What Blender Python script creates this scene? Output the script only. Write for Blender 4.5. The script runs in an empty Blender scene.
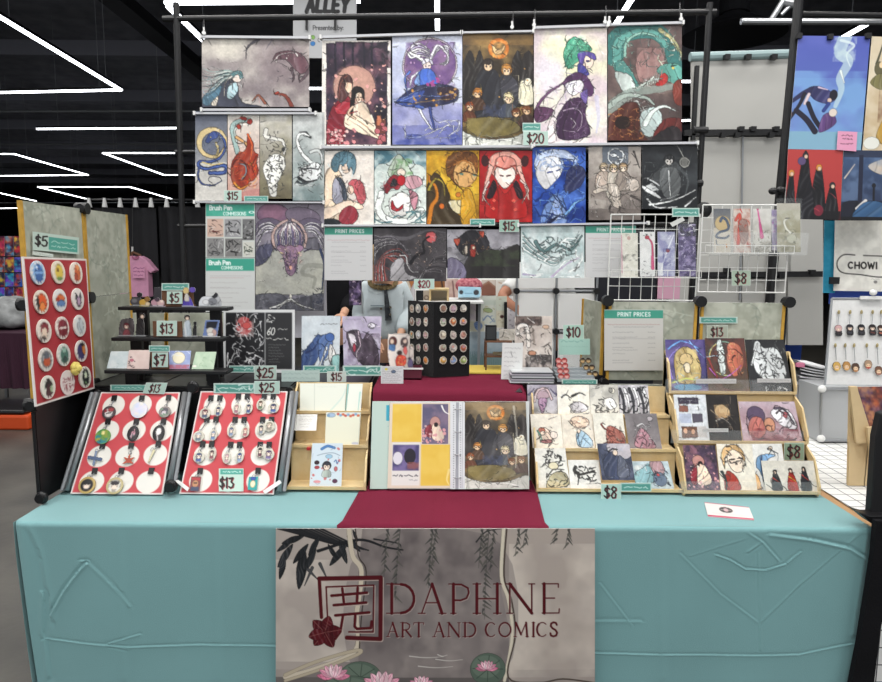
import bpy, math, random
import numpy as np
from mathutils import Vector, Matrix
PI = math.pi
SC = bpy.context.scene
# ------------------------------------------------------------------ camera
CAMZ, PITCH, ROLL, FPX = 1.52, math.radians(7.2), math.radians(0.45),660.0
cd = bpy.data.cameras.new('camera'); cam = bpy.data.objects.new('camera', cd); SC.collection.objects.link(cam)
cd.sensor_width = 36; cd.sensor_fit = 'HORIZONTAL'; cd.lens = FPX / 882 * 36; cd.clip_end = 300
RM = Matrix.Rotation(PI / 2 - PITCH, 3,'X') @ Matrix.Rotation(ROLL, 3,'Z')
cam.rotation_euler = RM.to_euler(); cam.location = (0,0, CAMZ)
SC.camera = cam
# ------------------------------------------------------------------ exposure, world, lamps
SC.view_settings.view_transform = 'Standard'; SC.view_settings.look = 'None'
SC.view_settings.gamma = 1; SC.view_settings.use_curve_mapping = False
SC.view_settings.exposure = 0.17
wd = bpy.data.worlds.new('hall_air'); SC.world = wd; wd.use_nodes = True
wd.node_tree.nodes['Background'].inputs[0].default_value = (.93,.96,1,1)
wd.node_tree.nodes['Background'].inputs[1].default_value = .55
def area(name, loc, sx, sy, e, rot=(0,0,0), c=(1,.985,.96)):
 l = bpy.data.lights.new(name, 'AREA'); l.shape = 'RECTANGLE'; l.size = sx; l.size_y = sy; l.energy = e; l.color = c
 o = bpy.data.objects.new(name, l); SC.collection.objects.link(o); o.location = loc; o.rotation_euler = rot
 return o
# rows of LED battens over the aisle and over the booths (none reaches into the picture)
for i, x in enumerate((-3.2,0,3.2)):
 area('aisle_batten_lamp',(x, -1.6,4.9),.5,6,112)
area('booth_batten_lamp',(0,1.6,4.9),7,.4,165)
area('rear_booth_batten_lamp',(0,4.4,4.95),9,.4,150)
area('far_aisle_sign_fill',(0,6.9,4.95),10,.4,160)  # unseen lamp shifted ahead of the alley sign to brighten its front
area('side_booth_batten_lamp',(-7,9,4.95),.4,8,120)
# ------------------------------------------------------------------ pixel -> place
def ray(px, py):
 return RM @ Vector(((px - 441) / FPX, -(py - 341) / FPX, -1))
def A(px, py, D):                 # point of that sight line at depth D
 d = ray(px, py); return Vector((0,0, CAMZ)) + d * (D / d.y)
def OZ(px, py, z):                # ... at height z
 d = ray(px, py); return Vector((0,0, CAMZ)) + d * ((z - CAMZ) / d.z)
def HIT(px, py, p0, n):
 d = ray(px, py); o = Vector((0,0, CAMZ)); return o + d * ((p0 - o).dot(n) / d.dot(n))
def PT(px, D, z):                 # the point of depth D and height z that lies in image column px
 c0, c2 = RM.col[0], RM.col[2]; k = (px - 441) / FPX
 # c0.w = -k c2.w  with w = (X, D, z - CAMZ)
 h = z - CAMZ; X = -((c0.y + k * c2.y) * D + (c0.z + k * c2.z) * h) / (c0.x + k * c2.x)
 return Vector((X, D, z))
# ------------------------------------------------------------------ materials
def hexc(h, lin=False):
 h = h.lstrip('#')
 if len(h) == 3: h = ''.join(c * 2 for c in h)
 c = [int(h[i:i + 2],16) / 255 for i in (0,2,4)]
 if lin: c = [(v / 12.92 if v <= .04045 else ((v + .055) / 1.055) ** 2.4) for v in c]
 return c
MATS = {}
def mat(name, col, rough=.6, metal=0, noise=0, nscale=8, bump=0, bscale=60, col2=None, coat=0, spec=.4, alpha=1, trans=0, sheen=0):
 if name in MATS: return MATS[name]
 m = bpy.data.materials.new(name); m.use_nodes = True; nt = m.node_tree; b = nt.nodes['Principled BSDF']
 c = (*hexc(col, True),1)
 b.inputs['Base Color'].default_value = c
 b.inputs['Roughness'].default_value = rough; b.inputs['Metallic'].default_value = metal
 b.inputs['Specular IOR Level'].default_value = spec
 b.inputs['Coat Weight'].default_value = coat; b.inputs['Alpha'].default_value = alpha
 b.inputs['Transmission Weight'].default_value = trans; b.inputs['Sheen Weight'].default_value = sheen
 tc = nt.nodes.new('ShaderNodeTexCoord')
 if noise or col2:
  n = nt.nodes.new('ShaderNodeTexNoise'); n.inputs['Scale'].default_value = nscale; n.inputs['Detail'].default_value = 6
  nt.links.new(tc.outputs['Object'], n.inputs['Vector'])
  r = nt.nodes.new('ShaderNodeValToRGB')
  c2 = (*hexc(col2, True),1) if col2 else tuple(v * (1 - noise) for v in c[:3]) + (1,)
  r.color_ramp.elements[0].color = c2; r.color_ramp.elements[1].color = c
  r.color_ramp.elements[0].position = .35; r.color_ramp.elements[1].position = .65
  nt.links.new(n.outputs['Fac'], r.inputs[0]); nt.links.new(r.outputs[0], b.inputs['Base Color'])
 if bump:
  n2 = nt.nodes.new('ShaderNodeTexNoise'); n2.inputs['Scale'].default_value = bscale; n2.inputs['Detail'].default_value = 3
  nt.links.new(tc.outputs['Object'], n2.inputs['Vector'])
  bp = nt.nodes.new('ShaderNodeBump'); bp.inputs['Strength'].default_value = bump; bp.inputs['Distance'].default_value = .01
  nt.links.new(n2.outputs['Fac'], bp.inputs['Height']); nt.links.new(bp.outputs[0], b.inputs['Normal'])
 MATS[name] = m; return m
def paintmat(name, rough=.5, coat=0, spec=.35):
 if name in MATS: return MATS[name]
 m = bpy.data.materials.new(name); m.use_nodes = True; nt = m.node_tree; b = nt.nodes['Principled BSDF']
 a = nt.nodes.new('ShaderNodeAttribute'); a.attribute_name = 'ink'
 nt.links.new(a.outputs['Color'], b.inputs['Base Color'])
 b.inputs['Roughness'].default_value = rough; b.inputs['Coat Weight'].default_value = coat
 b.inputs['Coat Roughness'].default_value = .2; b.inputs['Specular IOR Level'].default_value = spec
 MATS[name] = m; return m
def emat(name, col, s):
 m = bpy.data.materials.new(name); m.use_nodes = True; b = m.node_tree.nodes['Principled BSDF']
 b.inputs['Emission Color'].default_value = (*hexc(col, True),1); b.inputs['Emission Strength'].default_value = s
 MATS[name] = m; return m
PAPER = paintmat('printed paper',.55); PHOTO = paintmat('glossy printed paper',.4,.15); CLOTHP = paintmat('printed cloth',.85,0,.15)
BLACK = mat('black powder-coated metal','141416',.45,0,.3,20)
BLKP = mat('black plastic','111113',.4)
WHITE = mat('white plastic','dcdcda',.4)
STEEL = mat('brushed steel tube','9a9c9e',.35,.7)
GREYT = mat('grey plastic tube','85888b',.45)
WIRE = mat('white coated wire','d8d8d4',.4)
WOOD = mat('pale birch plywood','d6c094',.6,0,0,14,.1,90,'ccb180')
GOLD = mat('yellow wooden edging','c79a3c',.6,0,.25,30)
BRN = mat('brown wood','6d4a33',.6,0,.3,30)
CLEAR = mat('clear acrylic','f2f6f6',.1, alpha=.07, spec=.6)
BURG = mat('burgundy polyester cloth','6f2136',.85,0,.1,5,.25,400, spec=.1)
BLKC = mat('black cloth','131316',.9,0,.3,6,.3,200, spec=.15)
# ------------------------------------------------------------------ mesh collector
class M:
 def __init__(s): s.v = []; s.f = []
 def add(s, vs, fs):
  b = len(s.v); s.v += [Vector(v) for v in vs]; s.f += [tuple(b + i for i in f) for f in fs]; return s
 def box(s, x0, x1, y0, y1, z0, z1, rot=None, piv=None):
  vs = [Vector((x, y, z)) for x in (x0, x1) for y in (y0, y1) for z in (z0, z1)]
  if rot is not None:
   p = Vector(piv) if piv is not None else sum(vs, Vector()) / 8
   vs = [rot @ (v - p) + p for v in vs]
  return s.add(vs, [(0,1,3,2),(4,6,7,5),(0,4,5,1),(2,3,7,6),(0,2,6,4),(1,5,7,3)])
 def bar(s, a, b, w, t=None, up=(0,0,1)):     # rectangular bar a -> b
  a = Vector(a); b = Vector(b); t = w if t is None else t
  d = (b - a).normalized(); u = Vector(up)
  if abs(d.dot(u)) > .95: u = Vector((0,1,0))
  x = d.cross(u).normalized() * w / 2; y = d.cross(x).normalized() * t / 2
  vs = [a + i * x + j * y for i, j in ((-1,-1),(1,-1),(1,1),(-1,1))] + [b + i * x + j * y for i, j in ((-1,-1),(1,-1),(1,1),(-1,1))]
  return s.add(vs, [(0,1,2,3),(7,6,5,4),(0,4,5,1),(1,5,6,2),(2,6,7,3),(3,7,4,0)])
 def cyl(s, a, b, r, n=10, r2=None):
  a = Vector(a); b = Vector(b); r2 = r if r2 is None else r2
  d = (b - a).normalized(); u = Vector((0,0,1)) if abs(d.z) < .9 else Vector((1,0,0))
  x = d.cross(u).normalized(); y = d.cross(x)
  vs = [a + (x * math.cos(t) + y * math.sin(t)) * r for t in [2 * PI * i / n for i in range(n)]]
  vs += [b + (x * math.cos(t) + y * math.sin(t)) * r2 for t in [2 * PI * i / n for i in range(n)]]
  fs = [(i, (i + 1) % n, n + (i + 1) % n, n + i) for i in range(n)] + [tuple(range(n))[::-1], tuple(range(n, 2 * n))]
  return s.add(vs, fs)
 def tube(s, pts, r, n=8):
  for p, q in zip(pts[:-1], pts[1:]): s.cyl(p, q, r, n)
  return s
 def ball(s, c, rx, ry=None, rz=None, n=10, m=7):
  ry = ry or rx; rz = rz or rx; c = Vector(c); vs = [c + Vector((0,0, rz))]
  for j in range(1, m):
   for i in range(n):
    t = PI * j / m; p = 2 * PI * i / n
    vs.append(c + Vector((rx * math.sin(t) * math.cos(p), ry * math.sin(t) * math.sin(p), rz * math.cos(t))))
  vs.append(c - Vector((0,0, rz))); fs = []
  for i in range(n):
   fs.append((0,1 + i, 1 + (i + 1) % n)); L = 1 + (m - 2) * n
   fs.append((len(vs) - 1, L + (i + 1) % n, L + i))
   for j in range(m - 2):
    a = 1 + j * n
    fs.append((a + i, a + n + i, a + n + (i + 1) % n, a + (i + 1) % n))
  return s.add(vs, fs)
 def prism(s, pts, d):                         # polygon (3D points) extruded by vector d
  n = len(pts); d = Vector(d); vs = [Vector(p) for p in pts] + [Vector(p) + d for p in pts]
  return s.add(vs, [tuple(range(n)), tuple(range(n, 2 * n))[::-1]] + [(i, n + i, n + (i + 1) % n, (i + 1) % n) for i in range(n)])
 def build(s, name, m, parent=None, smooth=False, bevel=0, org=None):
  import bmesh
  me = bpy.data.meshes.new(name)
  if parent is not None: o0 = wloc(parent)
  elif org is not None: o0 = Vector(org)
  else:
   xs = [v.x for v in s.v]; ys = [v.y for v in s.v]; zs = [v.z for v in s.v]
   o0 = Vector(((min(xs) + max(xs)) / 2,(min(ys) + max(ys)) / 2, min(zs)))
  me.from_pydata([v - o0 for v in s.v],[], s.f); me.update()
  bm = bmesh.new(); bm.from_mesh(me); bmesh.ops.recalc_face_normals(bm, faces=bm.faces); bm.to_mesh(me); bm.free()
  me.materials.append(m)
  if smooth:
   me.polygons.foreach_set('use_smooth',[True] * len(me.polygons))
  o = bpy.data.objects.new(name, me); SC.collection.objects.link(o)
  if parent is not None: o.parent = parent
  else: o.location = o0
  if bevel:
   b = o.modifiers.new('soft edges','BEVEL'); b.width = bevel; b.segments = 2; b.limit_method = 'ANGLE'
  return o
def wloc(o):
 l = Vector(o.location)
 while o.parent: o = o.parent; l += o.location
 return l
def tag(o, label, cat, group=None):
 o['label'] = label; o['category'] = cat
 if group: o['group'] = group
 return o
def T(name, label, cat, loc, group=None):
 o = bpy.data.objects.new(name, None); SC.collection.objects.link(o); o.location = loc; o.empty_display_size = .05
 return tag(o, label, cat, group)
def ST(o): o['kind'] = 'structure'; return o
# ------------------------------------------------------------------ painter: pictures printed on things
def cr(pts, closed, k=6):
 P = [np.array(p, float) for p in pts]; n = len(P); out = []
 if n < 3 and not closed: return P
 rng = range(n if closed else n - 1)
 for i in rng:
  if closed: a, b, c, d = P[i - 1], P[i], P[(i + 1) % n], P[(i + 2) % n]
  else: a, b, c, d = P[max(i - 1,0)], P[i], P[i + 1], P[min(i + 2, n - 1)]
  for j in range(k):
   t = j / k
   out.append(.5 * ((2 * b) + (c - a) * t + (2 * a - 5 * b + 4 * c - d) * t * t + (3 * b - a - 3 * c + d) * t ** 3))
 if not closed: out.append(P[-1])
 return out
class Art:
 """a picture; coordinates are those of the window x0..x1, y0..y1 (y down), size (x1-x0)/sc image pixels"""
 def __init__(s, x0, y0, x1, y1, sc=1.0, dens=1.35, bg='fff', bg2=None, mn=6):
  s.x0, s.y0, s.x1, s.y1 = x0, y0, x1, y1
  s.nx = max(mn, int(abs(x1 - x0) / sc * dens)); s.ny = max(mn, int(abs(y1 - y0) / sc * dens))
  s.W, s.H = s.nx * 2, s.ny * 2
  s.X = np.linspace(x0, x1, s.W)[None, :].repeat(s.H, 0); s.Y = np.linspace(y0, y1, s.H)[:, None].repeat(s.W, 1)
  s.a = np.zeros((s.H, s.W, 3)); s.m = np.ones((s.H, s.W)); s.px = abs(x1 - x0) / s.W
  s.bg(bg, bg2)
 def bg(s, c, c2=None, hor=False):
  c = np.array(hexc(c)); s.a[:] = c
  if c2:
   t = ((s.X - s.x0) / (s.x1 - s.x0) if hor else (s.Y - s.y0) / (s.y1 - s.y0))[..., None]
   s.a[:] = c * (1 - t) + np.array(hexc(c2)) * t
  return s
 def mix(s, sl, k, c):
  k = k[..., None]; s.a[sl] = s.a[sl] * (1 - k) + np.array(hexc(c)) * k
 def bb(s, x0, y0, x1, y1):
  fx = s.W / (s.x1 - s.x0); fy = s.H / (s.y1 - s.y0)
  a, b = sorted(((x0 - s.x0) * fx, (x1 - s.x0) * fx)); c, d = sorted(((y0 - s.y0) * fy, (y1 - s.y0) * fy))
  i0, i1 = max(0, int(a) - 1), min(s.W, int(b) + 2); j0, j1 = max(0, int(c) - 1), min(s.H, int(d) + 2)
  if i1 <= i0 or j1 <= j0: return None
  return (slice(j0, j1), slice(i0, i1))
 def n(s, c, amt=.5, scale=30, seed=0, thr=.5, hard=3, region=None):
  rs = np.random.RandomState(seed); acc = np.zeros((s.H, s.W)); tot = 0
  for o in range(3):
   sc = scale / 2 ** o; gx = int(abs(s.x1 - s.x0) / sc) + 3; gy = int(abs(s.y1 - s.y0) / sc) + 3
   g = rs.rand(gy, gx); u = (s.X - s.x0) / sc; v = (s.Y - s.y0) / sc
   iu = np.clip(u.astype(int),0, gx - 2); iv = np.clip(v.astype(int),0, gy - 2); fu = u - iu; fv = v - iv
   fu = fu * fu * (3 - 2 * fu); fv = fv * fv * (3 - 2 * fv)
   acc += ((g[iv, iu] * (1 - fu) + g[iv, iu + 1] * fu) * (1 - fv) + (g[iv + 1, iu] * (1 - fu) + g[iv + 1, iu + 1] * fu) * fv) / 1.8 ** o
   tot += 1 / 1.8 ** o
  k = np.clip((acc / tot - thr) * hard + .5,0,1) * amt
  if region is not None:
   x0, y0, x1, y1 = region; k = k * ((s.X > x0) & (s.X < x1) & (s.Y > y0) & (s.Y < y1))
  s.mix((slice(None), slice(None)), k, c); return s
 def e(s, x, y, rx, ry=None, c='000', rot=0, al=1, soft=0, mask=False):
  ry = rx if ry is None else ry; R = max(rx, ry) * (1 + soft) + s.px
  sl = s.bb(x - R, y - R, x + R, y + R)
  if sl is None: return s
  dx = s.X[sl] - x; dy = s.Y[sl] - y; t = math.radians(rot)
  u = (dx * math.cos(t) + dy * math.sin(t)) / rx; v = (-dx * math.sin(t) + dy * math.cos(t)) / ry
  d = np.sqrt(u * u + v * v); w = max(soft, s.px / min(rx, ry) * .7)
  k = np.clip((1 + w / 2 - d) / w, 0,1) * al
  if mask: s.m[sl] = np.maximum(s.m[sl], k)
  s.mix(sl, k, c)
  if al == 1 and not soft and min(rx, ry) > s.px * 6: s.rich(sl, k > .5, c, rx, 3, False)
  return s
 def ring(s, x, y, r, c, w, al=1, a0=0, a1=360):
  pts = [(x + r * math.cos(math.radians(t)), y + r * math.sin(math.radians(t))) for t in np.linspace(a0, a1,28)]
  return s.s(pts, c, w, w, al, sm=0)
 def p(s, pts, c, al=1, sm=1, mask=False):
  q = cr(pts, True, 5) if sm else [np.array(p, float) for p in pts]
  xs = [p[0] for p in q]; ys = [p[1] for p in q]; sl = s.bb(min(xs), min(ys), max(xs), max(ys))
  if sl is None: return s
  X = s.X[sl]; Y = s.Y[sl]; ins = np.zeros(X.shape, bool); n = len(q)
  for i in range(n):
   x1, y1 = q[i - 1]; x2, y2 = q[i]
   if y1 == y2: continue
   ins ^= ((y1 > Y) != (y2 > Y)) & (X < (x2 - x1) * (Y - y1) / (y2 - y1) + x1)
  k = ins * float(al)
  if mask: s.m[sl] = np.maximum(s.m[sl], k)
  s.mix(sl, k, c)
  if sm and al == 1: s.rich(sl, ins, c, max(xs) - min(xs), len(pts) + int(xs[0] * 3))
  return s
 def rich(s, sl, ins, c, w, sd, folds=True):     # drawn folds and a thin ink contour inside a shape
  if ins.sum() < 60: return
  er = ins.copy()
  for ax in (0,1):
   for d in (-1,1): er &= np.roll(ins, d, ax)
  col = np.array(hexc(c)); a = s.a[sl]
  if folds and ins.sum() > 250:
   R = random.Random(sd); th = R.uniform(.9,2.2); la = max(w / 3.2, s.px * 8); X = s.X[sl]; Y = s.Y[sl]
   q = (X * math.sin(th) - Y * math.cos(th)) / la + .8 * np.sin((X * math.cos(th) + Y * math.sin(th)) / la / 1.9 + sd) + .3 * np.sin(Y / la * 1.3 + sd)
   f = q - np.floor(q); am = .5 + .5 * np.sin(X / la * 1.1 + Y / la * .8 + sd * 2.3); dk = np.exp(-((f - .5) / .06) ** 2) * .36 * am; lt = np.exp(-((f - .68) / .2) ** 2) * .26 * (1.2 - am); g = np.sin(q * 1.3 + 2) * .10
   b = col * (1 + g[..., None]); b = b * (1 - dk[..., None]) ; b = b + (1 - b) * lt[..., None] * .5
   a[er] = np.clip(b, 0,1)[er]
  e = ins & ~er; a[e] = a[e] * .45
 def s(s, pts, c, w0=2, w1=None, al=1, sm=1, mask=False, k=6):
  w1 = w0 if w1 is None else w1
  q = cr(pts, False, k) if sm else [np.array(p, float) for p in pts]
  n = len(q) - 1; xs = [p[0] for p in q]; ys = [p[1] for p in q]; R = max(w0, w1) + s.px * 2
  SL = s.bb(min(xs) - R, min(ys) - R, max(xs) + R, max(ys) + R)
  if SL is None: return s
  K = np.zeros((SL[0].stop - SL[0].start, SL[1].stop - SL[1].start)); oj, oi = SL[0].start, SL[1].start
  for i in range(n):
   (x1, y1),(x2, y2) = q[i], q[i + 1]; wa = (w0 + (w1 - w0) * i / n) / 2; wb = (w0 + (w1 - w0) * (i + 1) / n) / 2
   R = max(wa, wb) + s.px; sl = s.bb(min(x1, x2) - R, min(y1, y2) - R, max(x1, x2) + R, max(y1, y2) + R)
   if sl is None: continue
   dx, dy = x2 - x1, y2 - y1; L = dx * dx + dy * dy + 1e-9
   t = np.clip(((s.X[sl] - x1) * dx + (s.Y[sl] - y1) * dy) / L, 0,1)
   d = np.hypot(s.X[sl] - x1 - t * dx, s.Y[sl] - y1 - t * dy)
   w = wa + (wb - wa) * t; kk = np.clip((w - d) / s.px + .5,0,1) * np.clip(w * 2 / s.px, .25,1)
   k2 = (slice(sl[0].start - oj, sl[0].stop - oj), slice(sl[1].start - oi, sl[1].stop - oi)); v = K[k2]; h_, w_ = v.shape; np.maximum(v, kk[:h_, :w_], out=v)
  if mask: s.m[SL] = np.maximum(s.m[SL], K)
  s.mix(SL, K * al, c)
  if sm and al == 1 and max(w0, w1) > s.px * 7:
   ins = K > .5; er = ins.copy()
   for ax in (0,1):
    for d in (-1,1): er &= np.roll(ins, d, ax)
   e = ins & ~er; a = s.a[SL]; a[e] *= .6
  return s
 def r(s, x0, y0, x1, y1, c, al=1): return s.p([(x0, y0),(x1, y0),(x1, y1),(x0, y1)], c, al, 0)
 def dots(s, n, c, x0, y0, x1, y1, r, seed=1, al=1):
  R = random.Random(seed)
  for _ in range(n):
   q = r * R.uniform(.5,1.3); s.e(R.uniform(x0, x1), R.uniform(y0, y1), q, q * R.uniform(.6,1), c, R.uniform(0,180), al)
  return s
 def scr(s, n, c, x0, y0, x1, y1, w=2, seed=1, al=1, ln=.4):
  R = random.Random(seed)
  for _ in range(n):
   x = R.uniform(x0, x1); y = R.uniform(y0, y1); t = R.uniform(0,6.3); L = abs(x1 - x0) * ln * R.uniform(.4,1) / 3; pts = [(x, y)]
   for _ in range(3):
    t += R.uniform(-1,1); x = min(max(x + math.cos(t) * L, x0), x1); y = min(max(y + math.sin(t) * L, y0), y1); pts.append((x, y))
   s.s(pts, c, w * R.uniform(.5,1.2), w * .2, al, k=3)
  return s
 def gib(s, x0, y, x1, h, c, seed=1, al=1, lw=None):   # line of writing too small to read
  R = random.Random(seed); x = x0; lw = lw or h * .3
  while x < x1:
   L = min(h * R.uniform(1.2,3.5), x1 - x); pts = [(x + L * i / 4, y + R.uniform(-h, h) * .4) for i in range(5)]
   s.s(pts, c, lw, lw, al, k=2); x += L + h * .6
  return s
 def t(s, txt, x, y, h, c, w=None, sp=.25, slant=0, wx=.62, al=1, font=None):   # top-left x,y ; cap height h
  w = w or h * .14; F = font or GL
  for ch in txt:
   g = F.get(ch)
   if g is None: x += h * .45; continue
   wd, lines = g
   for ln in lines:
    ww = w
    if isinstance(ln, tuple): ln, ww = ln[0], w * ln[1]
    s.s([(x + (px * wd * wx) * h + slant * (1 - py) * h, y + py * h) for px, py in ln], c, ww, ww, al, sm=0)
   x += h * (wd * wx + sp)
  return s
 def face(s, x, y, r, hair, skin='f3d9c6', sd=1, eye='333'):
  s.e(x, y - r * .15, r * 1.25, r * 1.3, hair); s.e(x, y + r * .15, r * .85, r, skin)
  s.p([(x - r * 1.1, y),(x - r * .8, y - r * .9),(x, y - r * 1.1),(x + r * .9, y - r * .9),(x + r * 1.1, y + r * .1),(x + r * .6, y - r * .3),(x + r * .1 * sd, y - r * .05),(x - r * .5, y - r * .35)], hair)
  s.e(x - r * .38, y + r * .2, r * .14, r * .18, eye); s.e(x + r * .38, y + r * .2, r * .14, r * .18, eye)
  return s
 def bust(s, x, y, r, hair, skin, cloth, h=4, w=2):
  s.p([(x - r * .5, y + r * .8),(x + r * .5, y + r * .8),(x + r * w, y + r * 1.9),(x + r * (w + .3), y + r * h),(x - r * (w + .3), y + r * h),(x - r * w, y + r * 1.9)], cloth)
  return s.face(x, y, r, hair, skin)
 def body(s, x, y, h, hair, skin, cloth, lean=0):      # robed standing figure, head at y, height h
  r = h * .09
  s.p([(x - r, y + r),(x + r, y + r),(x + r * 2 + lean, y + h * .5),(x + r * 2.4 + lean, y + h * .95),(x - r * 2.2 + lean, y + h * .95),(x - r * 1.8 + lean, y + h * .5)], cloth)
  return s.face(x, y, r, hair, skin)
 def brush(s, amp=1.6, mot=.10, seed=5):   # uneven brush edges and paper grain
  rs = np.random.RandomState(seed); H, W = s.H, s.W; lum = s.a.mean(2); gr = np.abs(np.roll(lum, 4,1) - lum) + np.abs(np.roll(lum, 4,0) - lum)
  for _ in range(W * H // 420):              # fine drawn strokes where the picture is busy
   js = rs.randint(2, H - 2,4); is_ = rs.randint(2, W - 2,4); k = int(np.argmax(gr[js, is_])); j, i = js[k], is_[k]
   if gr[j, i] < .05: continue
   f = rs.choice((.45,.65,1.45,1.25)); c = np.clip(s.a[j, i] * f + (.12 if f > 1 else 0),0,1); th = math.atan2(lum[min(j + 3, H - 1), i] - lum[j - 2, i], lum[j, min(i + 3, W - 1)] - lum[j, i - 2]) + PI / 2
   L = rs.uniform(4,13) * s.px; x = s.X[j, i]; y = s.Y[j, i]; t2 = th + rs.uniform(-.7,.7); m_ = (x + math.cos(th) * L, y + math.sin(th) * L)
   s.s([(x, y), m_, (m_[0] + math.cos(t2) * L, m_[1] + math.sin(t2) * L)],'%02x%02x%02x' % tuple(int(v * 255) for v in c), s.px * 2.2, s.px * .8,.8, k=3)
  def nz(k):
   g = rs.rand(H // k + 3, W // k + 3) - .5; u = np.linspace(0, W / k, W, endpoint=False); v = np.linspace(0, H / k, H, endpoint=False)
   iu = u.astype(int); iv = v.astype(int); fu = (u - iu)[None]; fv = (v - iv)[:, None]
   a, b, c, d = g[np.ix_(iv, iu)], g[np.ix_(iv, iu + 1)], g[np.ix_(iv + 1, iu)], g[np.ix_(iv + 1, iu + 1)]
   return (a * (1 - fu) + b * fu) * (1 - fv) + (c * (1 - fu) + d * fu) * fv
  dx = nz(6) * amp * 2 + nz(22) * amp * 4; dy = nz(6) * amp * 2 + nz(22) * amp * 4
  J, I = np.mgrid[0:H, 0:W]; j = np.clip(J + dy, 0, H - 1).astype(int); i = np.clip(I + dx, 0, W - 1).astype(int)
  s.a = s.a[j, i]; k = 1 + mot * (nz(5) + nz(14) * 1.4 + nz(3)); s.a = np.clip(s.a * k[..., None],0,1)
  lum = s.a.mean(2); ex = np.abs(np.roll(lum, 1,1) - lum) + np.abs(np.roll(lum, 1,0) - lum)   # ink line along strong edges
  e = np.clip((ex - .12) * 3,0,.55); s.a *= (1 - e[..., None] * (lum[..., None] > .25)); return s
 def out(s):
  c = s.a.reshape(s.ny, 2, s.nx, 2,3).mean((1,3)); m = s.m.reshape(s.ny, 2, s.nx, 2).mean((1,3))
  c = np.clip(c, 0,1); c = np.where(c <= .04045, c / 12.92,((c + .055) / 1.055) ** 2.4)
  return c, m
def _arc(cx, cy, rx, ry, a0, a1, n=10): return [(cx + rx * math.cos(math.radians(a)), cy + ry * math.sin(math.radians(a))) for a in np.linspace(a0, a1, n)]
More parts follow.
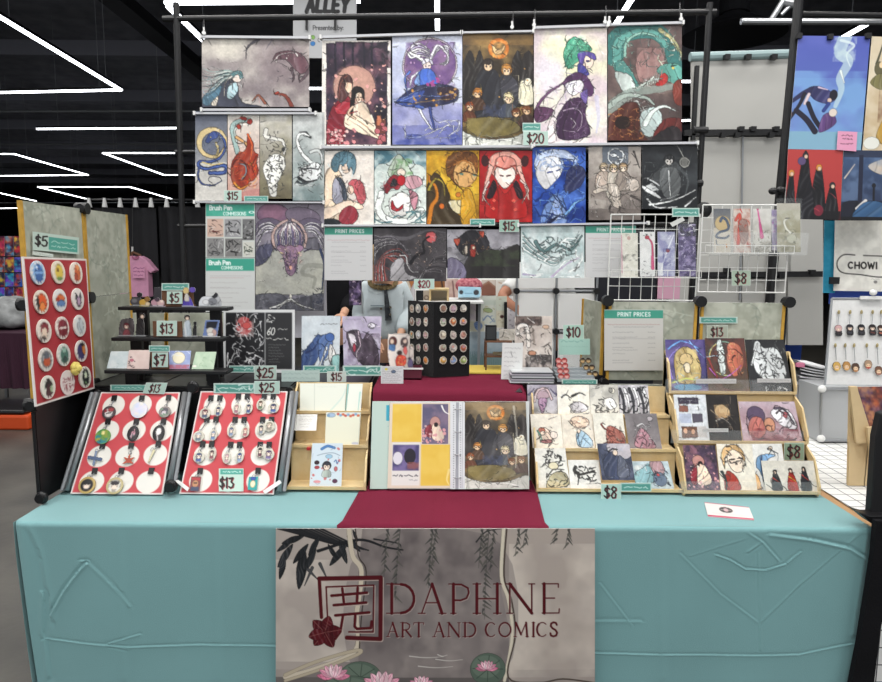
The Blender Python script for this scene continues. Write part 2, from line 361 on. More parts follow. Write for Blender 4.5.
GL = {
 'A': (1,[[(0,1),(.5,0),(1,1)],[(.2,.65),(.8,.65)]]),'B': (.85,[[(0,1),(0,0),(.7,.05),(.9,.25),(.7,.48),(0,.48)],[(.7,.48),(1,.72),(.75,.98),(0,1)]]),
 'C': (1,[_arc(.5,.5,.5,.5,-50,-310)]),'D': (1,[[(0,0),(0,1),(.5,1)] + _arc(.5,.5,.5,.5,90,-90) + [(0,0)]]),
 'E': (.8,[[(1,0),(0,0),(0,1),(1,1)],[(0,.5),(.8,.5)]]),'G': (1,[_arc(.5,.5,.5,.5,-50,-350) + [(.6,.55)]]),
 'H': (.9,[[(0,0),(0,1)],[(1,0),(1,1)],[(0,.5),(1,.5)]]),'I': (.15,[[(.5,0),(.5,1)]]),'K': (.9,[[(0,0),(0,1)],[(1,0),(0,.55),(1,1)]]),
 'L': (.75,[[(0,0),(0,1),(1,1)]]),'M': (1.15,[[(0,1),(0,0),(.5,.7),(1,0),(1,1)]]),'N': (.95,[[(0,1),(0,0),(1,1),(1,0)]]),
 'O': (1.05,[_arc(.5,.5,.5,.5,0,360,16)]),'P': (.85,[[(0,1),(0,0),(.7,.04),(1,.28),(.7,.54),(0,.55)]]),
 'R': (.9,[[(0,1),(0,0),(.7,.04),(1,.27),(.7,.5),(0,.52)],[(.5,.52),(1,1)]]),
 'S': (.8,[[(.95,.12),(.6,0),(.2,.05),(.05,.25),(.3,.45),(.75,.55),(.97,.77),(.7,.98),(.3,1),(0,.86)]]),
 'T': (.9,[[(0,0),(1,0)],[(.5,0),(.5,1)]]),'U': (.9,[[(0,0),(0,.7),(.25,1),(.75,1),(1,.7),(1,0)]]),'W': (1.3,[[(0,0),(.25,1),(.5,.2),(.75,1),(1,0)]]),'Y': (.95,[[(0,0),(.5,.5),(1,0)],[(.5,.5),(.5,1)]]),
 'r': (.5,[[(0,.35),(0,1)],[(0,.55),(.5,.36),(1,.4)]]),'e': (.75,[[(0,.65),(1,.62),(.75,.36),(.25,.36),(0,.65),(.25,1),(.95,.92)]]),
 's': (.6,[[(1,.42),(.4,.35),(.1,.5),(.9,.78),(.6,1),(0,.93)]]),'n': (.7,[[(0,.35),(0,1)],[(0,.5),(.5,.35),(1,.5),(1,1)]]),'h': (.7,[[(0,0),(0,1)],[(0,.5),(.5,.35),(1,.5),(1,1)]]),
 't': (.5,[[(.5,.1),(.5,.9),(1,1)],[(0,.38),(1,.38)]]),'d': (.75,[[(1,0),(1,1)],[(1,.5),(.4,.35),(0,.68),(.4,1),(1,.9)]]),'b': (.75,[[(0,0),(0,1)],[(0,.5),(.6,.35),(1,.68),(.6,1),(0,.9)]]),
 'y': (.7,[[(0,.35),(.5,.95)],[(1,.35),(.3,1.3)]]),'u': (.7,[[(0,.35),(0,.8),(.4,1),(1,.85)],[(1,.35),(1,1)]]),':': (.15,[[(.5,.45),(.5,.5)],[(.5,.9),(.5,.95)]]),'+': (.6,[[(0,.5),(1,.5)],[(.5,.2),(.5,.8)]]),
 '$': (.75,[[(.95,.2),(.6,.08),(.2,.15),(.1,.32),(.4,.48),(.8,.58),(.92,.78),(.6,.93),(.3,.93),(0,.8)],[(.55,-.08),(.5,1.1)]]),
 '0': (.8,[_arc(.5,.5,.5,.5,0,360,14)]),'1': (.35,[[(.1,.2),(.6,0),(.5,1)]]),'2': (.8,[[(.05,.2),(.4,0),(.85,.1),(.85,.35),(.4,.7),(0,1),(1,.95)]]),
 '3': (.75,[[(.05,.08),(.85,.02),(.45,.42),(.95,.62),(.8,.92),(.3,1.02),(0,.9)]]),'5': (.8,[[(.95,0),(.2,.05),(.1,.45),(.6,.38),(.95,.62),(.75,.95),(.3,1.02),(0,.9)]]),
 '6': (.8,[[(.8,0),(.2,.4),(.02,.75),(.4,1),(.9,.85),(.85,.55),(.4,.5),(.05,.7)]]),'7': (.8,[[(0,.05),(1,0),(.45,1)],[(.25,.5),(.85,.48)]]),
 '8': (.8,[[(.85,.12),(.4,0),(.1,.22),(.85,.65),(.75,.95),(.3,1),(.05,.78),(.35,.5),(.9,.3),(.85,.12)]]),
}
SE = .13
def _sf(x, y, w=SE): return ([(x - w, y),(x + w, y)],.38)
SER = {
 'D': (1.15,[[(.16,0),(.16,1)],([(.1,0),(.5,.01)] , .4),([(.1,1),(.5,.99)],.4),([(.5,.01)] + _arc(.5,.5,.48,.49,-90,90) , .9), _sf(.1,0), _sf(.1,1)]),
 'A': (1.1,[([(.1,1),(.5,0)],.45),[(.5,0),(.88,1)],([(.25,.64),(.74,.64)],.4), _sf(.1,1), _sf(.9,1)]),
 'P': (.85,[[(.2,0),(.2,1)],([(.2,.01),(.6,.02),(.92,.14),(.96,.3),(.85,.48),(.55,.56),(.2,.55)],.6), _sf(.2,1), _sf(.1,0)]),
 'H': (1.2,[[(.14,0),(.14,1)],[(.86,0),(.86,1)],([(.14,.5),(.86,.5)],.45), _sf(.14,0), _sf(.14,1), _sf(.86,0), _sf(.86,1)]),
 'N': (1.25,[([(.13,0),(.13,1)],.5),[(.13,0),(.87,1)],([(.87,0),(.87,1)],.5), _sf(.1,0,.1), _sf(.13,1,.1), _sf(.87,0,.1)]),
 'E': (.8,[[(.2,0),(.2,1)],([(.1,0),(.95,0),(.95,.12)],.4),([(.2,.49),(.75,.49)],.4),([(.1,1),(.98,1),(1,.86)],.4)]),
 'R': (1.0,[[(.18,0),(.18,1)],([(.18,.01),(.55,.02),(.8,.14),(.82,.3),(.7,.46),(.45,.52),(.18,.52)],.6),([(.45,.52),(.95,1)],.9), _sf(.18,1), _sf(.1,0)]),
 'T': (.95,[[(.5,0),(.5,1)],([(.02,.12),(.04,0),(.96,0),(.98,.12)],.4), _sf(.5,1)]),
 'C': (1.05,[(_arc(.52,.5,.46,.5,-48,-130,6),.5),(_arc(.52,.5,.46,.5,-130,-235,8),1),(_arc(.52,.5,.46,.5,-235,-312,6),.5)]),
 'O': (1.15,[(_arc(.5,.5,.46,.5,0,360,18),.8)]),
 'M': (1.4,[([(.12,1),(.17,0)],.5),[(.17,0),(.5,.85)],([(.5,.85),(.83,0)],.5),[(.83,0),(.9,1)], _sf(.12,1,.09), _sf(.9,1,.09)]),
 'I': (.4,[[(.5,0),(.5,1)], _sf(.5,0,.3), _sf(.5,1,.3)]),
 'S': (.75,[[(.85,.18),(.75,.04),(.45,0),(.18,.08),(.12,.26),(.35,.43),(.7,.55),(.9,.74),(.78,.94),(.45,1),(.15,.94),(.08,.78)]]),
}
# ------------------------------------------------------------------ a printed sheet / board / cut-out in space
def sheet(name, q, art, th=.0012, parent=None, m=None, mask=False, bow=0, label=None, cat=None, group=None, org=None, back='e8e8e6'):
 """q = corners TL, TR, BR, BL in the world; the picture is on the side facing the viewer of that order"""
 TL, TR, BR, BL = [Vector(p) for p in q]
 n = -((TR - TL).cross(BL - TL)).normalized()
 c, mk = art.out(); ny, nx = c.shape[:2]
 u = np.linspace(0,1, nx + 1 if mask else nx); v = np.linspace(0,1, ny + 1 if mask else ny); U, V = np.meshgrid(u, v)
 a = [np.array(p)[None, None, :] for p in (TL, TR, BR, BL)]; U3 = U[..., None]; V3 = V[..., None]
 P = (a[0] * (1 - U3) + a[1] * U3) * (1 - V3) + (a[3] * (1 - U3) + a[2] * U3) * V3
 if bow: P = P + np.array(n)[None, None] * (bow * np.sin(PI * U3) * (.4 + .6 * np.sin(PI * V3)))
 o0 = wloc(parent) if parent is not None else (Vector(org) if org is not None else (BL + BR) / 2)
 me = bpy.data.meshes.new(name); H, W = P.shape[:2]; N = H * W; idx = np.arange(N).reshape(H, W)
 F = np.stack([idx[:-1, :-1], idx[1:, :-1], idx[1:, 1:], idx[:-1,1:]],-1)
 Pb = P - np.array(n)[None, None] * th; bc = hexc(back, True)
 if mask:
  keep = mk > .5
  if not keep.any(): keep[:] = True
  cp = np.zeros((H, W, 3)); cw = np.zeros((H, W, 1))
  for dy in (0,1):
   for dx in (0,1):
    cp[dy:dy + ny, dx:dx + nx] += c * keep[..., None]; cw[dy:dy + ny, dx:dx + nx] += keep[..., None]
  cp = cp / np.maximum(cw, 1)
  Fk = F[keep]; faces = [tuple(f) for f in Fk.tolist()] + [tuple(N + i for i in f[::-1]) for f in Fk.tolist()]
  kp = np.pad(keep, 1)
  for j, i in zip(*np.nonzero(keep)):
   a0, b0, c0, d0 = F[j, i]
   if not kp[j, i + 1]: faces.append((a0, d0, N + d0, N + a0))
   if not kp[j + 2, i + 1]: faces.append((c0, b0, N + b0, N + c0))
   if not kp[j + 1, i]: faces.append((b0, a0, N + a0, N + b0))
   if not kp[j + 1, i + 2]: faces.append((d0, c0, N + c0, N + d0))
  used = sorted({int(i) for f in faces for i in f}); mp = {k: i for i, k in enumerate(used)}
  allP = np.concatenate([P.reshape(-1,3), Pb.reshape(-1,3)]); allC = np.concatenate([cp.reshape(-1,3), np.zeros((N, 3)) + bc])
  verts = allP[used]; col = allC[used]; faces = [tuple(mp[int(i)] for i in f) for f in faces]
 else:
  faces = [tuple(f) for f in F.reshape(-1,4).tolist()]
  t0 = idx[0, :].tolist(); b0 = idx[-1, :].tolist(); l0 = idx[:, 0].tolist(); r0 = idx[:, -1].tolist()
  k = [N, N + 1, N + 2, N + 3]
  faces += [tuple([k[0]] + t0 + [k[1]])[::1], tuple([k[1]] + r0 + [k[2]]), tuple([k[2]] + b0[::-1] + [k[3]]), tuple([k[3]] + l0[::-1] + [k[0]]),(k[0], k[1], k[2], k[3])]
  bk = np.array([Pb[0,0], Pb[0,-1], Pb[-1,-1], Pb[-1,0]])
  verts = np.concatenate([P.reshape(-1,3), bk]); col = np.concatenate([c.reshape(-1,3), np.zeros((4,3)) + bc])
 me.from_pydata((verts - np.array(o0)).tolist(),[], faces); me.update()
 at = me.color_attributes.new('ink','FLOAT_COLOR','POINT')
 at.data.foreach_set('color', np.concatenate([col, np.ones((len(col),1))],1).astype(np.float32).ravel())
 me.materials.append(m or PAPER)
 o = bpy.data.objects.new(name, me); SC.collection.objects.link(o)
 if parent is not None: o.parent = parent
 else: o.location = o0
 if label: tag(o, label, cat or 'print', group)
 return o
def disc(name, c, xa, ya, r, ry, art, th=.004, dome=.0, parent=None, m=None, label=None, cat=None, group=None, nr=6, na=28):
 """round printed badge: centre c, axes xa (right) and ya (up), picture sampled from art"""
 xa = Vector(xa).normalized(); ya = Vector(ya).normalized(); nrm = xa.cross(ya).normalized()   # towards viewer
 col, _ = art.out(); H, W = col.shape[:2]; vs = []; cs = []
 def samp(u, v): return col[min(H - 1, max(0, int((.5 - v / 2) * H))), min(W - 1, max(0, int((.5 + u / 2) * W)))]
 c = Vector(c); vs.append(c + nrm * (th + dome)); cs.append(samp(0,0))
 for j in range(1, nr + 1):
  for i in range(na):
   t = 2 * PI * i / na; u = j / nr * math.cos(t); v = j / nr * math.sin(t)
   vs.append(c + xa * (u * r) + ya * (v * ry) + nrm * (th + dome * (1 - (j / nr) ** 2))); cs.append(samp(u, v))
 for i in range(na):
  t = 2 * PI * i / na; vs.append(c + xa * (math.cos(t) * r) + ya * (math.sin(t) * ry)); cs.append(samp(math.cos(t), math.sin(t)))
 fs = [(0,1 + i, 1 + (i + 1) % na) for i in range(na)]
 for j in range(nr):
  a = 1 + j * na
  fs += [(a + i, a + na + i, a + na + (i + 1) % na, a + (i + 1) % na) for i in range(na)]
 fs.append(tuple(range(1 + nr * na, 1 + nr * na + na))[::-1])
 o0 = wloc(parent) if parent is not None else c - ya * ry
 me = bpy.data.meshes.new(name); me.from_pydata([v - o0 for v in vs],[], fs); me.update()
 at = me.color_attributes.new('ink','FLOAT_COLOR','POINT')
 at.data.foreach_set('color', np.array([list(x) + [1] for x in cs], np.float32).ravel())
 me.materials.append(m or PHOTO)
 o = bpy.data.objects.new(name, me); SC.collection.objects.link(o)
 if parent is not None: o.parent = parent
 else: o.location = o0
 if label: tag(o, label, cat or 'badge', group)
 return o
class Z:                          # reading frame: a crop of the photograph with origin and magnification
 def __init__(s, ox, oy, k): s.ox, s.oy, s.k = ox, oy, k
 def P(s, x, y): return (s.ox + x / s.k, s.oy + y / s.k)
 def art(s, x0, y0, x1, y1, bg='fff', bg2=None, dens=1.65): return Art(x0, y0, x1, y1, s.k, dens, bg, bg2)
 def q(s, x0, y0, x1, y1, D, Dt=None):
  Dt = D if Dt is None else Dt
  return [A(*s.P(x0, y0), Dt), A(*s.P(x1, y0), Dt), A(*s.P(x1, y1), D), A(*s.P(x0, y1), D)]
# ================================================================== the hall
ZT, ZC = .757,1.075
fl = mat('polished concrete','514e47',.4,0,0,2.4,.08,30,'363430')
o = ST(M().box(-50,50,-4,75,-.1,0).build('floor', fl, org=(0,20,-.1)))
cm = mat('black painted ceiling deck','8c8c94',.9,0,.3,2)
o = ST(M().box(-50,50,-4,75,8.0,8.1).build('ceiling', cm, org=(0,20,8)))
wm = mat('dark hall wall','1c1c1f',.9,0,.2,1)
ST(M().box(-50,50,75,75.2,0,8).build('wall_back', wm)); ST(M().box(-50.2,-50,-4,75,0,8).build('wall_left', wm)); ST(M().box(50,50.2,-4,75,0,8).build('wall_right', wm))
BMT = mat('dark ceiling beam','7c7c84',.8)
for i in range(9): ST(M().box(-50,50,9 + i * 6,9.25 + i * 6,7.55,7.99).build('trim_%d' % (i + 1), BMT))
# LED battens hanging in zigzags under the ceiling
LED = emat('lit LED diffuser','f4f8ff',9)
def zt(px, py, z): return OZ(px, py, z)
def batten(pts, z, w, label):
 P = [OZ(x, y, z) for x, y in pts]
 t = T('led_batten', label, 'ceiling light',(P[0].x, P[0].y, z),'LED battens under the black ceiling')
 for a, b in zip(P[:-1], P[1:]):
  M().bar(a, b, w * .5,.03).build('diffuser', LED, t)
  M().bar(a + Vector((0,0,.045)), b + Vector((0,0,.045)), w * .5,.05).build('housing', BLACK, t)
  for f in (.15,.85):
   p = a.lerp(b, f); M().cyl(p + Vector((0,0,.08)),(p.x, p.y, 8.0),.006,5).build('suspension_wire', STEEL, t)
batten([(-20,5),(121,90),(-20,93)],5,.13,'large LED batten chevron pointing right at the upper left of the ceiling')
batten([(37,129),(182,128)],5,.13,'straight LED batten below the large chevron')
batten([(-12,154),(14,154),(88,175),(-12,176)],5.2,.12,'smaller LED chevron with a bent upper arm, below the straight batten on the far left')
batten([(196,153),(103,153),(164,175),(199,175)],5.2,.12,'LED batten chevron pointing left beside the framed koi tall prints')
batten([(172,199),(130,187),(38,187),(95,201)],5.2,.14,'distant four-cornered LED zigzag above the left display panels')
batten([(-5,192),(36,201)],5.2,.14,'short slanted distant LED batten at the far left')
batten([(-5,208.5),(66,207.5)],5.2,.2,'long low distant LED batten just over the left display panel')
batten([(165,3),(293,2),(360,1)],4.6,.12,'LED batten running behind the top of the white alley sign')
batten([(168,6),(209,46)],4.6,.12,'diagonal LED batten crossing behind the left end of the black print frame')
batten([(437,-12),(437.5,29)],4.7,.12,'LED batten running away above the pale blue dancer print')
batten([(636,-8),(614,27)],4.7,.12,'diagonal LED batten above the green-haired figure print')
batten([(905,3),(842,38)],4.7,.12,'diagonal LED batten above the falling couple poster')
batten([(305,88.5),(326,88.5)],5.2,.16,'piece of LED batten seen between the left and centre prints')
batten([(676,81.5),(696,81.5)],5.2,.16,'piece of LED batten right of the teal dragon print')
batten([(676,121),(696,120)],5.2,.18,'lower piece of LED batten right of the teal dragon print')
for i, (y, z, nm) in enumerate(((111.5,5.6,'upper thin grey pipe crossing under the ceiling on the left'),(144.5,5.6,'lower thin grey pipe crossing under the ceiling on the left'),(203,4.2,'drape rail at the far left, behind the white clips'))):
 a, b = A(-40, y, 17 + 7 * i), A(215, y - .5,17 + 7 * i)
 tag(M().cyl(a, b, .03 if i < 2 else .02,8).build('ceiling_pipe', STEEL), nm, 'pipe')
DUCT = mat('dark painted duct','2b2b2e',.8)
a, b = OZ(105,-10,7.3), OZ(215,82,7.3)
tag(M().bar(a, b, .5,.3).build('air_duct', DUCT),'dark rectangular air duct running diagonally under the ceiling','duct')
c = OZ(733,36,6.2); t = T('ceiling_diffuser','large dark round ceiling air diffuser of nested rings above the white boards','air diffuser', c)
for i, r in enumerate((1.05,.78,.52,.27)):
 M().cyl(c + Vector((0,0,.12 * i)), c + Vector((0,0,.12 * i + .1)), r, 32, r * .82).build('ring', mat('dark diffuser','303033',.7), t)
M().cyl(c + Vector((0,0,.45)),(c.x, c.y, 8),.3,16).build('duct', DUCT, t)
c = OZ(788,12,4.7); t = T('track_spotlight','grey articulated fitting on the pipe above the falling couple poster','spotlight', c)
def JP(x, y, D): return A(x, y, D)
D0 = 7.5
M().cyl(JP(741,21.5, D0), JP(905,22, D0),.035,10).build('pipe', STEEL, t)
M().cyl(JP(771,20, D0), JP(783,1, D0),.03,8).build('arm', STEEL, t); M().cyl(JP(781,15, D0), JP(795,1, D0),.02,8).build('brace', STEEL, t)
M().cyl(JP(783,2, D0), JP(796,5, D0),.04,8).build('bracket', STEEL, t); M().ball(JP(798,7, D0),.04).build('knob', WHITE, t)
# ================================================================== background, left: drape, pink shirt, neighbouring stall
def drape(name, x0, x1, y, z0, z1, m, amp=.03, per=.18, label='', cat='drape'):
 g = M(); n = max(8, int(abs(x1 - x0) / per * 8)); cols = []
 for i in range(n + 1):
  x = x0 + (x1 - x0) * i / n; d = amp * math.sin(2 * PI * i / 8) + amp * .4 * math.sin(i * .9)
  cols.append((x, y + d))
 vs = [(x, yy, z) for z in (z0, z1) for x, yy in cols] + [(x, yy + .01, z) for z in (z0, z1) for x, yy in cols]
 N = n + 1; fs = [(i, i + 1, N + i + 1, N + i) for i in range(n)] + [(2 * N + i, 3 * N + i, 3 * N + i + 1,2 * N + i + 1) for i in range(n)]
 fs += [(0, N, 3 * N, 2 * N),(n, 2 * N + n, 3 * N + n, N + n)]
 g.add(vs, fs); return tag(g.build(name, m, smooth=True), label, cat)
D = 11.0
xa, xb = A(104,250, D).x, A(205,250, D).x
BACKDR = mat('black drape','252528',.9,0,.2,3)
drape('drape', A(96,250, D).x, A(157,250, D).x, D, 0, A(150,208, D).z, BACKDR, .05,.3,'black pipe-and-drape curtain behind the pink shirt')
drape('drape', A(157.5,250, D).x, A(213,250, D).x, D + .1,0, A(150,206, D).z, BACKDR, .05,.3,'black curtain just left of the price list with round windows of light')
g = M(); t = T('bell_light_rail','rail of small white clips along the top of the black curtain','rail', A(150,203, D))
M().cyl(A(84,200, D), A(240,200, D),.02,8).build('rail', BLACK, t)
for k in range(10):
 p = A(89 + k * 15.5,201, D - .05); M().cyl(p - Vector((0,0,.10)), p + Vector((0,0,.05)),.045,8,.02).build('clip', WHITE, t)  # each cone is a small bell light, modelled as unlit white plastic
# pink T-shirt on a hanger
D = 10.68; z = Z(100,200,5.244)
pk = mat('pink jersey','dd9fbd',.8,0,.12,8,.3,60)
def P2(x, y, d=0): return A(*z.P(x, y), D + d)
t = T('tshirt','pink short-sleeved T-shirt hanging against the black curtain','t-shirt', P2(205,505))
M().prism([P2(*p) for p in [(110,305),(165,292),(180,302),(205,292),(240,312),(288,370),(262,385),(250,372),(256,510),(100,510),(100,360)]],(0,.18,0)).build('shirt_body', pk, t, bevel=.03)
M().prism([P2(*p, -.02) for p in [(165,292),(180,302),(205,292),(200,308),(180,314),(168,306)]],(0,.01,0)).build('collar', mat('dark pink rib','a9607f',.8), t)
sheet('print', z.q(172,345,235,410, D - .05), Z(100,200,5.244).art(172,345,235,410,'dd9fbd').gib(176,358,230,9,'7b3f66',2).gib(176,375,230,9,'7b3f66',3).gib(180,395,225,8,'7b3f66',4),.004, t, CLOTHP)
g = M().tube([P2(165,292,.08), P2(170,272,.08), P2(215,292,.08)],.02,6); g.build('hanger', BRN, t)
M().tube([P2(170,272,.08), P2(170,245,.08)],.015,6).build('hook', WHITE, t); M().cyl(P2(170,246,.08), A(132.4,200.5,10.94),.006,6).build('hanging_cord', BLACK, t)
# stall of bright prints at the far left
D = 9.0; z = Z(0,190,4.871)
t = T('print_display','wall of small bright prints at the neighbouring stall on the far left','display', A(0,340, D))
cols = [('1a1f58','d13a2c','2f66c8'),('2b1030','e4572e','58b6e0'),('10285c','7d3fd0','35c0c8'),('401030','f08a30','d03060'),('132040','c8283a','f0d040')]
k = 0
for j, (y0, y1) in enumerate(((225,322),(328,400),(405,470),(475,550))):
 for i, (x0, x1) in enumerate(((-60,-18),(-14,22),(26,66),(70,112))):
  c = cols[(k * 3 + j) % 5]; k += 1
  a = z.art(x0, y0, x1, y1, c[0]).n(c[1],.9,22, k).n(c[2],.8,18, k + 50,.55).scr(4,'ffd8a0', x0, y0, x1, y1,3, k, .6)
  sheet('print', z.q(x0, y0, x1, y1, D), a, .01, t)
M().box(A(-30,300, D).x, A(22,300, D).x, D + .02, D + .05,.3, A(0,236, D).z).build('backing_board', BLKP, t)
D = 6.2; z = Z(0,215,3.686)
GREY = mat('grey crumpled fabric','9a9c9c',.8,0,.5,9,.6,25)
t = T('stall_table','neighbouring table at the far left under a dark burgundy cloth','table',(A(10,350, D).x, D, 0))
xl, xr = A(-60,340, D).x, A(34,340, D).x; zt_ = A(10,333, D).z
M().box(xl, xr, D, D + .8, zt_ - .02, zt_).build('table_top', BRN, t)
g = M(); n = 40
vs = []
for j, zz in enumerate((zt_, .25)):
 for i in range(n + 1): vs.append((xl + (xr + .02 - xl) * i / n, D - .02 - .02 * math.sin(i * 1.3) * j, zz))
vs += [(xl, D + .8, zt_ + .004),(xr + .02, D + .8, zt_ + .004),(xr + .02, D + .8,.25)]
g.add(vs, [(i, i + 1, n + 2 + i, n + 1 + i) for i in range(n)] + [tuple([len(vs) - 3] + list(range(n + 1)) + [len(vs) - 2]),(n, len(vs) - 2, len(vs) - 1,2 * n + 1)])
g.build('tablecloth', mat('dark burgundy cloth','3a1a2c',.85,0,.2,5), t)
for x in (xl + .1, xr - .1):
 for y in (D + .06, D + .74): M().cyl((x, y, 0),(x, y, zt_ - .02),.02,8).build('leg', STEEL, t)
p = A(10,331, D); g = M()
random.seed(4)
for i in range(26):
 x = random.uniform(xl + .25, xr - .12); h = random.uniform(.05,.17) * (1 if x < xr - .3 else .6)
 g.ball((x, D + .3 + random.uniform(-.1,.2), zt_ + h + .012), random.uniform(.1,.2), random.uniform(.08,.16), h, 10,7)
g2 = g.build('fabric_pile', GREY); tag(g2,'crumpled grey and white fabric heaped on the burgundy table at far left','fabric')
rm = g2.modifiers.new('remesh','REMESH'); rm.mode = 'VOXEL'; rm.voxel_size = .02; rm.use_smooth_shade = True
a, b = A(-60,381, D - .5).x, A(33,381, D - .5).x
tag(M().box(a, b, D - .6, D - .08,.0,.13).build('plastic_crate', mat('orange plastic','c4481c',.5), bevel=.02),'low orange plastic base on the floor below the burgundy table','crate')
tag(M().box(a, b - .05, D - .58, D - .1,.131,.17).build('flat_case', BLKP, bevel=.02),'flat black case lying on the orange base at far left','case')
# ================================================================== background centre & right: white boards
BRD = mat('white fabric board','b4b3ae',.75,0,.04,3); BRD2 = mat('pale white board','e4e4e2',.6)
D = 5.4
t = T('board_screen','tall white board screen with black pipes behind the wire baskets','board screen',(A(740,200, D).x, D, 0))
def bd(x0, y0, x1, y1, m=BRD, d=0, nm='board', th=.03):
 tl, br = A(x0, y0, D + d), A(x1, y1, D + d); tr = A(x1, y0, D + d); bl = A(x0, y1, D + d)
 M().prism([tl, tr, br, bl],(0, th, 0)).build(nm, m, t)
bd(692,55,790,131); bd(690,137,742,272); bd(743,137,791,272); bd(694,279,741,345); bd(742,279,786,345); bd(788,210,823,345)
M().cyl(A(690,57, D), A(791,54, D),.035,10).build('top_rail', mat('sage painted rail','8fa5a6',.5), t)
for y in (133,275): M().bar(A(684, y, D - .04), A(795 if y < 200 else 822, y - (1 if y < 200 else 1), D - .04),.03,.045).build('crossbar', BLACK, t)
M().bar(A(743,133, D - .02), A(740,300, D - .02),.012).build('seam', GREYT, t)
M().bar(A(772,250, D - .05), A(769,345, D - .05),.045).build('post', BLACK, t)
M().bar(A(697,66, D - .04), A(693,140, D - .04),.03).build('post', BLACK, t)
for x, y in ((723,135),(741,129),(753,129),(776,129),(737,135),(771,135),(727,270),(812,272),(781,276),(727,57),(748,57),(774,57)):
 p = A(x, y, D - .06); M().box(p.x - .02, p.x + .02, p.y - .02, p.y + .03, p.z - .018, p.z + .018).build('clamp', BLACK, t)
for x in (696,786): M().cyl((A(x, 300, D).x, D + .1,0),(A(x, 300, D).x, D + .1, A(x, 60, D).z),.02,8).build('upright', BLACK, t)
tag(M().box(A(786,345, D).x, A(822,345, D).x, D + .3, D + .4,0, A(800,341, D).z).build('blue_drape', mat('royal blue cloth','24418e',.8)),'royal blue cloth showing below the white boards','drape')
D = 4.35   # cube boards with black connectors in the centre
t = T('cube_panel_screen','white panel screen joined by black round connectors, behind the bagged prints','panel screen',(A(560,380, D).x, D, 0))
for x0, x1 in ((519,553.5),(558,594.5)):
 for y0, y1 in ((262,288),(293.5,329),(334,372)): bd(x0, y0, x1, y1, BRD2,0,'panel',.012)
M().box(A(519,300, D).x, A(596,300, D).x, D + .03, D + .06,.3, A(555,372, D).z).build('panel', BRD2, t)
for x in (516.5,556,596.5): M().cyl((A(x, 300, D).x, D, 0),(A(x, 300, D).x, D, A(x, 262, D).z),.008,8).build('tube', GREYT, t)
for y in (291,331.5): M().cyl(A(516, y, D), A(597, y, D),.009,8).build('tube', GREYT, t)
for x, y in ((516.5,291),(556,291),(596.5,291),(556,331.5),(596.5,331.5)):
 p = A(x, y, D - .02); M().cyl(p - Vector((0,.015,0)), p + Vector((0,.03,0)),.021,12).build('connector', BLKP, t)
# ================================================================== ALLEY sign
D = 8.2; z = Z(286,0,11.37)
a = z.art(80,-520,800,660,'9fa0a2','a8a9ab', dens=1.8)
a.t('ALLEY',235,-25,150,'17171a',46,.24,.12,.5).t('Presented by:',310,285,50,'3a3a3c',9,.14)
a.e(305,420,26, c='6e9a4a').e(305,492,28, c='2f6da8').ring(385,450,22,'444',7,1,90,270)
t = T('hanging_sign','tall light grey hanging sign reading ALLEY above the prints','sign', A(325,55, D))
sheet('sign_panel', z.q(80,-520,800,660, D), a, .03, t, PAPER)
for x in (235,560): M().cyl(A(*z.P(x, 120), D - .03), A(*z.P(x, 340), D - .03),.015,6).build('cord', BLACK, t)
M().cyl(A(*z.P(60,-520), D), A(*z.P(820,-520), D),.04,8).build('rail', STEEL, t)
for x in (120,760):
 p = A(*z.P(x, -520), D); M().cyl(p, (p.x, p.y, 8),.01,6).build('suspension_cable', STEEL, t)
# ================================================================== own stand: print frame
DW = 2.85
fr = T('print_stand','tall black pole frame carrying the rows of hanging prints','frame',(0, DW + .06,0))
DF = DW + .06
def pole(p0, p1, r=.013):
 a = A(*p0, DF); b = A(*p1, DF); d = (b - a); e = b + d * ((0 - b.z) / d.z)
 e.z = 0.0; M().cyl(a, e, r, 12).build('pole', BLACK, fr)
 return a, e
pole((176,3),(182.5,230)); pole((710,3),(692.5,290))
M().cyl(A(163,19, DF), A(716,12, DF),.012,10).build('crossbar', BLACK, fr)
M().cyl(A(175,152, DF), A(700,150, DF),.008,8).build('crossbar', BLACK, fr)
M().cyl(A(178,226, DF), A(697,224, DF),.008,8).build('crossbar', BLACK, fr)
for x, y in ((692.5,183),(697.5,130)):
 p = A(x + 3, y, DF - .02); M().cyl(p - Vector((.03,0,0)), p + Vector((.03,0,0)),.014,10).build('clamp', BLACK, fr)
for x, y in ((692,210),):
 p = A(x + 12, y, DF - .02); M().ball(p, .035,.02,.035).build('knob', BLKP, fr)
for x in (183,693):
 p = A(x, 250, DF); M().box(p.x - .03, p.x + .03, DF - .19, DF + .19,0.0,.02).build('foot', BLACK, fr)
# hooks
for x, y in ((204,34),(513,26),(535,24),(606,20.5),(680,17)):
 a = A(x, y - 14, DF - .02); b = A(x, y, DW); M().cyl(a, b, .003,6).build('hook', BLACK, fr)
# white backing board seen under the dragon print
DB_ = DF + .05
tl, br_ = A(288,205, DB_), A(327,338, DB_); tag(M().box(tl.x, br_.x, DB_, DB_ + .006, br_.z, tl.z).build('backing_board', mat('lilac white board','cfcdd6',.6)),'pale backing board behind and below the grey-violet dragon print','board')
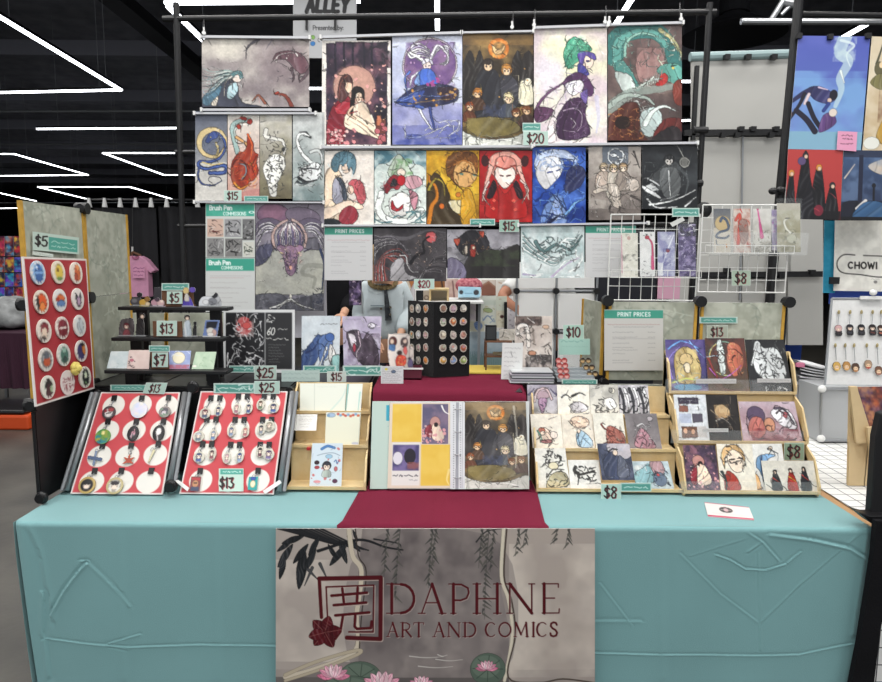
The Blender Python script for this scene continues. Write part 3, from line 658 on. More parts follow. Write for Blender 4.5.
# print rails
RAIL = mat('white satin print rail','bfc0c4',.35)
def rail(x0, y0, x1, y1, label, r=3.0):
 a, b = A(x0, y0, DW - .004), A(x1, y1, DW - .004)
 t = T('print_rail', label, 'print rail', a.lerp(b, .5),'white rails the prints hang from')
 M().bar(a, b, .016, r / 240 * .75).build('bar', RAIL, t)
 for p, s in ((a, -1),(b, 1)): M().box(p.x - .004, p.x + .004, p.y - .013, p.y + .013, p.z - .008, p.z + .008).build('end_cap', WHITE, t)
 return t
rail(201,37,310,38,'white rail over the white-haired man and beast print')
rail(202,110,310,110,'white rail below the white-haired man and beast print')
rail(321,37.5,461,33,'white rail over the red robed couple and the dancer prints')
rail(462,33,533,31.5,'white rail over the brown group print',2.4)
rail(534,28,607,25.5,'white rail over the green-haired figure print')
rail(608,25,682.5,23,'white rail over the teal dragon print')
rail(321,147.5,532,146.5,'white rail between first and second print rows, left of the $20 tag')
rail(534,145,697,143,'white rail between first and second print rows, right of the $20 tag')
rail(195,113.5,316,113.5,'white rail over the four tall animal prints',2.4)
rail(195,202,324,202.5,'white rail below the four tall animal prints',2)
rail(323,225.5,480,225.5,'white rail below the couple in white and red print',2.4)
rail(518,225,648,223,'white rail under the blue close-up print',2.4)
for x, y in ((204,33),(512,27),(534,25),(605,22),(609,22),(681,19)):
 p = A(x, y, DW - .012); tag(M().cyl(p - Vector((0,.004,0)), p + Vector((0,.004,0)),.0075,12).cyl(p + Vector((0,0,.006)), p + Vector((0,0,.022)),.004,8).build('hanger_button', WHITE),'round white hanger button holding up %s' % {204: 'the left landscape print',512: 'the brown group print',534: 'the left end of the green-haired print',605: 'the right end of the green-haired print',609: 'the left end of the teal dragon print',681: 'the right end of the teal dragon print'}[x],'hanger')
# ================================================================== prints on the frame
G = 'prints hanging on the black frame'; LG = 'printed lists and notices'
def wp(z, x0, y0, x1, y1, a, label, d=0, group=G, cat='print', nm='art_print', m=None, bow=0):
 if nm == 'art_print' and group != LG: a.brush(.8,.08)
 return sheet(nm, z.q(x0, y0, x1, y1, DW + d), a, .0012, None, m or PHOTO, label=label, cat=cat, group=group, bow=bow)
# ---- row 1
z = Z(170,0,4.87); a = z.art(155,190,678,520,'b3aca6','8f8587')
a.n('d8d2c6',.8,160,1,.45).n('6f6468',.7,120,2,.55).e(560,300,150,110,'7d6d72',20,.6,1).e(260,230,110,50,'d3cdc0',0,.7,1)
a.s([(430,190),(380,225),(368,285)],'55505a',14,2).s([(495,195),(465,240)],'77707a',8,2).s([(678,330),(655,370),(630,395)],'5b4a50',26,6).s([(590,330),(600,375),(595,395)],'4c3c42',14,5).s([(640,330),(625,370),(628,392)],'4c3c42',12,5)
a.p([(500,290),(520,255),(575,245),(640,262),(675,320),(640,360),(600,330),(560,290)],'5d4048').s([(505,290),(540,262),(600,258),(640,275)],'d8c8c8',5,2).s([(515,300),(520,275)],'f0e4e0',4).dots(8,'e8dcd8',510,262,630,285,4,3)
a.p([(155,480),(190,440),(250,395),(300,385),(330,420),(345,490),(440,520),(155,520)],'3f4250').p([(160,470),(200,430),(250,410),(235,470),(200,510),(160,505)],'4f7286').p([(285,420),(320,400),(330,440),(300,480),(275,470)],'a9c6cd').p([(200,505),(235,465),(225,512)],'e6dccb')
for i in range(9): a.s([(345,355 + i * 2),(270,340 + i * 6),(210,350 + i * 12),(157,330 + i * 18)],('8fa7a3','cdd6cf','3d5258')[i % 3],8,2)
a.e(325,375,24,26,'ead9cd').p([(290,365),(310,345),(345,345),(356,375),(340,382),(330,360),(300,380)],'567f83').s([(400,490),(430,462),(462,500)],'8a5240',5,16).s([(510,450),(560,465),(590,515)],'7d3a2e',10,22).s([(515,452),(525,448)],'b04030',12)
a.scr(22,'8f8a90',380,200,600,500,3,96,.6,.4).scr(14,'2c2a34',520,250,678,395,4,97,.7,.25).scr(20,'dfe8e6',157,330,345,440,3,98,.8,.5).s([(300,370),(270,400),(262,470)],'e8e2d8',7,3)
wp(z, 155,190,678,520, a, 'landscape print of a white-haired man facing a dark horned beast, top left')
z = Z(320,20,4.009); a = z.art(8,82,283,505,'e9e2d8')
a.r(24,86,270,500,'2b2433').n('5b4258',.9,70,1).n('1a1622',.8,60,2).n('a86f78',.5,40,3,.6)
for x in (60,95,130,175,205): a.s([(x, 90),(x + 3,200)],'1c1826',8)
a.e(137,262,84,82,'b88a80').e(137,262,78,76,'c99d8b',0,.7,.4).dots(26,'e7a9a2',26,160,268,495,7,2).dots(16,'f7dfd6',26,110,268,400,3,4)
a.p([(30,400),(60,330),(110,300),(120,340),(105,400),(90,500),(30,500)],'7f1f2c').p([(60,345),(100,320),(150,345),(130,370),(70,375)],'9c2734')
a.p([(110,360),(170,325),(200,370),(240,470),(190,460),(130,440),(95,420)],'e9d3bb').s([(150,400),(190,430),(235,470)],'cfa98a',4)
a.p([(72,270),(80,232),(105,215),(128,232),(130,262),(112,300),(84,330),(70,300)],'4a2c2c').p([(104,250),(124,248),(130,272),(118,290),(104,278)],'eac2a6').s([(108,222),(84,250),(74,320)],'7a4a40',5,2).s([(95,235),(100,262)],'2a1618',7,3).p([(124,300),(130,270),(155,262),(176,282),(174,318),(165,300),(150,290),(138,320),(128,380),(118,350)],'1a1315').p([(142,296),(160,288),(168,304),(160,326),(146,322)],'f0cfb4').s([(148,308),(153,309)],'2a1818',2).s([(160,308),(164,307)],'2a1818',2).s([(152,318),(158,317)],'a84840',2).s([(150,335),(150,372),(185,420)],'fff0dc',6,3).s([(60,350),(100,372),(150,365)],'c04048',6,3).s([(130,345),(112,372),(140,392)],'e8c8ac',11,8).s([(205,380),(230,455),(250,470)],'f6e8d4',8,3).r(222,395,262,455,'6a3a34').r(228,380,246,420,'c87858').dots(8,'ffd0a0',210,360,265,430,3,21)
a.dots(20,'d98f92',26,430,140,498,10,8).dots(12,'f2cfc9',26,440,120,498,6,9).dots(10,'c06a70',220,380,268,495,12,6)
for i in range(16): a.s([(190 + i * 5,84 + (i * 37) % 40),(200 + i * 5,92 + (i * 53) % 50)],'211d26',6,1)
a.dots(14,'26222b',235,80,282,190,7,12)
a.r(0,76,290,88,'e4ded6').r(8,82,24,505,'e4ded6').r(268,190,290,505,'e4ded6').r(0,498,290,510,'e4ded6').r(24,88,60,92,'e4ded6')
wp(z, 8,82,283,505, a, 'white-framed print of a couple in red and cream robes before a full moon')
a = z.art(290,62,570,500,'c9cfe2','8089b8')
a.n('e9ecf4',.7,90,3).r(290,330,570,500,'6f6aa8',.35).r(290,420,570,500,'5058a0',.45).e(440,178,110,108,'d5c9cf').e(440,178,104,102,'86668f').n('5c3f78',.8,50,6,.5,3,(345,90,540,270)).dots(20,'c79cd0',360,100,520,250,4,5)
for i in range(6): a.s([(425,165),(390 - i * 6,150 - i * 4),(365,110 + i * 8),(400,95 + i * 9),(440,120 + i * 6)],('ece9f2','c3bdd6','fff')[i % 3],13,4)
for i in range(5): a.s([(440,160),(470,120 - i * 5),(510,105 + i * 9),(505,160 + i * 4),(480,175)],('f2f0f7','cbc6dc')[i % 2],11,3)
a.e(428,180,17,19,'f3dfd8').p([(408,178),(412,158),(432,150),(450,162),(450,182),(438,166),(424,170)],'dcd8ea').s([(420,182),(424,183)],'3a3a70',2.5).s([(434,182),(438,181)],'3a3a70',2.5).s([(410,200),(370,225),(360,262)],'e8e8f4',12,5).s([(450,205),(470,235),(455,250)],'f3dfd8',9,6).p([(395,205),(430,190),(462,215),(470,260),(430,270),(380,255)],'3f62b8').p([(375,250),(395,215),(400,262)],'7f9fd8')
a.p([(305,325),(360,275),(430,255),(520,260),(555,290),(540,325),(460,345),(400,350),(350,340)],'25284a').p([(305,320),(370,290),(420,280),(380,335),(345,345)],'38509e').p([(470,270),(545,272),(550,300),(500,325)],'32222f').dots(9,'b58a52',470,272,545,320,6,2).dots(10,'a5488a',430,230,475,265,7,3)
a.s([(320,322),(400,300),(480,305),(545,290)],'7a90d8',4,2).s([(350,335),(430,322),(530,315)],'c8a060',3,2).s([(330,312),(420,268),(500,268)],'a8b8ec',3,1).dots(12,'c89048',360,280,470,340,5,31).s([(360,205),(340,235),(352,300)],'5a78c8',9,3).s([(395,350),(420,395),(450,440)],'f1f2f7',12,5).s([(385,340),(410,350)],'4a64b0',16).s([(440,350),(448,400),(460,440)],'3a4a8a',12,6)
a.scr(16,'f5f7ff',340,400,560,470,4,5,.9,.6).s([(350,472),(430,455),(520,415)],'fff',3).n('2d3c88',.7,40,9,.55,3,(290,455,570,500)).s([(300,325),(380,330)],'182038',5,2)
wp(z, 290,62,570,500, a, 'print of a silver-haired dancer in blue robes before a violet moon')
def group(a, k=1.0):
 a.n('b08c50',.7,90,1,.45).n('241d16',.85,70,2,.5).r(572,60,858,100,'8c6a3a',.5)
 for x, w in ((600,30),(640,22),(790,26),(835,36)): a.p([(x - w, 200),(x, 120),(x + w, 200),(x + w, 330),(x - w, 330)],'241f1d')
 a.ring(716,113,34,'c7702a',14).n('f0b060',.6,16,5,.5,3,(680,80,750,150)).p([(690,100),(716,118),(742,98),(730,130),(700,132)],'f3c88c')
 a.p([(630,220),(672,190),(715,215),(728,300),(735,400),(640,400),(615,320)],'25252b').p([(720,230),(755,215),(790,250),(790,340),(735,330)],'39383f')
 a.face(672,180,19,'2b2019','f0cda8').face(748,198,18,'d08c3c','f2cfa6').bust(632,292,16,'c07a34','eec69c','4a3020',4,1.6).bust(600,345,15,'a04a20','eec69c','5d3320',4,1.6).bust(755,312,18,'e9d8a8','f3d5b4','50555c',4,1.7)
 a.bust(785,370,15,'6b3b20','eec69c','2f2a2a',4,1.8).bust(828,360,16,'7d4a2a','eec69c','3a2620',4,1.8).p([(800,250),(830,235),(850,260),(856,330),(800,330)],'dcd6bb').e(832,245,14,16,'f1ead0').s([(795,220),(797,330)],'e8dcc0',3)
 a.n('3a4058',.8,14,7,.5,3,(655,335,745,395)).p([(590,400),(680,385),(770,400),(800,440),(700,470),(610,450)],'6e6238').n('8f8048',.6,30,8,.5,3,(590,390,800,465)).dots(8,'d9a860',600,180,850,330,3,3)
 a.p([(570,445),(590,452),(640,470),(700,476),(770,468),(858,440),(862,520),(568,520)],'d3d4ca').scr(14,'8f948a',572,462,858,508,3,4,.8).s([(640,505),(720,478),(800,490)],'f4f4ee',4)
 return a
a = group(z.art(572,55,858,512,'6f5a38','4a4028')); wp(z, 572,55,858,512, a, 'dark brown group print of eight cloaked young people under a round golden emblem')
z = Z(530,0,4.544); a = z.art(15,128,350,655,'e6e3c6','d6c9c9')
a.n('f4f3e4',.8,140,1).e(200,300,120,160,'eef0b8',0,.5,.8).n('cfb8cc',.6,90,4,.55).e(90,330,70,90,'e9e6f0',0,.6,.8)
for i in range(10): a.s([(235,225),(190 - i * 3,180 + i * 6),(165 + i * 3,215 + i * 9),(180,250 + i * 6)],('3f9c78','58b890','2e7a66','76c9a4')[i % 4],24,4)
a.p([(150,235),(195,165),(250,190),(280,220),(250,250),(200,290),(170,310)],'4aa482').s([(160,300),(170,260),(205,205)],'2a6a5a',8,3).s([(205,175),(230,215)],'8ad8b0',8,3)
a.scr(30,'8fe0b8',155,165,262,250,4,41,.8,.4).scr(18,'1f5a4c',150,170,270,300,4,42,.8,.4).e(258,268,30,42,'efd9c8',-15).p([(215,240),(245,230),(290,240),(300,270),(275,262),(250,250),(240,290),(222,285)],'5a4a9a').e(262,275,8,5,'2b2b60').p([(218,285),(250,300),(268,335),(240,345),(215,320)],'3d3a86')
a.p([(150,370),(205,325),(255,345),(290,400),(270,435),(220,400),(180,410)],'4a2a50').s([(165,365),(110,400),(60,440),(30,490)],'6a4468',8,14).p([(20,490),(70,482),(110,500),(70,545),(25,550)],'54304e')
a.p([(135,480),(200,440),(260,455),(250,520),(272,600),(230,628),(160,636),(118,600)],'3f2744').s([(150,500),(210,490),(235,530),(215,590),(150,590)],'b7a3b8',7,3).s([(185,535),(205,560),(190,580)],'cdbccb',6,3)
a.p([(195,370),(215,400),(150,480),(110,560),(118,636),(70,640),(90,540),(140,440)],'e8dcdc').p([(160,380),(230,360),(240,400),(190,430)],'f1ecf0').scr(12,'b59cc0',20,380,340,640,4,7,.6).scr(16,'8a6a90',120,450,265,620,4,43,.8,.4).scr(10,'9a88c0',160,330,285,430,4,44,.8,.4).s([(250,300),(262,302)],'a85050',3).s([(300,180),(330,260),(320,340)],'c8c4b0',5,2,.6).p([(225,425),(262,405),(255,470)],'6f5aa0').s([(300,440),(310,520),(300,600)],'c9c7e2',24,8,.6)
wp(z, 15,128,350,655, a, 'print of a green-haired figure in dark violet robes on a pale yellow ground')
a = z.art(354,112,690,638,'6b5553','4f4543')
a.n('8e7a72',.7,90,1).n('3b2d2c',.7,80,2)
a.s([(380,250),(400,170),(480,135),(570,140),(630,200),(650,260),(665,310),(640,350)],'35706c',96,50).s([(400,300),(400,200),(470,150),(560,150),(620,210)],'5d9c92',44,26).s([(430,250),(440,190),(500,150),(580,165)],'8fbfb0',14,8)
a.s([(410,300),(450,340),(490,400)],'4b857e',60,26).p([(480,280),(520,215),(590,225),(610,290),(560,350),(500,370)],'8d6a66').n('a88580',.6,40,4,.5,3,(485,215,610,350))
a.s([(590,135),(650,180),(690,250)],'a9a578',22,8).s([(620,150),(670,230)],'d0c68e',9,3).p([(575,320),(600,290),(660,285),(690,310),(680,380),(630,370),(600,340)],'5fa093').scr(46,'a4cfbe',365,135,480,330,4,31,.7,.3).scr(40,'224c4a',365,130,660,300,4,32,.7,.25).scr(16,'dfe8d4',590,130,686,290,5,33,.8,.4).s([(640,300),(668,292)],'24403c',6,2).e(650,306,6,5,'f0d060').scr(30,'d8ded6',360,440,560,500,5,34,.6,.5).s([(560,345),(530,372),(500,380)],'eef0e8',8,2).s([(600,290),(580,262),(590,240)],'cfd8c0',7,2).p([(570,380),(600,330),(625,340),(620,370),(590,390)],'a52a28').s([(480,400),(540,365),(600,350)],'d8e0d6',10,4)
for i in range(12): a.s([(470 + i * 10,410 - i * 4),(480 + i * 10,380 - i * 6)],'cfe0d4',5,1)
a.p([(385,325),(450,335),(480,380),(470,430),(420,410)],'c8d3cd').s([(360,500),(420,440),(500,410),(600,400),(680,380)],'8d9a92',60,20,.8).s([(360,480),(430,430),(520,440),(560,470)],'a8b5ac',28,10)
a.p([(354,540),(390,500),(450,460),(490,470),(500,530),(500,600),(530,638),(354,638)],'4b221a').scr(40,'c9854e',356,490,520,630,5,3,.9,.3).e(420,555,34,30,'22130f')
a.p([(500,520),(560,480),(600,520),(580,590),(550,620),(510,600)],'b9c9c6').s([(520,560),(560,500),(610,480),(660,500)],'dfe8e3',26,6).p([(600,545),(690,540),(690,638),(560,638)],'5d2320').p([(550,638),(640,570),(690,600),(690,638)],'251f22').p([(650,380),(690,360),(690,470),(655,460)],'7a3328')
wp(z, 354,112,690,638, a, 'print of a large teal dragon coiling over red-brown flames')
# ---- tall prints
z = Z(185,100,4.87)
a = z.art(50,55,204,490,'5a6070','c6c3bd').r(50,300,204,490,'ccc9c2',.8); a.e(130,205,76,76,'d6c08e').e(134,212,54,54,'6a7080')
dr = [(130,190),(150,170),(180,190),(190,230),(170,275),(120,300),(75,300),(70,325),(120,335),(185,320),(190,335)]
dr = [(118,196),(135,168),(165,165),(190,195),(192,240),(165,280),(115,298),(72,296),(66,318),(100,332),(150,322),(196,318),(188,350),(120,352)]
a.s(dr, '2a3a70',8,20).s(dr, '4c66a8',3,8).s([(150,205),(160,240),(150,275)],'d8c48a',14,8).s([(85,300),(130,312),(180,306)],'cdb87e',8,6).s([(70,325),(62,370),(85,405),(135,412),(178,390)],'3a4c84',11,4).s([(178,390),(165,372),(125,370),(112,388),(130,402)],'5a5a70',3,2).p([(98,200),(112,170),(138,150),(162,158),(155,182),(130,192),(118,208)],'3a4c84').scr(14,'aab8e0',98,160,195,250,3,2,.8,.4).scr(10,'e8dca8',140,200,170,280,2,4,.8,.5).e(124,178,3,3,'f0e8b0')
TG = 'tall narrow animal prints'
wp(z, 50,55,204,490, a, 'tall narrow print of a blue coiled dragon before a yellow moon', group=TG)
a = z.art(208,72,362,490,'d9d4cb','c99a8c')
a.s([(255,250),(235,180),(230,130),(260,100),(310,95)],'9fb8b4',24,22).s([(250,200),(240,150),(265,120)],'cbd6cf',12,8).e(285,88,18,9,'8f2a24',15).e(315,104,12,14,'9c2c26').e(262,128,12,12,'a23a2c').s([(250,180),(300,215),(310,260)],'d9a870',16,8)
a.p([(222,340),(228,300),(250,265),(282,250),(300,215),(303,160),(330,205),(338,250),(356,262),(346,300),(358,345),(335,385),(310,400),(290,430),(250,425),(228,390)],'9c3420').s([(303,165),(325,220),(315,290)],'d86030',10,3).s([(345,270),(325,320),(340,370)],'6e1c12',9,3).s([(240,400),(270,428),(318,405)],'e0903c',14,5).s([(230,320),(250,290),(285,300),(300,340),(285,380),(262,388)],'5c2018',10,5).s([(265,305),(292,318),(294,355),(272,385)],'7f8c96',7,5).scr(24,'d9552a',230,250,350,420,4,3,.9).scr(12,'f0b050',235,300,350,425,3,5)
a.p([(208,455),(260,450),(362,430),(362,490),(208,490)],'c28480',.7)
wp(z, 208,72,362,490, a, 'tall narrow print of a flame-orange phoenix', group=TG)
a = z.art(365,72,520,480,'d5d2ca','5f5844').n('8a8468',.6,80,2)
a.s([(395,145),(392,175),(430,185),(470,195),(485,230),(480,260)],'e4e2da',22,12).p([(385,310),(430,260),(475,270),(490,310),(470,360),(450,410),(445,465),(415,462),(400,400),(380,350)],'e6e5de').scr(50,'3a3a38',382,265,482,440,4,3,.9,.25).scr(12,'2d2d2c',395,150,490,260,3,6).e(478,240,8,10,'333')
wp(z, 365,72,520,480, a, 'tall narrow print of a striped white tiger seen from above', group=TG)
a = z.art(525,60,680,490,'c6c8c6','6f8080').n('e2e3e0',.6,80,2).r(525,300,680,400,'9aa8a6',.4)
a.s([(612,178),(580,160),(552,172),(550,215),(575,262),(612,300)],'eceeec',12,20).s([(612,178),(590,172)],'24282a',8,3).s([(560,158),(590,152),(605,166)],'3a3e40',7,2).p([(556,350),(590,315),(640,300),(664,330),(648,380),(600,402),(565,392)],'e4e7e6').s([(612,250),(650,245),(668,290),(660,330)],'d6dad8',18,8).s([(560,340),(600,330),(650,335)],'22262a',9,3).s([(552,375),(590,395),(640,385)],'22262a',12,4).s([(545,395),(575,405),(610,400)],'3a4044',9,3).scr(34,'23282a',550,300,668,400,3,4,.9,.25).scr(10,'f4f6f4',560,310,660,395,3,8).s([(540,408),(600,415),(670,400)],'d7dddc',5,2)
wp(z, 525,60,680,490, a, 'tall narrow print of a white crane with black plumage', group=TG)
# ---- row 2
z = Z(320,140,4.872); a = z.art(20,52,262,412,'e2d9cf').n('efe9e0',.7,60,1).r(20,52,262,70,'cfcbc4',.6)
a.p([(20,205),(30,150),(62,128),(95,150),(112,200),(122,270),(128,320),(110,380),(60,395),(20,380)],'e6cfb4').p([(62,205),(84,182),(108,215),(116,262),(106,320),(84,318),(60,282)],'9a9aa8').p([(82,178),(112,196),(132,262),(128,292),(112,280),(104,230)],'38404c').e(128,128,24,34,'ead2be',10).p([(52,128),(58,90),(84,60),(122,52),(158,66),(176,100),(170,150),(160,166),(150,130),(138,150),(128,112),(112,128),(98,118),(84,150),(66,152)],'547684').scr(14,'34505e',60,58,170,145,4,21,.8,.4).scr(8,'8fb0ba',65,60,160,130,3,22,.8,.4)
a.p([(138,212),(158,190),(192,192),(215,225),(222,280),(205,312),(182,300),(170,262),(156,240)],'b8525a').scr(16,'d87f80',150,195,218,300,4,23,.8,.4).e(150,240,15,22,'eccdb8').p([(20,330),(70,318),(130,290),(205,315),(200,335),(130,335),(60,372),(20,390)],'ead3bd').p([(92,392),(100,345),(140,318),(176,335),(184,368),(164,402),(120,410)],'9c3440').p([(22,385),(60,380),(95,395),(90,412),(22,412)],'1f2328').scr(8,'caa',180,80,255,200,2,4,.5).s([(136,140),(146,142)],'4a3a3a',2.5)
wp(z, 20,52,262,412, a, 'second-row print of a blue-haired man holding a child in pale colours')
a = z.art(265,52,517,410,'4f7c88','dfe5df').r(265,52,517,140,'3f6878',.7).n('e9efe8',.8,60,2,.5).p([(265,150),(330,110),(380,70),(430,110),(515,150),(517,400),(265,400)],'dfe6de',.8)
a.scr(26,'f6faf6',268,150,515,400,5,93,.8,.4).scr(16,'7fa8ac',268,160,515,400,3,94,.7,.5).p([(330,170),(370,75),(400,80),(450,160),(440,190)],'c3d0be').n('6f9a68',.8,18,6,.55,3,(350,90,450,170)).e(395,155,22,20,'e6d8c8').p([(415,180),(480,175),(495,215),(440,240),(410,215)],'d9a6b0').p([(310,230),(340,180),(375,170),(395,210),(380,240),(350,235),(325,260)],'8c2630').p([(340,225),(360,185),(380,215)],'1c1c20').e(395,195,20,26,'b8202c')
a.s([(300,260),(285,330),(330,385),(440,390),(490,340)],'eef2ee',34,30).p([(340,280),(400,250),(440,290),(430,350),(380,375),(340,340)],'ece8e4').p([(350,290),(345,330),(372,345),(400,335),(405,310),(380,330),(362,318)],'a8242e').p([(430,245),(470,260),(475,300),(455,340)],'c98a98').scr(12,'3f7f8c',268,345,515,400,6,5,.8,.6).scr(10,'fff',270,200,510,350,5,8,.8)
wp(z, 265,52,517,410, a, 'second-row print of a green-crowned figure amid white waves and red sashes')
a = z.art(518,52,775,412,'c79220','a87818').n('f0c840',.8,70,1).n('7a5210',.6,50,2,.6)
a.p([(520,412),(518,240),(560,160),(620,230),(650,330),(700,412)],'3a2d1a').s([(530,400),(545,320),(570,280),(560,220),(535,200),(530,170)],'c97a24',24,8).s([(530,240),(560,190),(600,210),(610,270)],'a8943a',14,5).e(592,320,14,14,'d9702a').e(672,265,12,12,'d98030').p([(625,300),(660,290),(710,300),(700,360),(650,345)],'eadcae').p([(690,250),(740,250),(760,412),(690,412)],'d8a028')
a.e(705,150,62,78,'d9a86a',10).p([(615,160),(620,90),(670,55),(740,60),(772,100),(765,160),(740,110),(680,100),(650,150),(655,200),(640,190)],'6b3f1a').scr(30,'a8682c',615,55,768,140,5,51,.8,.3).scr(16,'3a200c',618,60,765,170,4,52,.8,.3).s([(650,120),(700,100),(760,130)],'a86a30',9,3).e(690,165,9,5,'5a8a80').e(752,168,8,5,'5a8a80').s([(722,225),(740,222)],'9a4a30',4).s([(665,165),(700,152),(730,155)],'4a2a10',5).s([(738,160),(760,165)],'4a2a10',5).s([(730,165),(745,200),(722,205)],'b07a40',3).s([(660,190),(690,240),(715,238)],'8a5a28',4).s([(640,190),(700,250)],'3a200c',5,2)
wp(z, 518,52,775,412, a, 'second-row print in golden yellow of a brown-haired face')
z = Z(470,135,3.675); a = z.art(35,58,228,320,'9c1a1e','8a1418').n('c4302c',.7,50,1)
a.e(128,110,62,52,'e6a394').s([(75,120),(60,180),(45,240)],'e9b6a8',18,6).s([(180,120),(200,180),(215,235)],'e9b6a8',18,6).p([(90,130),(128,100),(165,130),(160,165),(128,195),(97,165)],'f4dfd4').p([(85,140),(95,90),(128,75),(165,92),(172,145),(155,115),(128,128),(100,115)],'dd8a7c').e(55,95,14,20,'3c1a1c').e(200,95,14,20,'3c1a1c').p([(60,300),(70,210),(100,185),(128,215),(160,185),(190,215),(205,300)],'b01c1c').p([(62,225),(85,165),(98,190),(80,230)],'24141a').p([(195,225),(170,165),(160,190),(178,230)],'24141a')
for x, y in ((88,238),(160,240),(85,270),(165,272)): a.p([(x, y - 9),(x + 9, y),(x, y + 9),(x - 9, y)],'e0584a',1,0)
a.s([(70,170),(48,220),(70,255)],'f0d2c8',9,3).s([(185,165),(212,200),(190,250)],'f0d2c8',9,3).s([(112,148),(122,150)],'5a1a20',4).s([(136,150),(148,147)],'5a1a20',4).s([(90,112),(128,122),(168,112)],'a03028',4)
wp(z, 35,58,228,320, a, 'second-row print in scarlet of a pink-haired face')
a = z.art(230,45,425,325,'2b50a8','1f429c').n('5d86d8',.7,60,1).n('132c70',.8,50,3,.55)
a.p([(235,110),(250,70),(300,52),(360,60),(400,110),(380,100),(340,85),(290,90),(250,130)],'bccbe8').p([(240,140),(265,85),(320,80),(340,130),(300,180),(270,195)],'e3e2e4').scr(14,'93a8cc',240,60,400,130,7,3,.9,.5).p([(360,130),(400,110),(425,140),(400,190),(350,210)],'2a2f58').p([(262,325),(270,270),(310,215),(345,240),(350,325)],'6f8cc4').p([(290,300),(320,225),(340,300)],'93a6cf').scr(12,'10245f',235,180,420,320,9,6,.8,.5).s([(350,290),(385,250),(420,230)],'7fb2ec',12,3).s([(290,320),(330,290)],'12163a',12,4).s([(285,138),(302,134)],'2a4aa0',4).s([(318,130),(332,124)],'2a4aa0',4).scr(26,'d8e2f4',245,55,400,120,4,61,.8,.4).scr(22,'6f9ce8',240,190,420,320,4,62,.8,.4).scr(14,'0c1a4c',340,60,424,200,5,63,.8,.4)
wp(z, 230,45,425,325, a, 'second-row print in deep blue of a silver-haired face')
a = z.art(436,42,628,312,'a39b94','6a625e').n('c6beb4',.6,50,1).r(485,42,580,105,'55606e',.8)
for x in (455,500,560,600): a.s([(x, 150),(x + 4,300)],'8a827c',5,5,.6)
a.scr(10,'e9ecee',495,50,575,100,6,2,.9).ring(535,78,28,'dfe3e6',5)
a.p([(450,150),(620,150),(620,230),(450,230)],'8a7f78',.5).bust(490,118,13,'c9b596','f0dcc8','b8a79a',6,1.8).bust(527,122,13,'d0b88e','f0dcc8','d9cfc0',8,1.6).bust(562,120,13,'bfa27e','f0dcc8','8e837a',6,1.8).p([(455,200),(520,175),(545,190),(555,260),(525,262),(505,205),(460,215)],'c9bcae').s([(535,190),(545,260)],'efe4d8',7,4).s([(520,190),(530,255)],'efe4d8',7,4).p([(575,165),(610,160),(620,190),(590,205)],'d3c6ba')
a.s([(600,60),(622,120)],'3a3534',6,2).s([(478,150),(470,185),(500,195)],'efe2d6',8,5).s([(572,150),(585,185),(560,198)],'efe2d6',8,5).s([(515,262),(512,280),(528,284)],'3f3836',7,4).s([(550,262),(552,282),(566,284)],'3f3836',7,4).scr(16,'dcd2c8',455,160,620,260,3,91,.8,.3).scr(10,'4c4440',445,180,625,300,3,92,.8,.4).s([(590,220),(628,240)],'4a4442',8,3).r(436,270,628,312,'5c5450',.6).scr(6,'d8d2cc',440,275,470,305,3,4)
wp(z, 436,42,628,312, a, 'second-row sepia print of three fair-haired figures seated below a crest')
a = z.art(632,35,836,272,'25272a').n('3b3f42',.8,60,2).n('15171a',.8,50,4)
a.p([(640,190),(690,170),(720,190),(660,210)],'cfd2d2').p([(660,160),(700,120),(735,95),(770,110),(770,190),(740,210),(700,200)],'3c3e40').s([(655,160),(700,185)],'c6c9ca',7).face(732,92,16,'1b1c1e','cfcac4').e(740,200,22,34,'b9bcb8',0,.8,.4).s([(762,40),(785,85)],'b9b9b4',4).e(788,100,14,20,'6a6a66').ring(788,100,17,'9a9a94',4)
a.scr(22,'6f7476',640,100,800,230,3,95,.8,.4).s([(770,120),(800,160),(790,215)],'4a4e50',14,6).p([(700,130),(728,116),(762,124),(775,180),(752,228),(716,226),(696,180)],'5a5d5e').s([(730,130),(735,222)],'d8dada',6,3).s([(660,255),(720,245),(780,225),(828,200)],'e6e8e8',9,4).s([(650,235),(690,265),(760,262)],'dfe1e1',7,4).s([(790,262),(830,225)],'e6e8e8',8,3).s([(700,240),(770,215)],'b8bcbc',4,2).p([(640,185),(700,225),(690,232),(636,196)],'d9dbdb')
wp(z, 632,35,836,272, a, 'black-and-white print of a dark cloaked figure, right end of second row')
# ---- row 3
MINT = '4f9e90'; MINTL = 'b8d6cc'
z = Z(200,198,10.66); a = z.art(60,55,585,635,'c6cac6', dens=1.6); a.r(66,68,578,195,'3f9d88').n('5cb49c',.5,60,1,.5,3,(66,68,578,195))
a.t('Brush Pen',105,82,46,'e6f2ee',11,.16).t('COMMISSIONS',250,150,34,'d5ebe4',7,.14).e(548,152,30,14,'dff0ea').e(548,152,16,8,'4f9e90')
for k, (x0, y0, x1, y1, c, w) in enumerate(((80,220,250,412,'c9ab9c','4a3c3a'),(262,225,440,415,'98989a','1e1e20'),(452,225,575,450,'6f6f70','222'),(75,425,255,628,'858484','3a3a3c'),(268,430,450,628,'7c7b7a','1a1a1c'),(462,470,572,622,'c9c9c0','2f3a30'))):
 a.r(x0, y0, x1, y1, c).scr(12, w, x0 + 12, y0 + 15, x1 - 12, y1 - 15,13, k + 3,.8,.6).scr(5,'ddd', x0 + 12, y0 + 15, x1 - 12, y1 - 15,10, k + 23,.7,.6).s([(x0 + (x1 - x0) * .35, y1 - 60),(x1 - 40, y1 - 50)],'5a2a28' if k == 0 else w, 18,6)
LG = 'printed lists and notices'
wp(z, 60,55,585,635, a, 'brush pen commission sheet with mint header over six small sketches', group=LG)
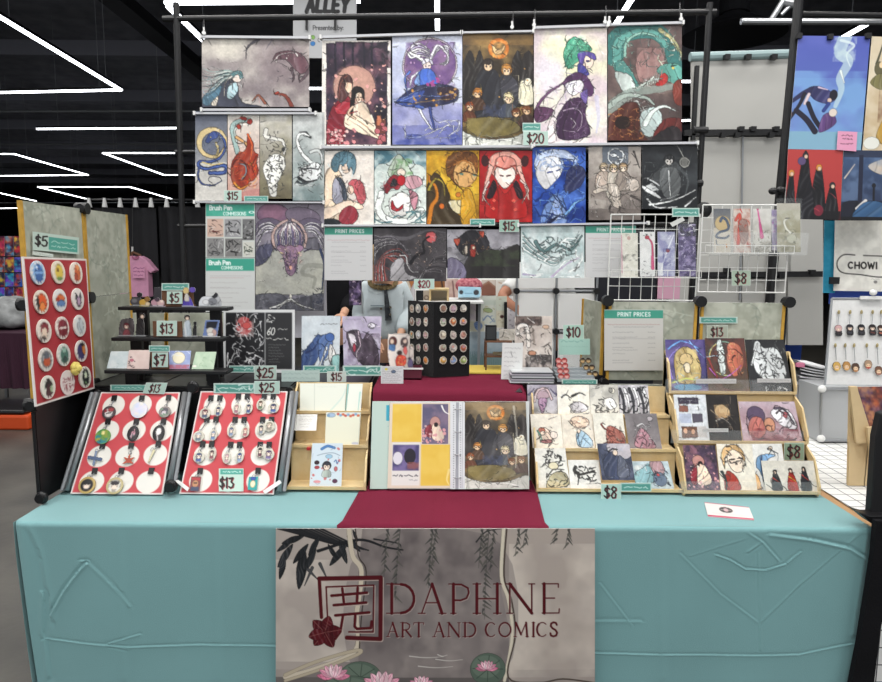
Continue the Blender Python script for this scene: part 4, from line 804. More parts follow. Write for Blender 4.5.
a = z.art(60,640,585,1215,'cacccb', dens=1.6); a.r(66,650,578,775,'3f9d88').t('Brush Pen',100,668,44,'e6f2ee',11,.16).t('COMMISSIONS',230,728,32,'d5ebe4',7,.14)
for i, y in enumerate((830,850,900,950,960,1010,1060,1110,1150)): a.gib(110, y, 540 - (i * 73) % 240,9,'8a8084' if i != 1 else 'a86a6a', i, .8)
wp(z, 60,640,585,1215, a, 'brush pen commission sheet with mint header over lines of text', group=LG)
z = Z(255,200,5.052); a = z.art(2,18,348,560,'7b7480','5f6068').n('9a94a0',.6,90,1)
a.r(2,250,348,480,'a5a69c',.85).n('bdbcae',.6,80,5,.5,3,(2,250,348,480)).e(90,70,80,55,'70566c').e(90,60,60,40,'8a6478',0,.8,.5).e(240,80,90,45,'6d6272',10).p([(2,240),(90,220),(70,290),(2,330)],'4a4a60').p([(240,200),(348,190),(348,250),(250,240)],'58565f')
for k in (-1,1):
 X = lambda v: 175 + k * v
 a.s([(X(60),120),(X(100),105),(X(150),120),(X(172),160)],'5f5668',40,26)
 for i in range(8): a.s([(X(70),135 + i * 3),(X(105 + i * 3),112 + i * 8),(X(150),128 + i * 13),(X(172),165 + i * 14)],('d8d4da','4b4656','efecee','8a8494')[i % 4],8,3)
a.s([(96,235),(88,175),(118,125),(160,100)],'c0a49e',17,13).s([(190,100),(232,128),(256,180),(250,232)],'c0a49e',17,13).p([(108,190),(122,140),(165,112),(205,118),(236,150),(244,195),(230,240),(200,262),(150,262),(118,240)],'4a4468')
for i in range(15): a.s([(172 + (i - 7) * 3,118),(172 + (i - 7) * 9,165),(172 + (i - 7) * 8.5,238 - abs(i - 7) * 3)],('e4dcdc','756a84','c8b0b2','f2eeee')[i % 4],8,3)
a.p([(108,238),(128,222),(150,232),(178,226),(205,232),(226,222),(246,236),(228,262),(214,290),(210,330),(202,362),(180,382),(160,364),(150,328),(142,288),(126,262)],'8e7088').scr(40,'e6c4bc',120,225,238,320,4,3,.9,.25).scr(34,'352a4c',140,260,215,380,4,4,.9,.25).e(178,338,9,11,'dba58e').s([(128,262),(146,272)],'f4e0a0',5,2).s([(226,262),(210,272)],'f4e0a0',5,2).s([(108,250),(84,222),(78,200)],'2f2a40',6,2).s([(248,255),(284,240)],'2f2a40',6,2).s([(176,255),(178,330)],'5a4a68',4,2)
a.s([(345,330),(260,330),(240,370),(300,390),(290,440)],'7f8078',26,12,.6).scr(20,'8f9088',10,290,340,470,3,31,.5,.6).p([(2,480),(120,470),(180,500),(348,470),(348,560),(2,560)],'5f5f68').n('3f4048',.7,30,7,.5,3,(2,475,348,560)).s([(75,545),(130,525),(178,500),(230,530),(300,550)],'d6d6d2',7,5).s([(110,550),(178,508),(250,556)],'c8c8c4',4,3).e(178,486,7,13,'d9d4c8').scr(30,'23283a',290,440,345,550,4,8,.9).s([(330,250),(348,330),(335,450)],'2f3a58',14,6).scr(24,'8a8a90',5,480,340,556,3,32,.7,.4)
wp(z, 2,18,348,560, a, 'large grey-violet print of a maned dragon head looking down on a tiny figure')
PRC = lambda z_, x0, y0, x1, y1, d=1.6: z_.art(x0, y0, x1, y1,'c9c9c9', dens=d)
def prices(a, x0, y0, x1, y1, sd=0):
 w, h = x1 - x0, y1 - y0
 a.r(x0, y0 + h * .01, x1, y0 + h * .145,'459a85'); a.t('PRINT PRICES', x0 + w * .23, y0 + h * .048, h * .062,'eef5f2', h * .013,.3)
 for i, f in enumerate((.245,.285,.37,.45,.475,.55,.62,.66,.72,.83,.87)):
  c = 'a0605f' if i == 0 else '77757a'
  if i in (0,1): a.gib(x0 + w * (.06 + .1 * i), y0 + h * f, x0 + w * (.94 - .1 * i), h * .016, c, i + sd, .9)
  else:
   a.gib(x0 + w * .14, y0 + h * f, x0 + w * (.35 + .07 * (i % 4)), h * .016, c, i + sd, .75)
   if i in (2,3,5,6,8,9): a.gib(x0 + w * .74, y0 + h * f, x0 + w * .86, h * .016, c, i + 40 + sd, .75)
   if i == 4: a.s([(x0 + w * .25, y0 + h * f),(x0 + w * .86, y0 + h * f)], c, h * .006, al=.5)
 return a
z = Z(322,222,11); q = (28,55,556,640); wp(z, *q, prices(PRC(z, *q), *q),'price list with mint header hanging left of the koi swirl print', group=LG, nm='price_list')
z = Z(320,140,4.872); a = z.art(262,430,616,688,'4a4649').n('2b282c',.8,60,2)
a.e(540,473,28,28,'c25a5c').s([(262,500),(330,470),(420,480),(520,440),(612,450)],'5d5a5e',30,10)
for i in range(12): a.s([(266 + i * 5,686),(280 + i * 3,600 - i * 2),(325 + i * 3,545 + i * 4),(385 + i, 530 + i * 8),(430 - i * 3,570 + i * 7)],('8c4340','b9b3b4','2a2528','a05a54')[i % 4],6,2)
a.p([(340,650),(348,605),(385,572),(408,580),(412,620),(428,650),(470,668),(420,684),(345,685)],'a8a5a8').s([(388,560),(418,566),(426,605),(448,640),(480,640)],'e4e2e2',7,3)
for i in range(9): a.s([(264,560 - i * 12),(300,520 - i * 6),(360,505 - i * 4),(420,520 + i * 2),(462,590 + i * 3),(520,640)],('c9c4c6','35323a','8f8a90')[i % 3],4,2)
for i in range(7): a.s([(450 + i * 6,690),(500 + i * 4,645 - i * 6),(560,640 - i * 12),(614,655 - i * 16)],('6a6668','a8a4a8','1a181c')[i % 3],4,2)
a.s([(440,600),(470,560),(505,545),(500,500),(530,470)],'1c1a1e',16,8).scr(24,'d9bfb2',452,462,545,612,4,3,.9,.35).scr(30,'c9c6c8',545,450,612,610,3,4,.9,.5).scr(16,'9c4644',266,600,340,686,3,73,.8,.6).s([(268,540),(264,600)],'ddd',3).ring(540,473,28,'3a2a2c',2)
wp(z, 262,430,616,688, a, 'landscape print of dark swirling waves around a red sun')
z = Z(440,260,4.9); a = z.art(35,-150,390,90,'8a888f','3b393c').n('c6c4ca',.7,60,1).r(35,-150,390,-60,'b3b0b8',.4)
a.p([(180,-60),(290,-50),(390,-70),(390,90),(120,90),(110,40)],'2d2a2a').n('45503a',.6,40,5,.5,3,(150,-50,390,30)).p([(35,0),(70,-10),(120,30),(120,90),(35,90)],'77718a').p([(75,-90),(140,-145),(215,-130),(240,-70),(200,-40),(130,-20),(90,-50)],'2a282d').p([(65,-100),(100,-105),(85,-70)],'a84634').p([(190,-140),(215,-140),(210,-110)],'a84634').scr(12,'c9a890',110,-100,190,-20,4,4,.9).p([(150,-75),(175,-70),(172,-20),(150,-25)],'8a3028').e(128,-50,9,22,'cdbfae').e(165,-60,7,9,'e0cab0').scr(5,'b98a60',200,-90,235,-50,5,6)
wp(z, 35,-150,390,90, a, 'landscape print of small figures on a dark cliff before a black beast')
z = Z(470,135,3.675); a = z.art(187,335,420,525,'ccd8d8','b9c6c6').n('e8edec',.8,50,1).n('8fa9aa',.5,40,4,.58)
for i in range(9): a.s([(195,360 + i * 8),(240,410 + i * 5),(320,450 + i * 3),(400,400 - i * 6)],('7f9c9c','eef3f2','9db4b4')[i % 3],5,2)
a.s([(240,390),(270,425),(320,400),(370,420),(410,370)],'5f7c7c',14,6).scr(26,'4d6666',240,375,390,440,5,3,.8,.3).scr(14,'f6faf8',195,380,410,520,7,5,.9,.5).s([(300,520),(345,480),(400,450)],'b59cc4',8,3,.7).s([(195,510),(240,515)],'8f7fb0',8,4,.6)
wp(z, 187,335,420,525, a, 'landscape print of a pale mint dragon in mist')
q = (425,333,610,523); wp(z, *q, prices(PRC(z, *q), *q, 7),'price list hanging behind the left wire basket',.0, LG, nm='price_list')
# ---- tags on the frame
PG = 'handwritten price tags'; NG = 'mint name strips'
def ptag(z, x0, y0, x1, y1, txt, D, label, Dt=None, bgc='b4cdc2', sl=0, q=None, ink='24201f', red=True, parent=None):
 a = z.art(x0, y0, x1, y1, bgc, dens=2.2); w, h = x1 - x0, y1 - y0; n = len(txt)
 hh = min(h * .68, w / (n * .62 + .35)); tot = sum(GL[c][0] * .62 * hh + hh * .12 for c in txt); X = x0 + (w - tot) / 2; Y = y0 + (h - hh) / 2
 if red: a.t(txt, X + hh * .05, Y + hh * .04, hh, '8e3a40', hh * .13,.12, sl)
 a.t(txt, X, Y, hh, ink, hh * .115,.12, sl); a.s([(x0, y0),(x1, y0),(x1, y1),(x0, y1),(x0, y0)],'dfe9e4', w * .03, sm=0)
 Q = q or z.q(x0, y0, x1, y1, D, Dt)
 return sheet('price_tag', Q, a, .0015, parent, PAPER, label=None if parent else label, cat='price tag', group=PG)
def nstrip(z, x0, y0, x1, y1, D, label, Dt=None, lines=1, sd=0, edge='bfd3cb', mid='5a988d', ph=0):
 a = z.art(x0, y0, x1, y1, edge, dens=2.0); w, h = x1 - x0, y1 - y0
 a.r(x0 + w * .04, y0 + h * .14, x1 - w * .04, y1 - h * .14, mid)
 for i in range(lines): a.gib(x0 + w * .12, y0 + h * (i + 1) / (lines + 1), x1 - w * .12, h * .3 / lines, 'dcefe8', sd + i, .85, h * .09)
 if ph: a.scr(ph, 'e3f0ec', x0 + w * .04, y0 + h * .1, x1 - w * .04, y1 - h * .1, h * .14, sd + 5,.8)
 return sheet('name_strip', z.q(x0, y0, x1, y1, D, Dt), a, .0012, None, PHOTO, label=label, cat='name strip', group=NG)
z = Z(185,100,4.87)
ptag(z, 190,440,275,492,'$15', DW - .012,'$15 tag clipped below the tall phoenix print'); nstrip(z, 288,467,405,494, DW - .012,'mint name strip beside the $15 tag under the tall tiger print')
z = Z(320,20,4.009); nstrip(z, 812,412,885,446, DW - .012,'mint name strip above the $20 tag at lower right of the brown group print'); ptag(z, 815,446,915,502,'$20', DW - .014,'$20 tag clipped at the lower right of the brown group print')
z = Z(470,135,3.675); nstrip(z, 0,308,92,332, DW - .012,'mint name strip below the scarlet print'); ptag(z, 108,312,180,356,'$15', DW - .014,'$15 tag clipped below the scarlet print', bgc='93b3a4')
z = Z(310,260,5.188); ptag(z, 540,98,645,150,'$20', DW - .012,'$20 tag clipped below the swirling waves print', ink='6a2030')
# ================================================================== table, cloths, banner
XL, XR, YF, YB = -1.222,1.248,1.812,2.70
t = T('folding_table','long folding table hidden under the teal cloth','table',(0,2.25,0))
M().box(XL + .012, XR - .012, YF + .014, YB - .01,.715,.748).build('table_top', mat('grey table laminate','b9b6ae',.5), t, bevel=.004)
for sx in (XL + .12, XR - .12):
 for sy in (YF + .1, YB - .1): M().cyl((sx, sy, 0),(sx, sy, .715),.014,10).build('leg', GREYT, t)
 M().cyl((sx, YF + .1,.3),(sx, YB - .1,.3),.01,8).build('brace', GREYT, t)
TEAL = mat('teal polyester cloth','77a2a4',.78,0,.05,3,.18,500, spec=.2, sheen=.25)
RD = [] # folds on the front: (x0,z0,x1,z1,width,height) from image points
def fold(pts, w, h):
 P = [A(x, y, YF) for x, y in pts]
 for a, b in zip(P[:-1], P[1:]): RD.append((a.x, a.z, b.x, b.z, w * .5, h * .26))
fold([(39,645),(80,649),(130,653),(200,650),(283,653)],.006,.006)
fold([(47,622),(62,598),(76,580),(86,570)],.009,.012); fold([(86,568),(110,590),(130,612)],.012,.003); fold([(50,625),(40,560),(30,535)],.02,.006); fold([(40,600),(36,640)],.02,.008); fold([(80,567),(88,567)],.006,.008); fold([(128,655),(105,650),(140,640)],.006,.004); fold([(38,645),(40,682)],.02,.007)
fold([(120,535),(122,682)],.03,.002); fold([(215,535),(218,682)],.03,.002)
fold([(594,660),(660,661),(730,661),(800,660),(855,650)],.006,.006)
fold([(760,655),(758,560)],.006,.004); fold([(745,537),(762,548),(778,566)],.006,.007); fold([(762,548),(748,558)],.006,.006); fold([(716,561),(730,566),(745,575),(765,576),(785,570),(800,558)],.005,.008)
fold([(770,541),(810,546),(850,555),(866,565)],.010,.012); fold([(680,560),(720,600),(758,628)],.006,.003); fold([(860,540),(800,590),(758,630)],.006,.003); fold([(594,628),(640,628)],.01,.003); fold([(600,590),(632,632)],.006,.003)
fold([(660,535),(662,682)],.03,.002); fold([(866,545),(856,640)],.02,.006); fold([(745,545),(690,562)],.005,.002)
cl = T('tablecloth','long teal tablecloth hanging to the floor over the table front','tablecloth',(0, YF, ZT))
nx = 860; zs = np.concatenate([np.linspace(0,.03,5), np.linspace(.033,.735,270)]); xs = np.linspace(XL, XR, nx)
Xg, Dg = np.meshgrid(xs, zs); Zg = ZT - Dg; disp = np.zeros_like(Xg)
for (x0, z0, x1, z1, w, h) in RD:
 dx, dz = x1 - x0, z1 - z0; L = dx * dx + dz * dz + 1e-9; tt = np.clip(((Xg - x0) * dx + (Zg - z0) * dz) / L, 0,1)
 d = np.hypot(Xg - x0 - tt * dx, Zg - z0 - tt * dz); sg = ((Xg - x0) * dz - (Zg - z0) * dx) / math.sqrt(L); bump = h * np.exp(-(d / w) ** 2) - .9 * h * np.exp(-((d - 1.4 * w) / w) ** 2) * (sg < 0); disp = np.where(np.abs(bump) > np.abs(disp), bump, disp)
disp += .004 * np.sin(Xg * 7 + 1) * np.clip(Dg / .5,0,1) + .002 * np.sin(Xg * 19 + Dg * 5) * np.clip(Dg / .5,0,1)
rr = .012; an = np.clip(Dg / .03,0,1) * PI / 2
Yg = np.where(Dg < .03, YF + rr - rr * np.sin(an), YF) - disp * np.clip((Dg - .02) / .03,0,1)
Zg = np.where(Dg < .03, ZT - rr + rr * np.cos(an), ZT - rr - (Dg - .03))
tp_ = np.clip(Dg / .6,0,1.3); Xg = Xg + .036 * tp_ * np.exp(-(Xg - XL) / .14) - .022 * tp_ * np.exp(-(XR - Xg) / .14)
taper = np.clip(1 - np.abs(np.abs(Xg - (XL + XR) / 2) - (XR - XL) / 2) / .02,0,1) * .006
g = M(); P = np.stack([Xg, Yg + taper, Zg],-1).reshape(-1,3)
idx = np.arange(len(P)).reshape(Xg.shape); F = np.stack([idx[:-1, :-1], idx[1:, :-1], idx[1:, 1:], idx[:-1,1:]],-1).reshape(-1,4)
def rawmesh(name, P, F, m, parent=None, label=None, cat=None, smooth=True):
 o0 = wloc(parent) if parent is not None else Vector(((P[:, 0].min() + P[:, 0].max()) / 2,(P[:, 1].min() + P[:, 1].max()) / 2, P[:, 2].min()))
 me = bpy.data.meshes.new(name); me.from_pydata((P - np.array(o0)).tolist(),[],[tuple(f) for f in F.tolist()]); me.update(); me.materials.append(m)
 if smooth: me.polygons.foreach_set('use_smooth',[True] * len(me.polygons))
 o = bpy.data.objects.new(name, me); SC.collection.objects.link(o)
 if parent is not None: o.parent = parent
 else: o.location = o0
 if label: tag(o, label, cat)
 return o
rawmesh('front_drop', P, F, TEAL, cl)
# top and the sides
tx = np.linspace(XL, XR, 120); ty = np.linspace(YF + rr, YB, 40); X, Y = np.meshgrid(tx, ty)
Zt = ZT + .0006 * np.sin(X * 9 + Y * 4) * (Y < YF + .25); P = np.stack([X, Y, Zt],-1).reshape(-1,3)
idx = np.arange(len(P)).reshape(X.shape); F = np.stack([idx[:-1, :-1], idx[:-1,1:], idx[1:, 1:], idx[1:, :-1]],-1).reshape(-1,4)
rawmesh('top_spread', P, F, TEAL, cl)
for sx, s in ((XL, -1),(XR, 1)):
 yy = np.linspace(YF + .004, YB, 60); dd = np.linspace(0,.73,40); Yq, Dq = np.meshgrid(yy, dd)
 Xq = sx - s * (.036 if s < 0 else .022) * Dq / .6 + s * (.004 + .012 * np.sin(Yq * 22) * np.clip(Dq / .4,0,1) * .6 + .004 * np.clip(Dq / .1,0,1)); P = np.stack([Xq, Yq, ZT - .002 - Dq],-1).reshape(-1,3)
 idx = np.arange(len(P)).reshape(Yq.shape); F = np.stack([idx[:-1, :-1], idx[1:, :-1], idx[1:, 1:], idx[:-1,1:]],-1).reshape(-1,4)
 rawmesh('side_drop', P, F, TEAL, cl)
# burgundy runner on the table top
a, b = OZ(336,527.5, ZT), OZ(549,527.5, ZT); c_, d_ = OZ(362,488, ZT), OZ(533,488, ZT)
xl0, xr0 = a.x, b.x
vs = [(xl0, YF - .006, ZT - .014),(xl0, YF - .004, ZT + .001),(xl0 + .012, YF + .02, ZT + .004),(PT(366,2.2, ZT).x, 2.2, ZT + .004)]
ws = [(xr0, YF - .006, ZT - .014),(xr0, YF - .004, ZT + .001),(xr0 - .008, YF + .02, ZT + .004),(PT(534,2.2, ZT).x, 2.2, ZT + .004)]
n = 30; g = M(); L = []
for p, q in zip(vs, ws):
 L.append([Vector(p).lerp(Vector(q), i / n) + Vector((0,0,.0012 * math.sin(i * 1.9))) for i in range(n + 1)])
V = [v for r in L for v in r] + [v - Vector((0,0,.003)) for v in L[3]] + [v - Vector((0,0,.003)) for v in L[2]]
N = n + 1
g.add(V, [(r * N + i, r * N + i + 1,(r + 1) * N + i + 1,(r + 1) * N + i) for r in range(3) for i in range(n)])
tag(g.build('table_runner', BURG, smooth=True),'burgundy cloth runner lying on the teal cloth in front of the open binder','table runner')
# banner
z = Z(270,520,2.594); DB = YF - .022
a = z.art(15,22,843,640,'958b86','5b5556', dens=1.9)
a.n('b3a9a2',.7,200,1,.5).n('6b6362',.7,140,2,.55)
a.p([(15,22),(240,22),(230,120),(220,330),(120,380),(15,420)],'b3a9a1',.85,0).n('d2c8bd',.7,90,4,.5,3,(15,100,230,360)).p([(615,22),(843,22),(843,420),(700,415),(605,405),(625,300),(600,180)],'b0a59c',.9,0).n('d6ccc0',.7,90,6,.5,3,(620,60,843,400))
a.p([(240,60),(600,60),(600,400),(230,400)],'5f585a',.35).n('4a4446',.35,60,9,.5,3,(235,30,600,400)).n('a89e98',.4,50,12,.58).r(15,400,620,640,'55504f',.8).n('7a7472',.5,120,7,.5,3,(15,380,843,640))
for i in range(9): a.s([(20 + i * 14,22),(70 + i * 20,35 + i * 4),(160 + i * 12,60 + i * 2)],'2b2c2f',5,3)
LEAF = [((60,60),(20,120)),((90,70),(75,175)),((120,70),(90,130)),((60,50),(18,80)),((180,50),(200,110)),((200,40),(235,80)),((150,60),(175,100)),((40,90),(25,150)),((100,60),(60,110)),((130,40),(100,90)),((215,25),(228,55)),((90,40),(30,60)),((200,60),(155,115))]
for (x0, y0),(x1, y1) in LEAF:
 mx, my = (x0 + x1) / 2,(y0 + y1) / 2; dx, dy = (y1 - y0) * .13,-(x1 - x0) * .13
 a.p([(x0, y0),(mx + dx, my + dy),(x1, y1),(mx - dx, my - dy)],'26282b')
for (x0, y0),(x1, y1) in (((110,120),(90,165)),((130,110),(150,150)),((100,125),(125,150))): a.s([(x0, y0),(x1, y1)],'4c4c4e',9,2)
a.s([(125,78),(230,50),(300,68),(345,75)],'232427',8,3).s([(270,48),(330,58),(340,66)],'232427',4,2).s([(535,55),(560,30),(600,22)],'2c2c2e',4,2)
R = random.Random(8)
for x, y1 in ((330,200),(415,170),(425,110),(300,140),(560,250),(575,130),(545,120),(640,90),(660,70),(740,60),(770,70)):
 a.s([(x + 8,22),(x, (22 + y1) / 2),(x - 4, y1)],'4b4a48',2,1)
 for k in range(int((y1 - 22) / 11)):
  y = 26 + k * 11; s_ = R.choice((-1,1)); a.s([(x + 4 - k * .6, y),(x + s_ * R.uniform(8,16), y + R.uniform(10,18))],('3f403e','56554f')[k % 2],6,1,.85)
a.s([(205,22),(215,90),(238,130),(225,240),(222,330),(120,378),(40,400)],'c9beab',13,13).s([(222,22),(230,90),(250,130),(238,240),(232,330)],'3c3532',3)
a.s([(606,22),(600,140),(618,200),(628,290),(608,408)],'d2c9b6',10,9).s([(614,22),(607,140),(626,200),(636,290),(618,400),(700,414),(760,405),(843,416)],'4a403a',4)
a.s([(40,395),(120,360),(222,330),(228,340),(130,380),(40,410)],'b5a994',10,8)
# lotus and pads
def lotus(x, y, r, sd=1):
 for i, an in enumerate((-80,-55,80,55,-30,30,-8,12)):
  t_ = math.radians(an); ex, ey = x + math.sin(t_) * r, y - math.cos(t_) * r * .85; mx, my = (x + ex) / 2,(y + ey) / 2; nx_, ny_ = math.cos(t_) * r * .2, math.sin(t_) * r * .2
  a.p([(x, y),(mx - nx_, my - ny_),(ex, ey),(mx + nx_, my + ny_)],('d67f9c','e0a0b4','d67f9c','e0a0b4','ebbac8','ebbac8','f3d3da','f0c8d2')[i]).s([(x, y),(ex, ey)],'b85a7c',1.5,1)
def pad(x, y, rx, ry, c='56655a'): a.e(x, y, rx, ry, c).e(x - rx * .1, y - ry * .15, rx * .8, ry * .7,'68776a',0,.8); [a.s([(x, y),(x + rx * .85 * math.cos(k), y + ry * .85 * math.sin(k))],'3f4c44',2) for k in np.arange(0,6.2,.8)]
pad(235,400,55,42); pad(205,425,70,30); pad(565,378,46,42); pad(300,470,120,60); pad(100,430,50,14,'4b5650'); pad(520,560,90,50); pad(120,560,90,40)
lotus(165,402,44); lotus(290,430,56); lotus(393,425,36); lotus(562,380,30); lotus(640,520,44)
for x0, x1, y in ((362,450,344),(385,475,370),(430,500,352),(435,460,340)): a.s([(x0, y),((x0 + x1) / 2, y + 4),(x1, y + 1)],'c9c4be',2.5,1)
# seal and flower
DR = '4f161c'
def seal(o, c):
 a.s([(128 + o, 147 + o),(288 + o, 144 + o),(287 + o, 300 + o),(200 + o, 297 + o)], c, 11, sm=0).s([(128 + o, 147 + o),(134 + o, 245 + o)], c, 9, sm=0).s([(146 + o, 168 + o),(270 + o, 163 + o),(268 + o, 282 + o),(205 + o, 282 + o)], c, 4, sm=0).s([(146 + o, 168 + o),(150 + o, 250 + o)], c, 4, sm=0)
 for q_ in ([(160,190),(252,182)],[(188,172),(192,206)],[(228,170),(226,204)],[(166,214),(250,207)],[(170,240),(258,232)],[(190,240),(183,282),(170,300)],[(222,236),(220,268),(226,274),(262,272),(264,255)]): a.s([(x + o, y + o) for x, y in q_], c, 7, sm=0)
seal(2,'b6a79e'); seal(0, DR)
for an in (225,285,350,60,130,165):
 t_ = math.radians(an); ex, ey = 143 + 44 * math.cos(t_),284 + 44 * math.sin(t_); nx_, ny_ = -math.sin(t_) * 16, math.cos(t_) * 16; mx, my = (143 + ex) / 2,(284 + ey) / 2
 a.p([(143,284),(mx + nx_, my + ny_),(ex, ey),(mx - nx_, my - ny_)], DR).s([(143,284),(ex, ey)],'8f5a55',1.2)
def title(txt, x, y, h, x1, big=1):
 tot = sum(SER[c][0] * .8 if c != ' ' else .45 for c in txt); sp = 0
 k = (x1 - x) / (h * tot); wx = .8 * k
 for off, c, w in ((1.6,'a89c96',8 * big),(0, DR, 8 * big)):
  X = x + off
  for ch in txt:
   if ch == ' ': X += h * .45 * k; continue
   a.t(ch, X, y + off, h, c, w, 0,0, wx * .86, font=SER); X += h * SER[ch][0] * wx
title('DAPHNE',305,160,74,758); title('ART AND COMICS',303,258,36,750,.62)
b_ = sheet('banner',[A(*z.P(15,22), DB), A(*z.P(843,22), DB), A(*z.P(843,640), DB - .004), A(*z.P(15,640), DB - .004)], a, .0015, None, CLOTHP, bow=.004)
tag(b_, 'grey painted vendor banner with maroon seal and lettering hung on the table front','banner')
# ================================================================== left divider of translucent panels
LEAFM = mat('sage leaf-pattern panel','a3aa9c',.55)
def leafart(w, h, sd, bg='b2b4a6', hor=1):
 a = Art(0,0, w, h, 1,.9, bg); R = random.Random(sd); a.n('8f9384',.6,40, sd).n('bfc2b4',.5,25, sd + 1,.55).n('868a7c',.5,8, sd + 2,.55)
 for _ in range(int(w * h / 700)):
  x = R.uniform(0, w); y = R.uniform(0, h); t = R.uniform(0,6.28); pts = [(x, y)]
  for k in range(4):
   t += R.uniform(-.6,.6); x += math.cos(t) * w * .1; y += math.sin(t) * w * .1; pts.append((x, y))
   for s_ in (-1,1): a.e(x + math.cos(t + s_) * 3, y + math.sin(t + s_) * 3,3.0,1.2,('c0c5b6','8c9487')[R.random() < .5], math.degrees(t + s_),.7)
  a.s(pts, ('7f877b','c5cabb')[R.random() < .4],1.0,.6,.75)
 return a
def panel(parent, q, mode, sd=1, th=.006):
 """leaf panel with gold edging, or plain black"""
 TL, TR, BR, BL = [Vector(p) for p in q]
 n = -((TR - TL).cross(BL - TL)).normalized()
 if mode == 'black': M().prism([TL, TR, BR, BL],-n * th).build('panel', BLKP, parent); return
 w = 90 * (TR - TL).length / .3; h = 90 * (BL - TL).length / .3
 sheet('panel', q, leafart(w, h, sd), th, parent, PAPER)
 for a_, b_ in ((TL, BL),(TR, BR)): M().bar(a_ - n * .002, b_ - n * .002,.010,.012, n).build('edge_strip', GOLD, parent)
dv = T('panel_divider','three-level folding divider of sage leaf-pattern panels on the left table end','divider',(-1.235,2.3, ZT))
xd = -1.237; ys = (1.965,2.31,2.63); zz = (.762,1.066,1.372,1.678)
k = 0
for j in range(3):
 for i in range(2):
  q = [(xd, ys[i] + .006, zz[j + 1] - .001),(xd, ys[i + 1] - .006, zz[j + 1] - .001),(xd, ys[i + 1] - .006, zz[j] + .001),(xd, ys[i] + .006, zz[j] + .001)]
  # viewed from inside: left edge = near
  k += 1; panel(dv, q, 'black' if j == 0 else 'leaf',20 + k)
for j in range(4):
 for i in range(3):
  if j == 3 and i != 1: continue
  if i == 2 or (i == 0 and j == 0): continue
  p = Vector((xd, ys[i], zz[j])); M().cyl(p + Vector((.018,0,0)), p - Vector((.022,0,0)),.02,14).cyl(p - Vector((0,.02,0)), p + Vector((0,.02,0)),.015,10).build('connector', BLKP, dv)
for i in range(3): M().cyl((xd - .004, ys[i], zz[0]),(xd - .004, ys[i], zz[1] if i == 0 else zz[3]),.005,8).build('tube', BLKP, dv)
# back-left leaf panels behind the black shelf
bl = T('panel_screen','sage leaf-pattern panels standing behind the small black shelf','panel screen',(A(165,390,2.62).x, 2.62, ZC))
for i, (x0, x1) in enumerate(((128,166),(167,226))):
 q = [A(x0,313,2.66), A(x1,313,2.66), PT(x1,2.66, ZC + .005), PT(x0,2.66, ZC + .005)]; panel(bl, q, 'leaf',30 + i)
# ================================================================== display cubes on the table
def cubes(name, label, x0, x1, y0, y1, n, z1=ZC):
 t = T(name, label, 'display cubes',((x0 + x1) / 2,(y0 + y1) / 2, ZT))
 w = (x1 - x0) / n; e = .004
 for i in range(n):
  a, b = x0 + i * w, x0 + (i + 1) * w
  M().box(a + e, b - e, y0 + e, y1 - e, z1 - .008, z1 - .002).build('top_panel', BLKP, t)
  M().box(a + e, b - e, y0 + .002, y0 + .008, ZT + .012, z1 - .012).build('front_panel', BLKP, t)
 for i in range(n + 1):
  a = x0 + i * w; M().box(a - .003, a + .003, y0 + .01, y1 - .01, ZT + .012, z1 - .012).build('side_panel', BLKP, t)
  for zc in (ZT + .014, z1 - .014): M().cyl((a, y0 - .006, zc),(a, y0 + .02, zc),.013,12).build('connector', BLKP, t)
 return t
cubes('display_cubes','black display cubes carrying the small black shelf and the framed prints', PT(75,2.235,1).x + .05, PT(290,2.235,1).x, 2.235,2.675,3)
cubes('display_cubes','black display cube under the blue couple print, behind the left wooden rack', PT(303,2.31,1).x, PT(369,2.31,1).x, 2.31,2.675,1)
cubes('display_cubes','black display cubes under the bagged prints right of the burgundy cloth', PT(530,2.31,1).x, PT(602,2.31,1).x, 2.31,2.675,1)
# riser with burgundy cloth
xl, xr = PT(373,2.2,1.0).x, PT(526,2.2,1.0).x
t = T('display_riser','box riser hidden under the burgundy cloth behind the binder','riser',((xl + xr) / 2,2.45, ZT))
M().box(xl + .012, xr - .012,2.215,2.675, ZT + .006, ZC - .008).build('riser_box', BLKP, t)
n = 60; g = M(); rows = []
for k, (y, zz_) in enumerate(((2.69, ZC),(2.45, ZC),(2.22, ZC),(2.206, ZC - .004),(2.198, ZC - .02),(2.194,.92),(2.192, ZT + .008))):
 row = []
 for i in range(n + 1):
  f = i / n; x = xl + (xr - xl) * f
  row.append((x, y + (.004 * math.sin(f * 23 + .5 * k) * (k >= 5)), zz_ + .0012 * math.sin(f * 9 + k) * (k < 3) - (.012 * f ** 8 if 1 < k < 5 else 0)))
 rows.append(row)
V = [v for r in rows for v in r]; N = n + 1
g.add(V, [(r * N + i, (r + 1) * N + i, (r + 1) * N + i + 1, r * N + i + 1) for r in range(len(rows) - 1) for i in range(n)])
for xs_, s in ((xl, -1),(xr, 1)):
 g.add([(xs_, 2.69, ZC),(xs_, 2.206, ZC - .004),(xs_ + s * .004,2.194, ZT + .008),(xs_ + s * .004,2.69, ZT + .008)],[(0,1,2,3)])
tag(g.build('riser_cloth', BURG, smooth=True),'burgundy cloth draped over the riser behind the binder','cloth')
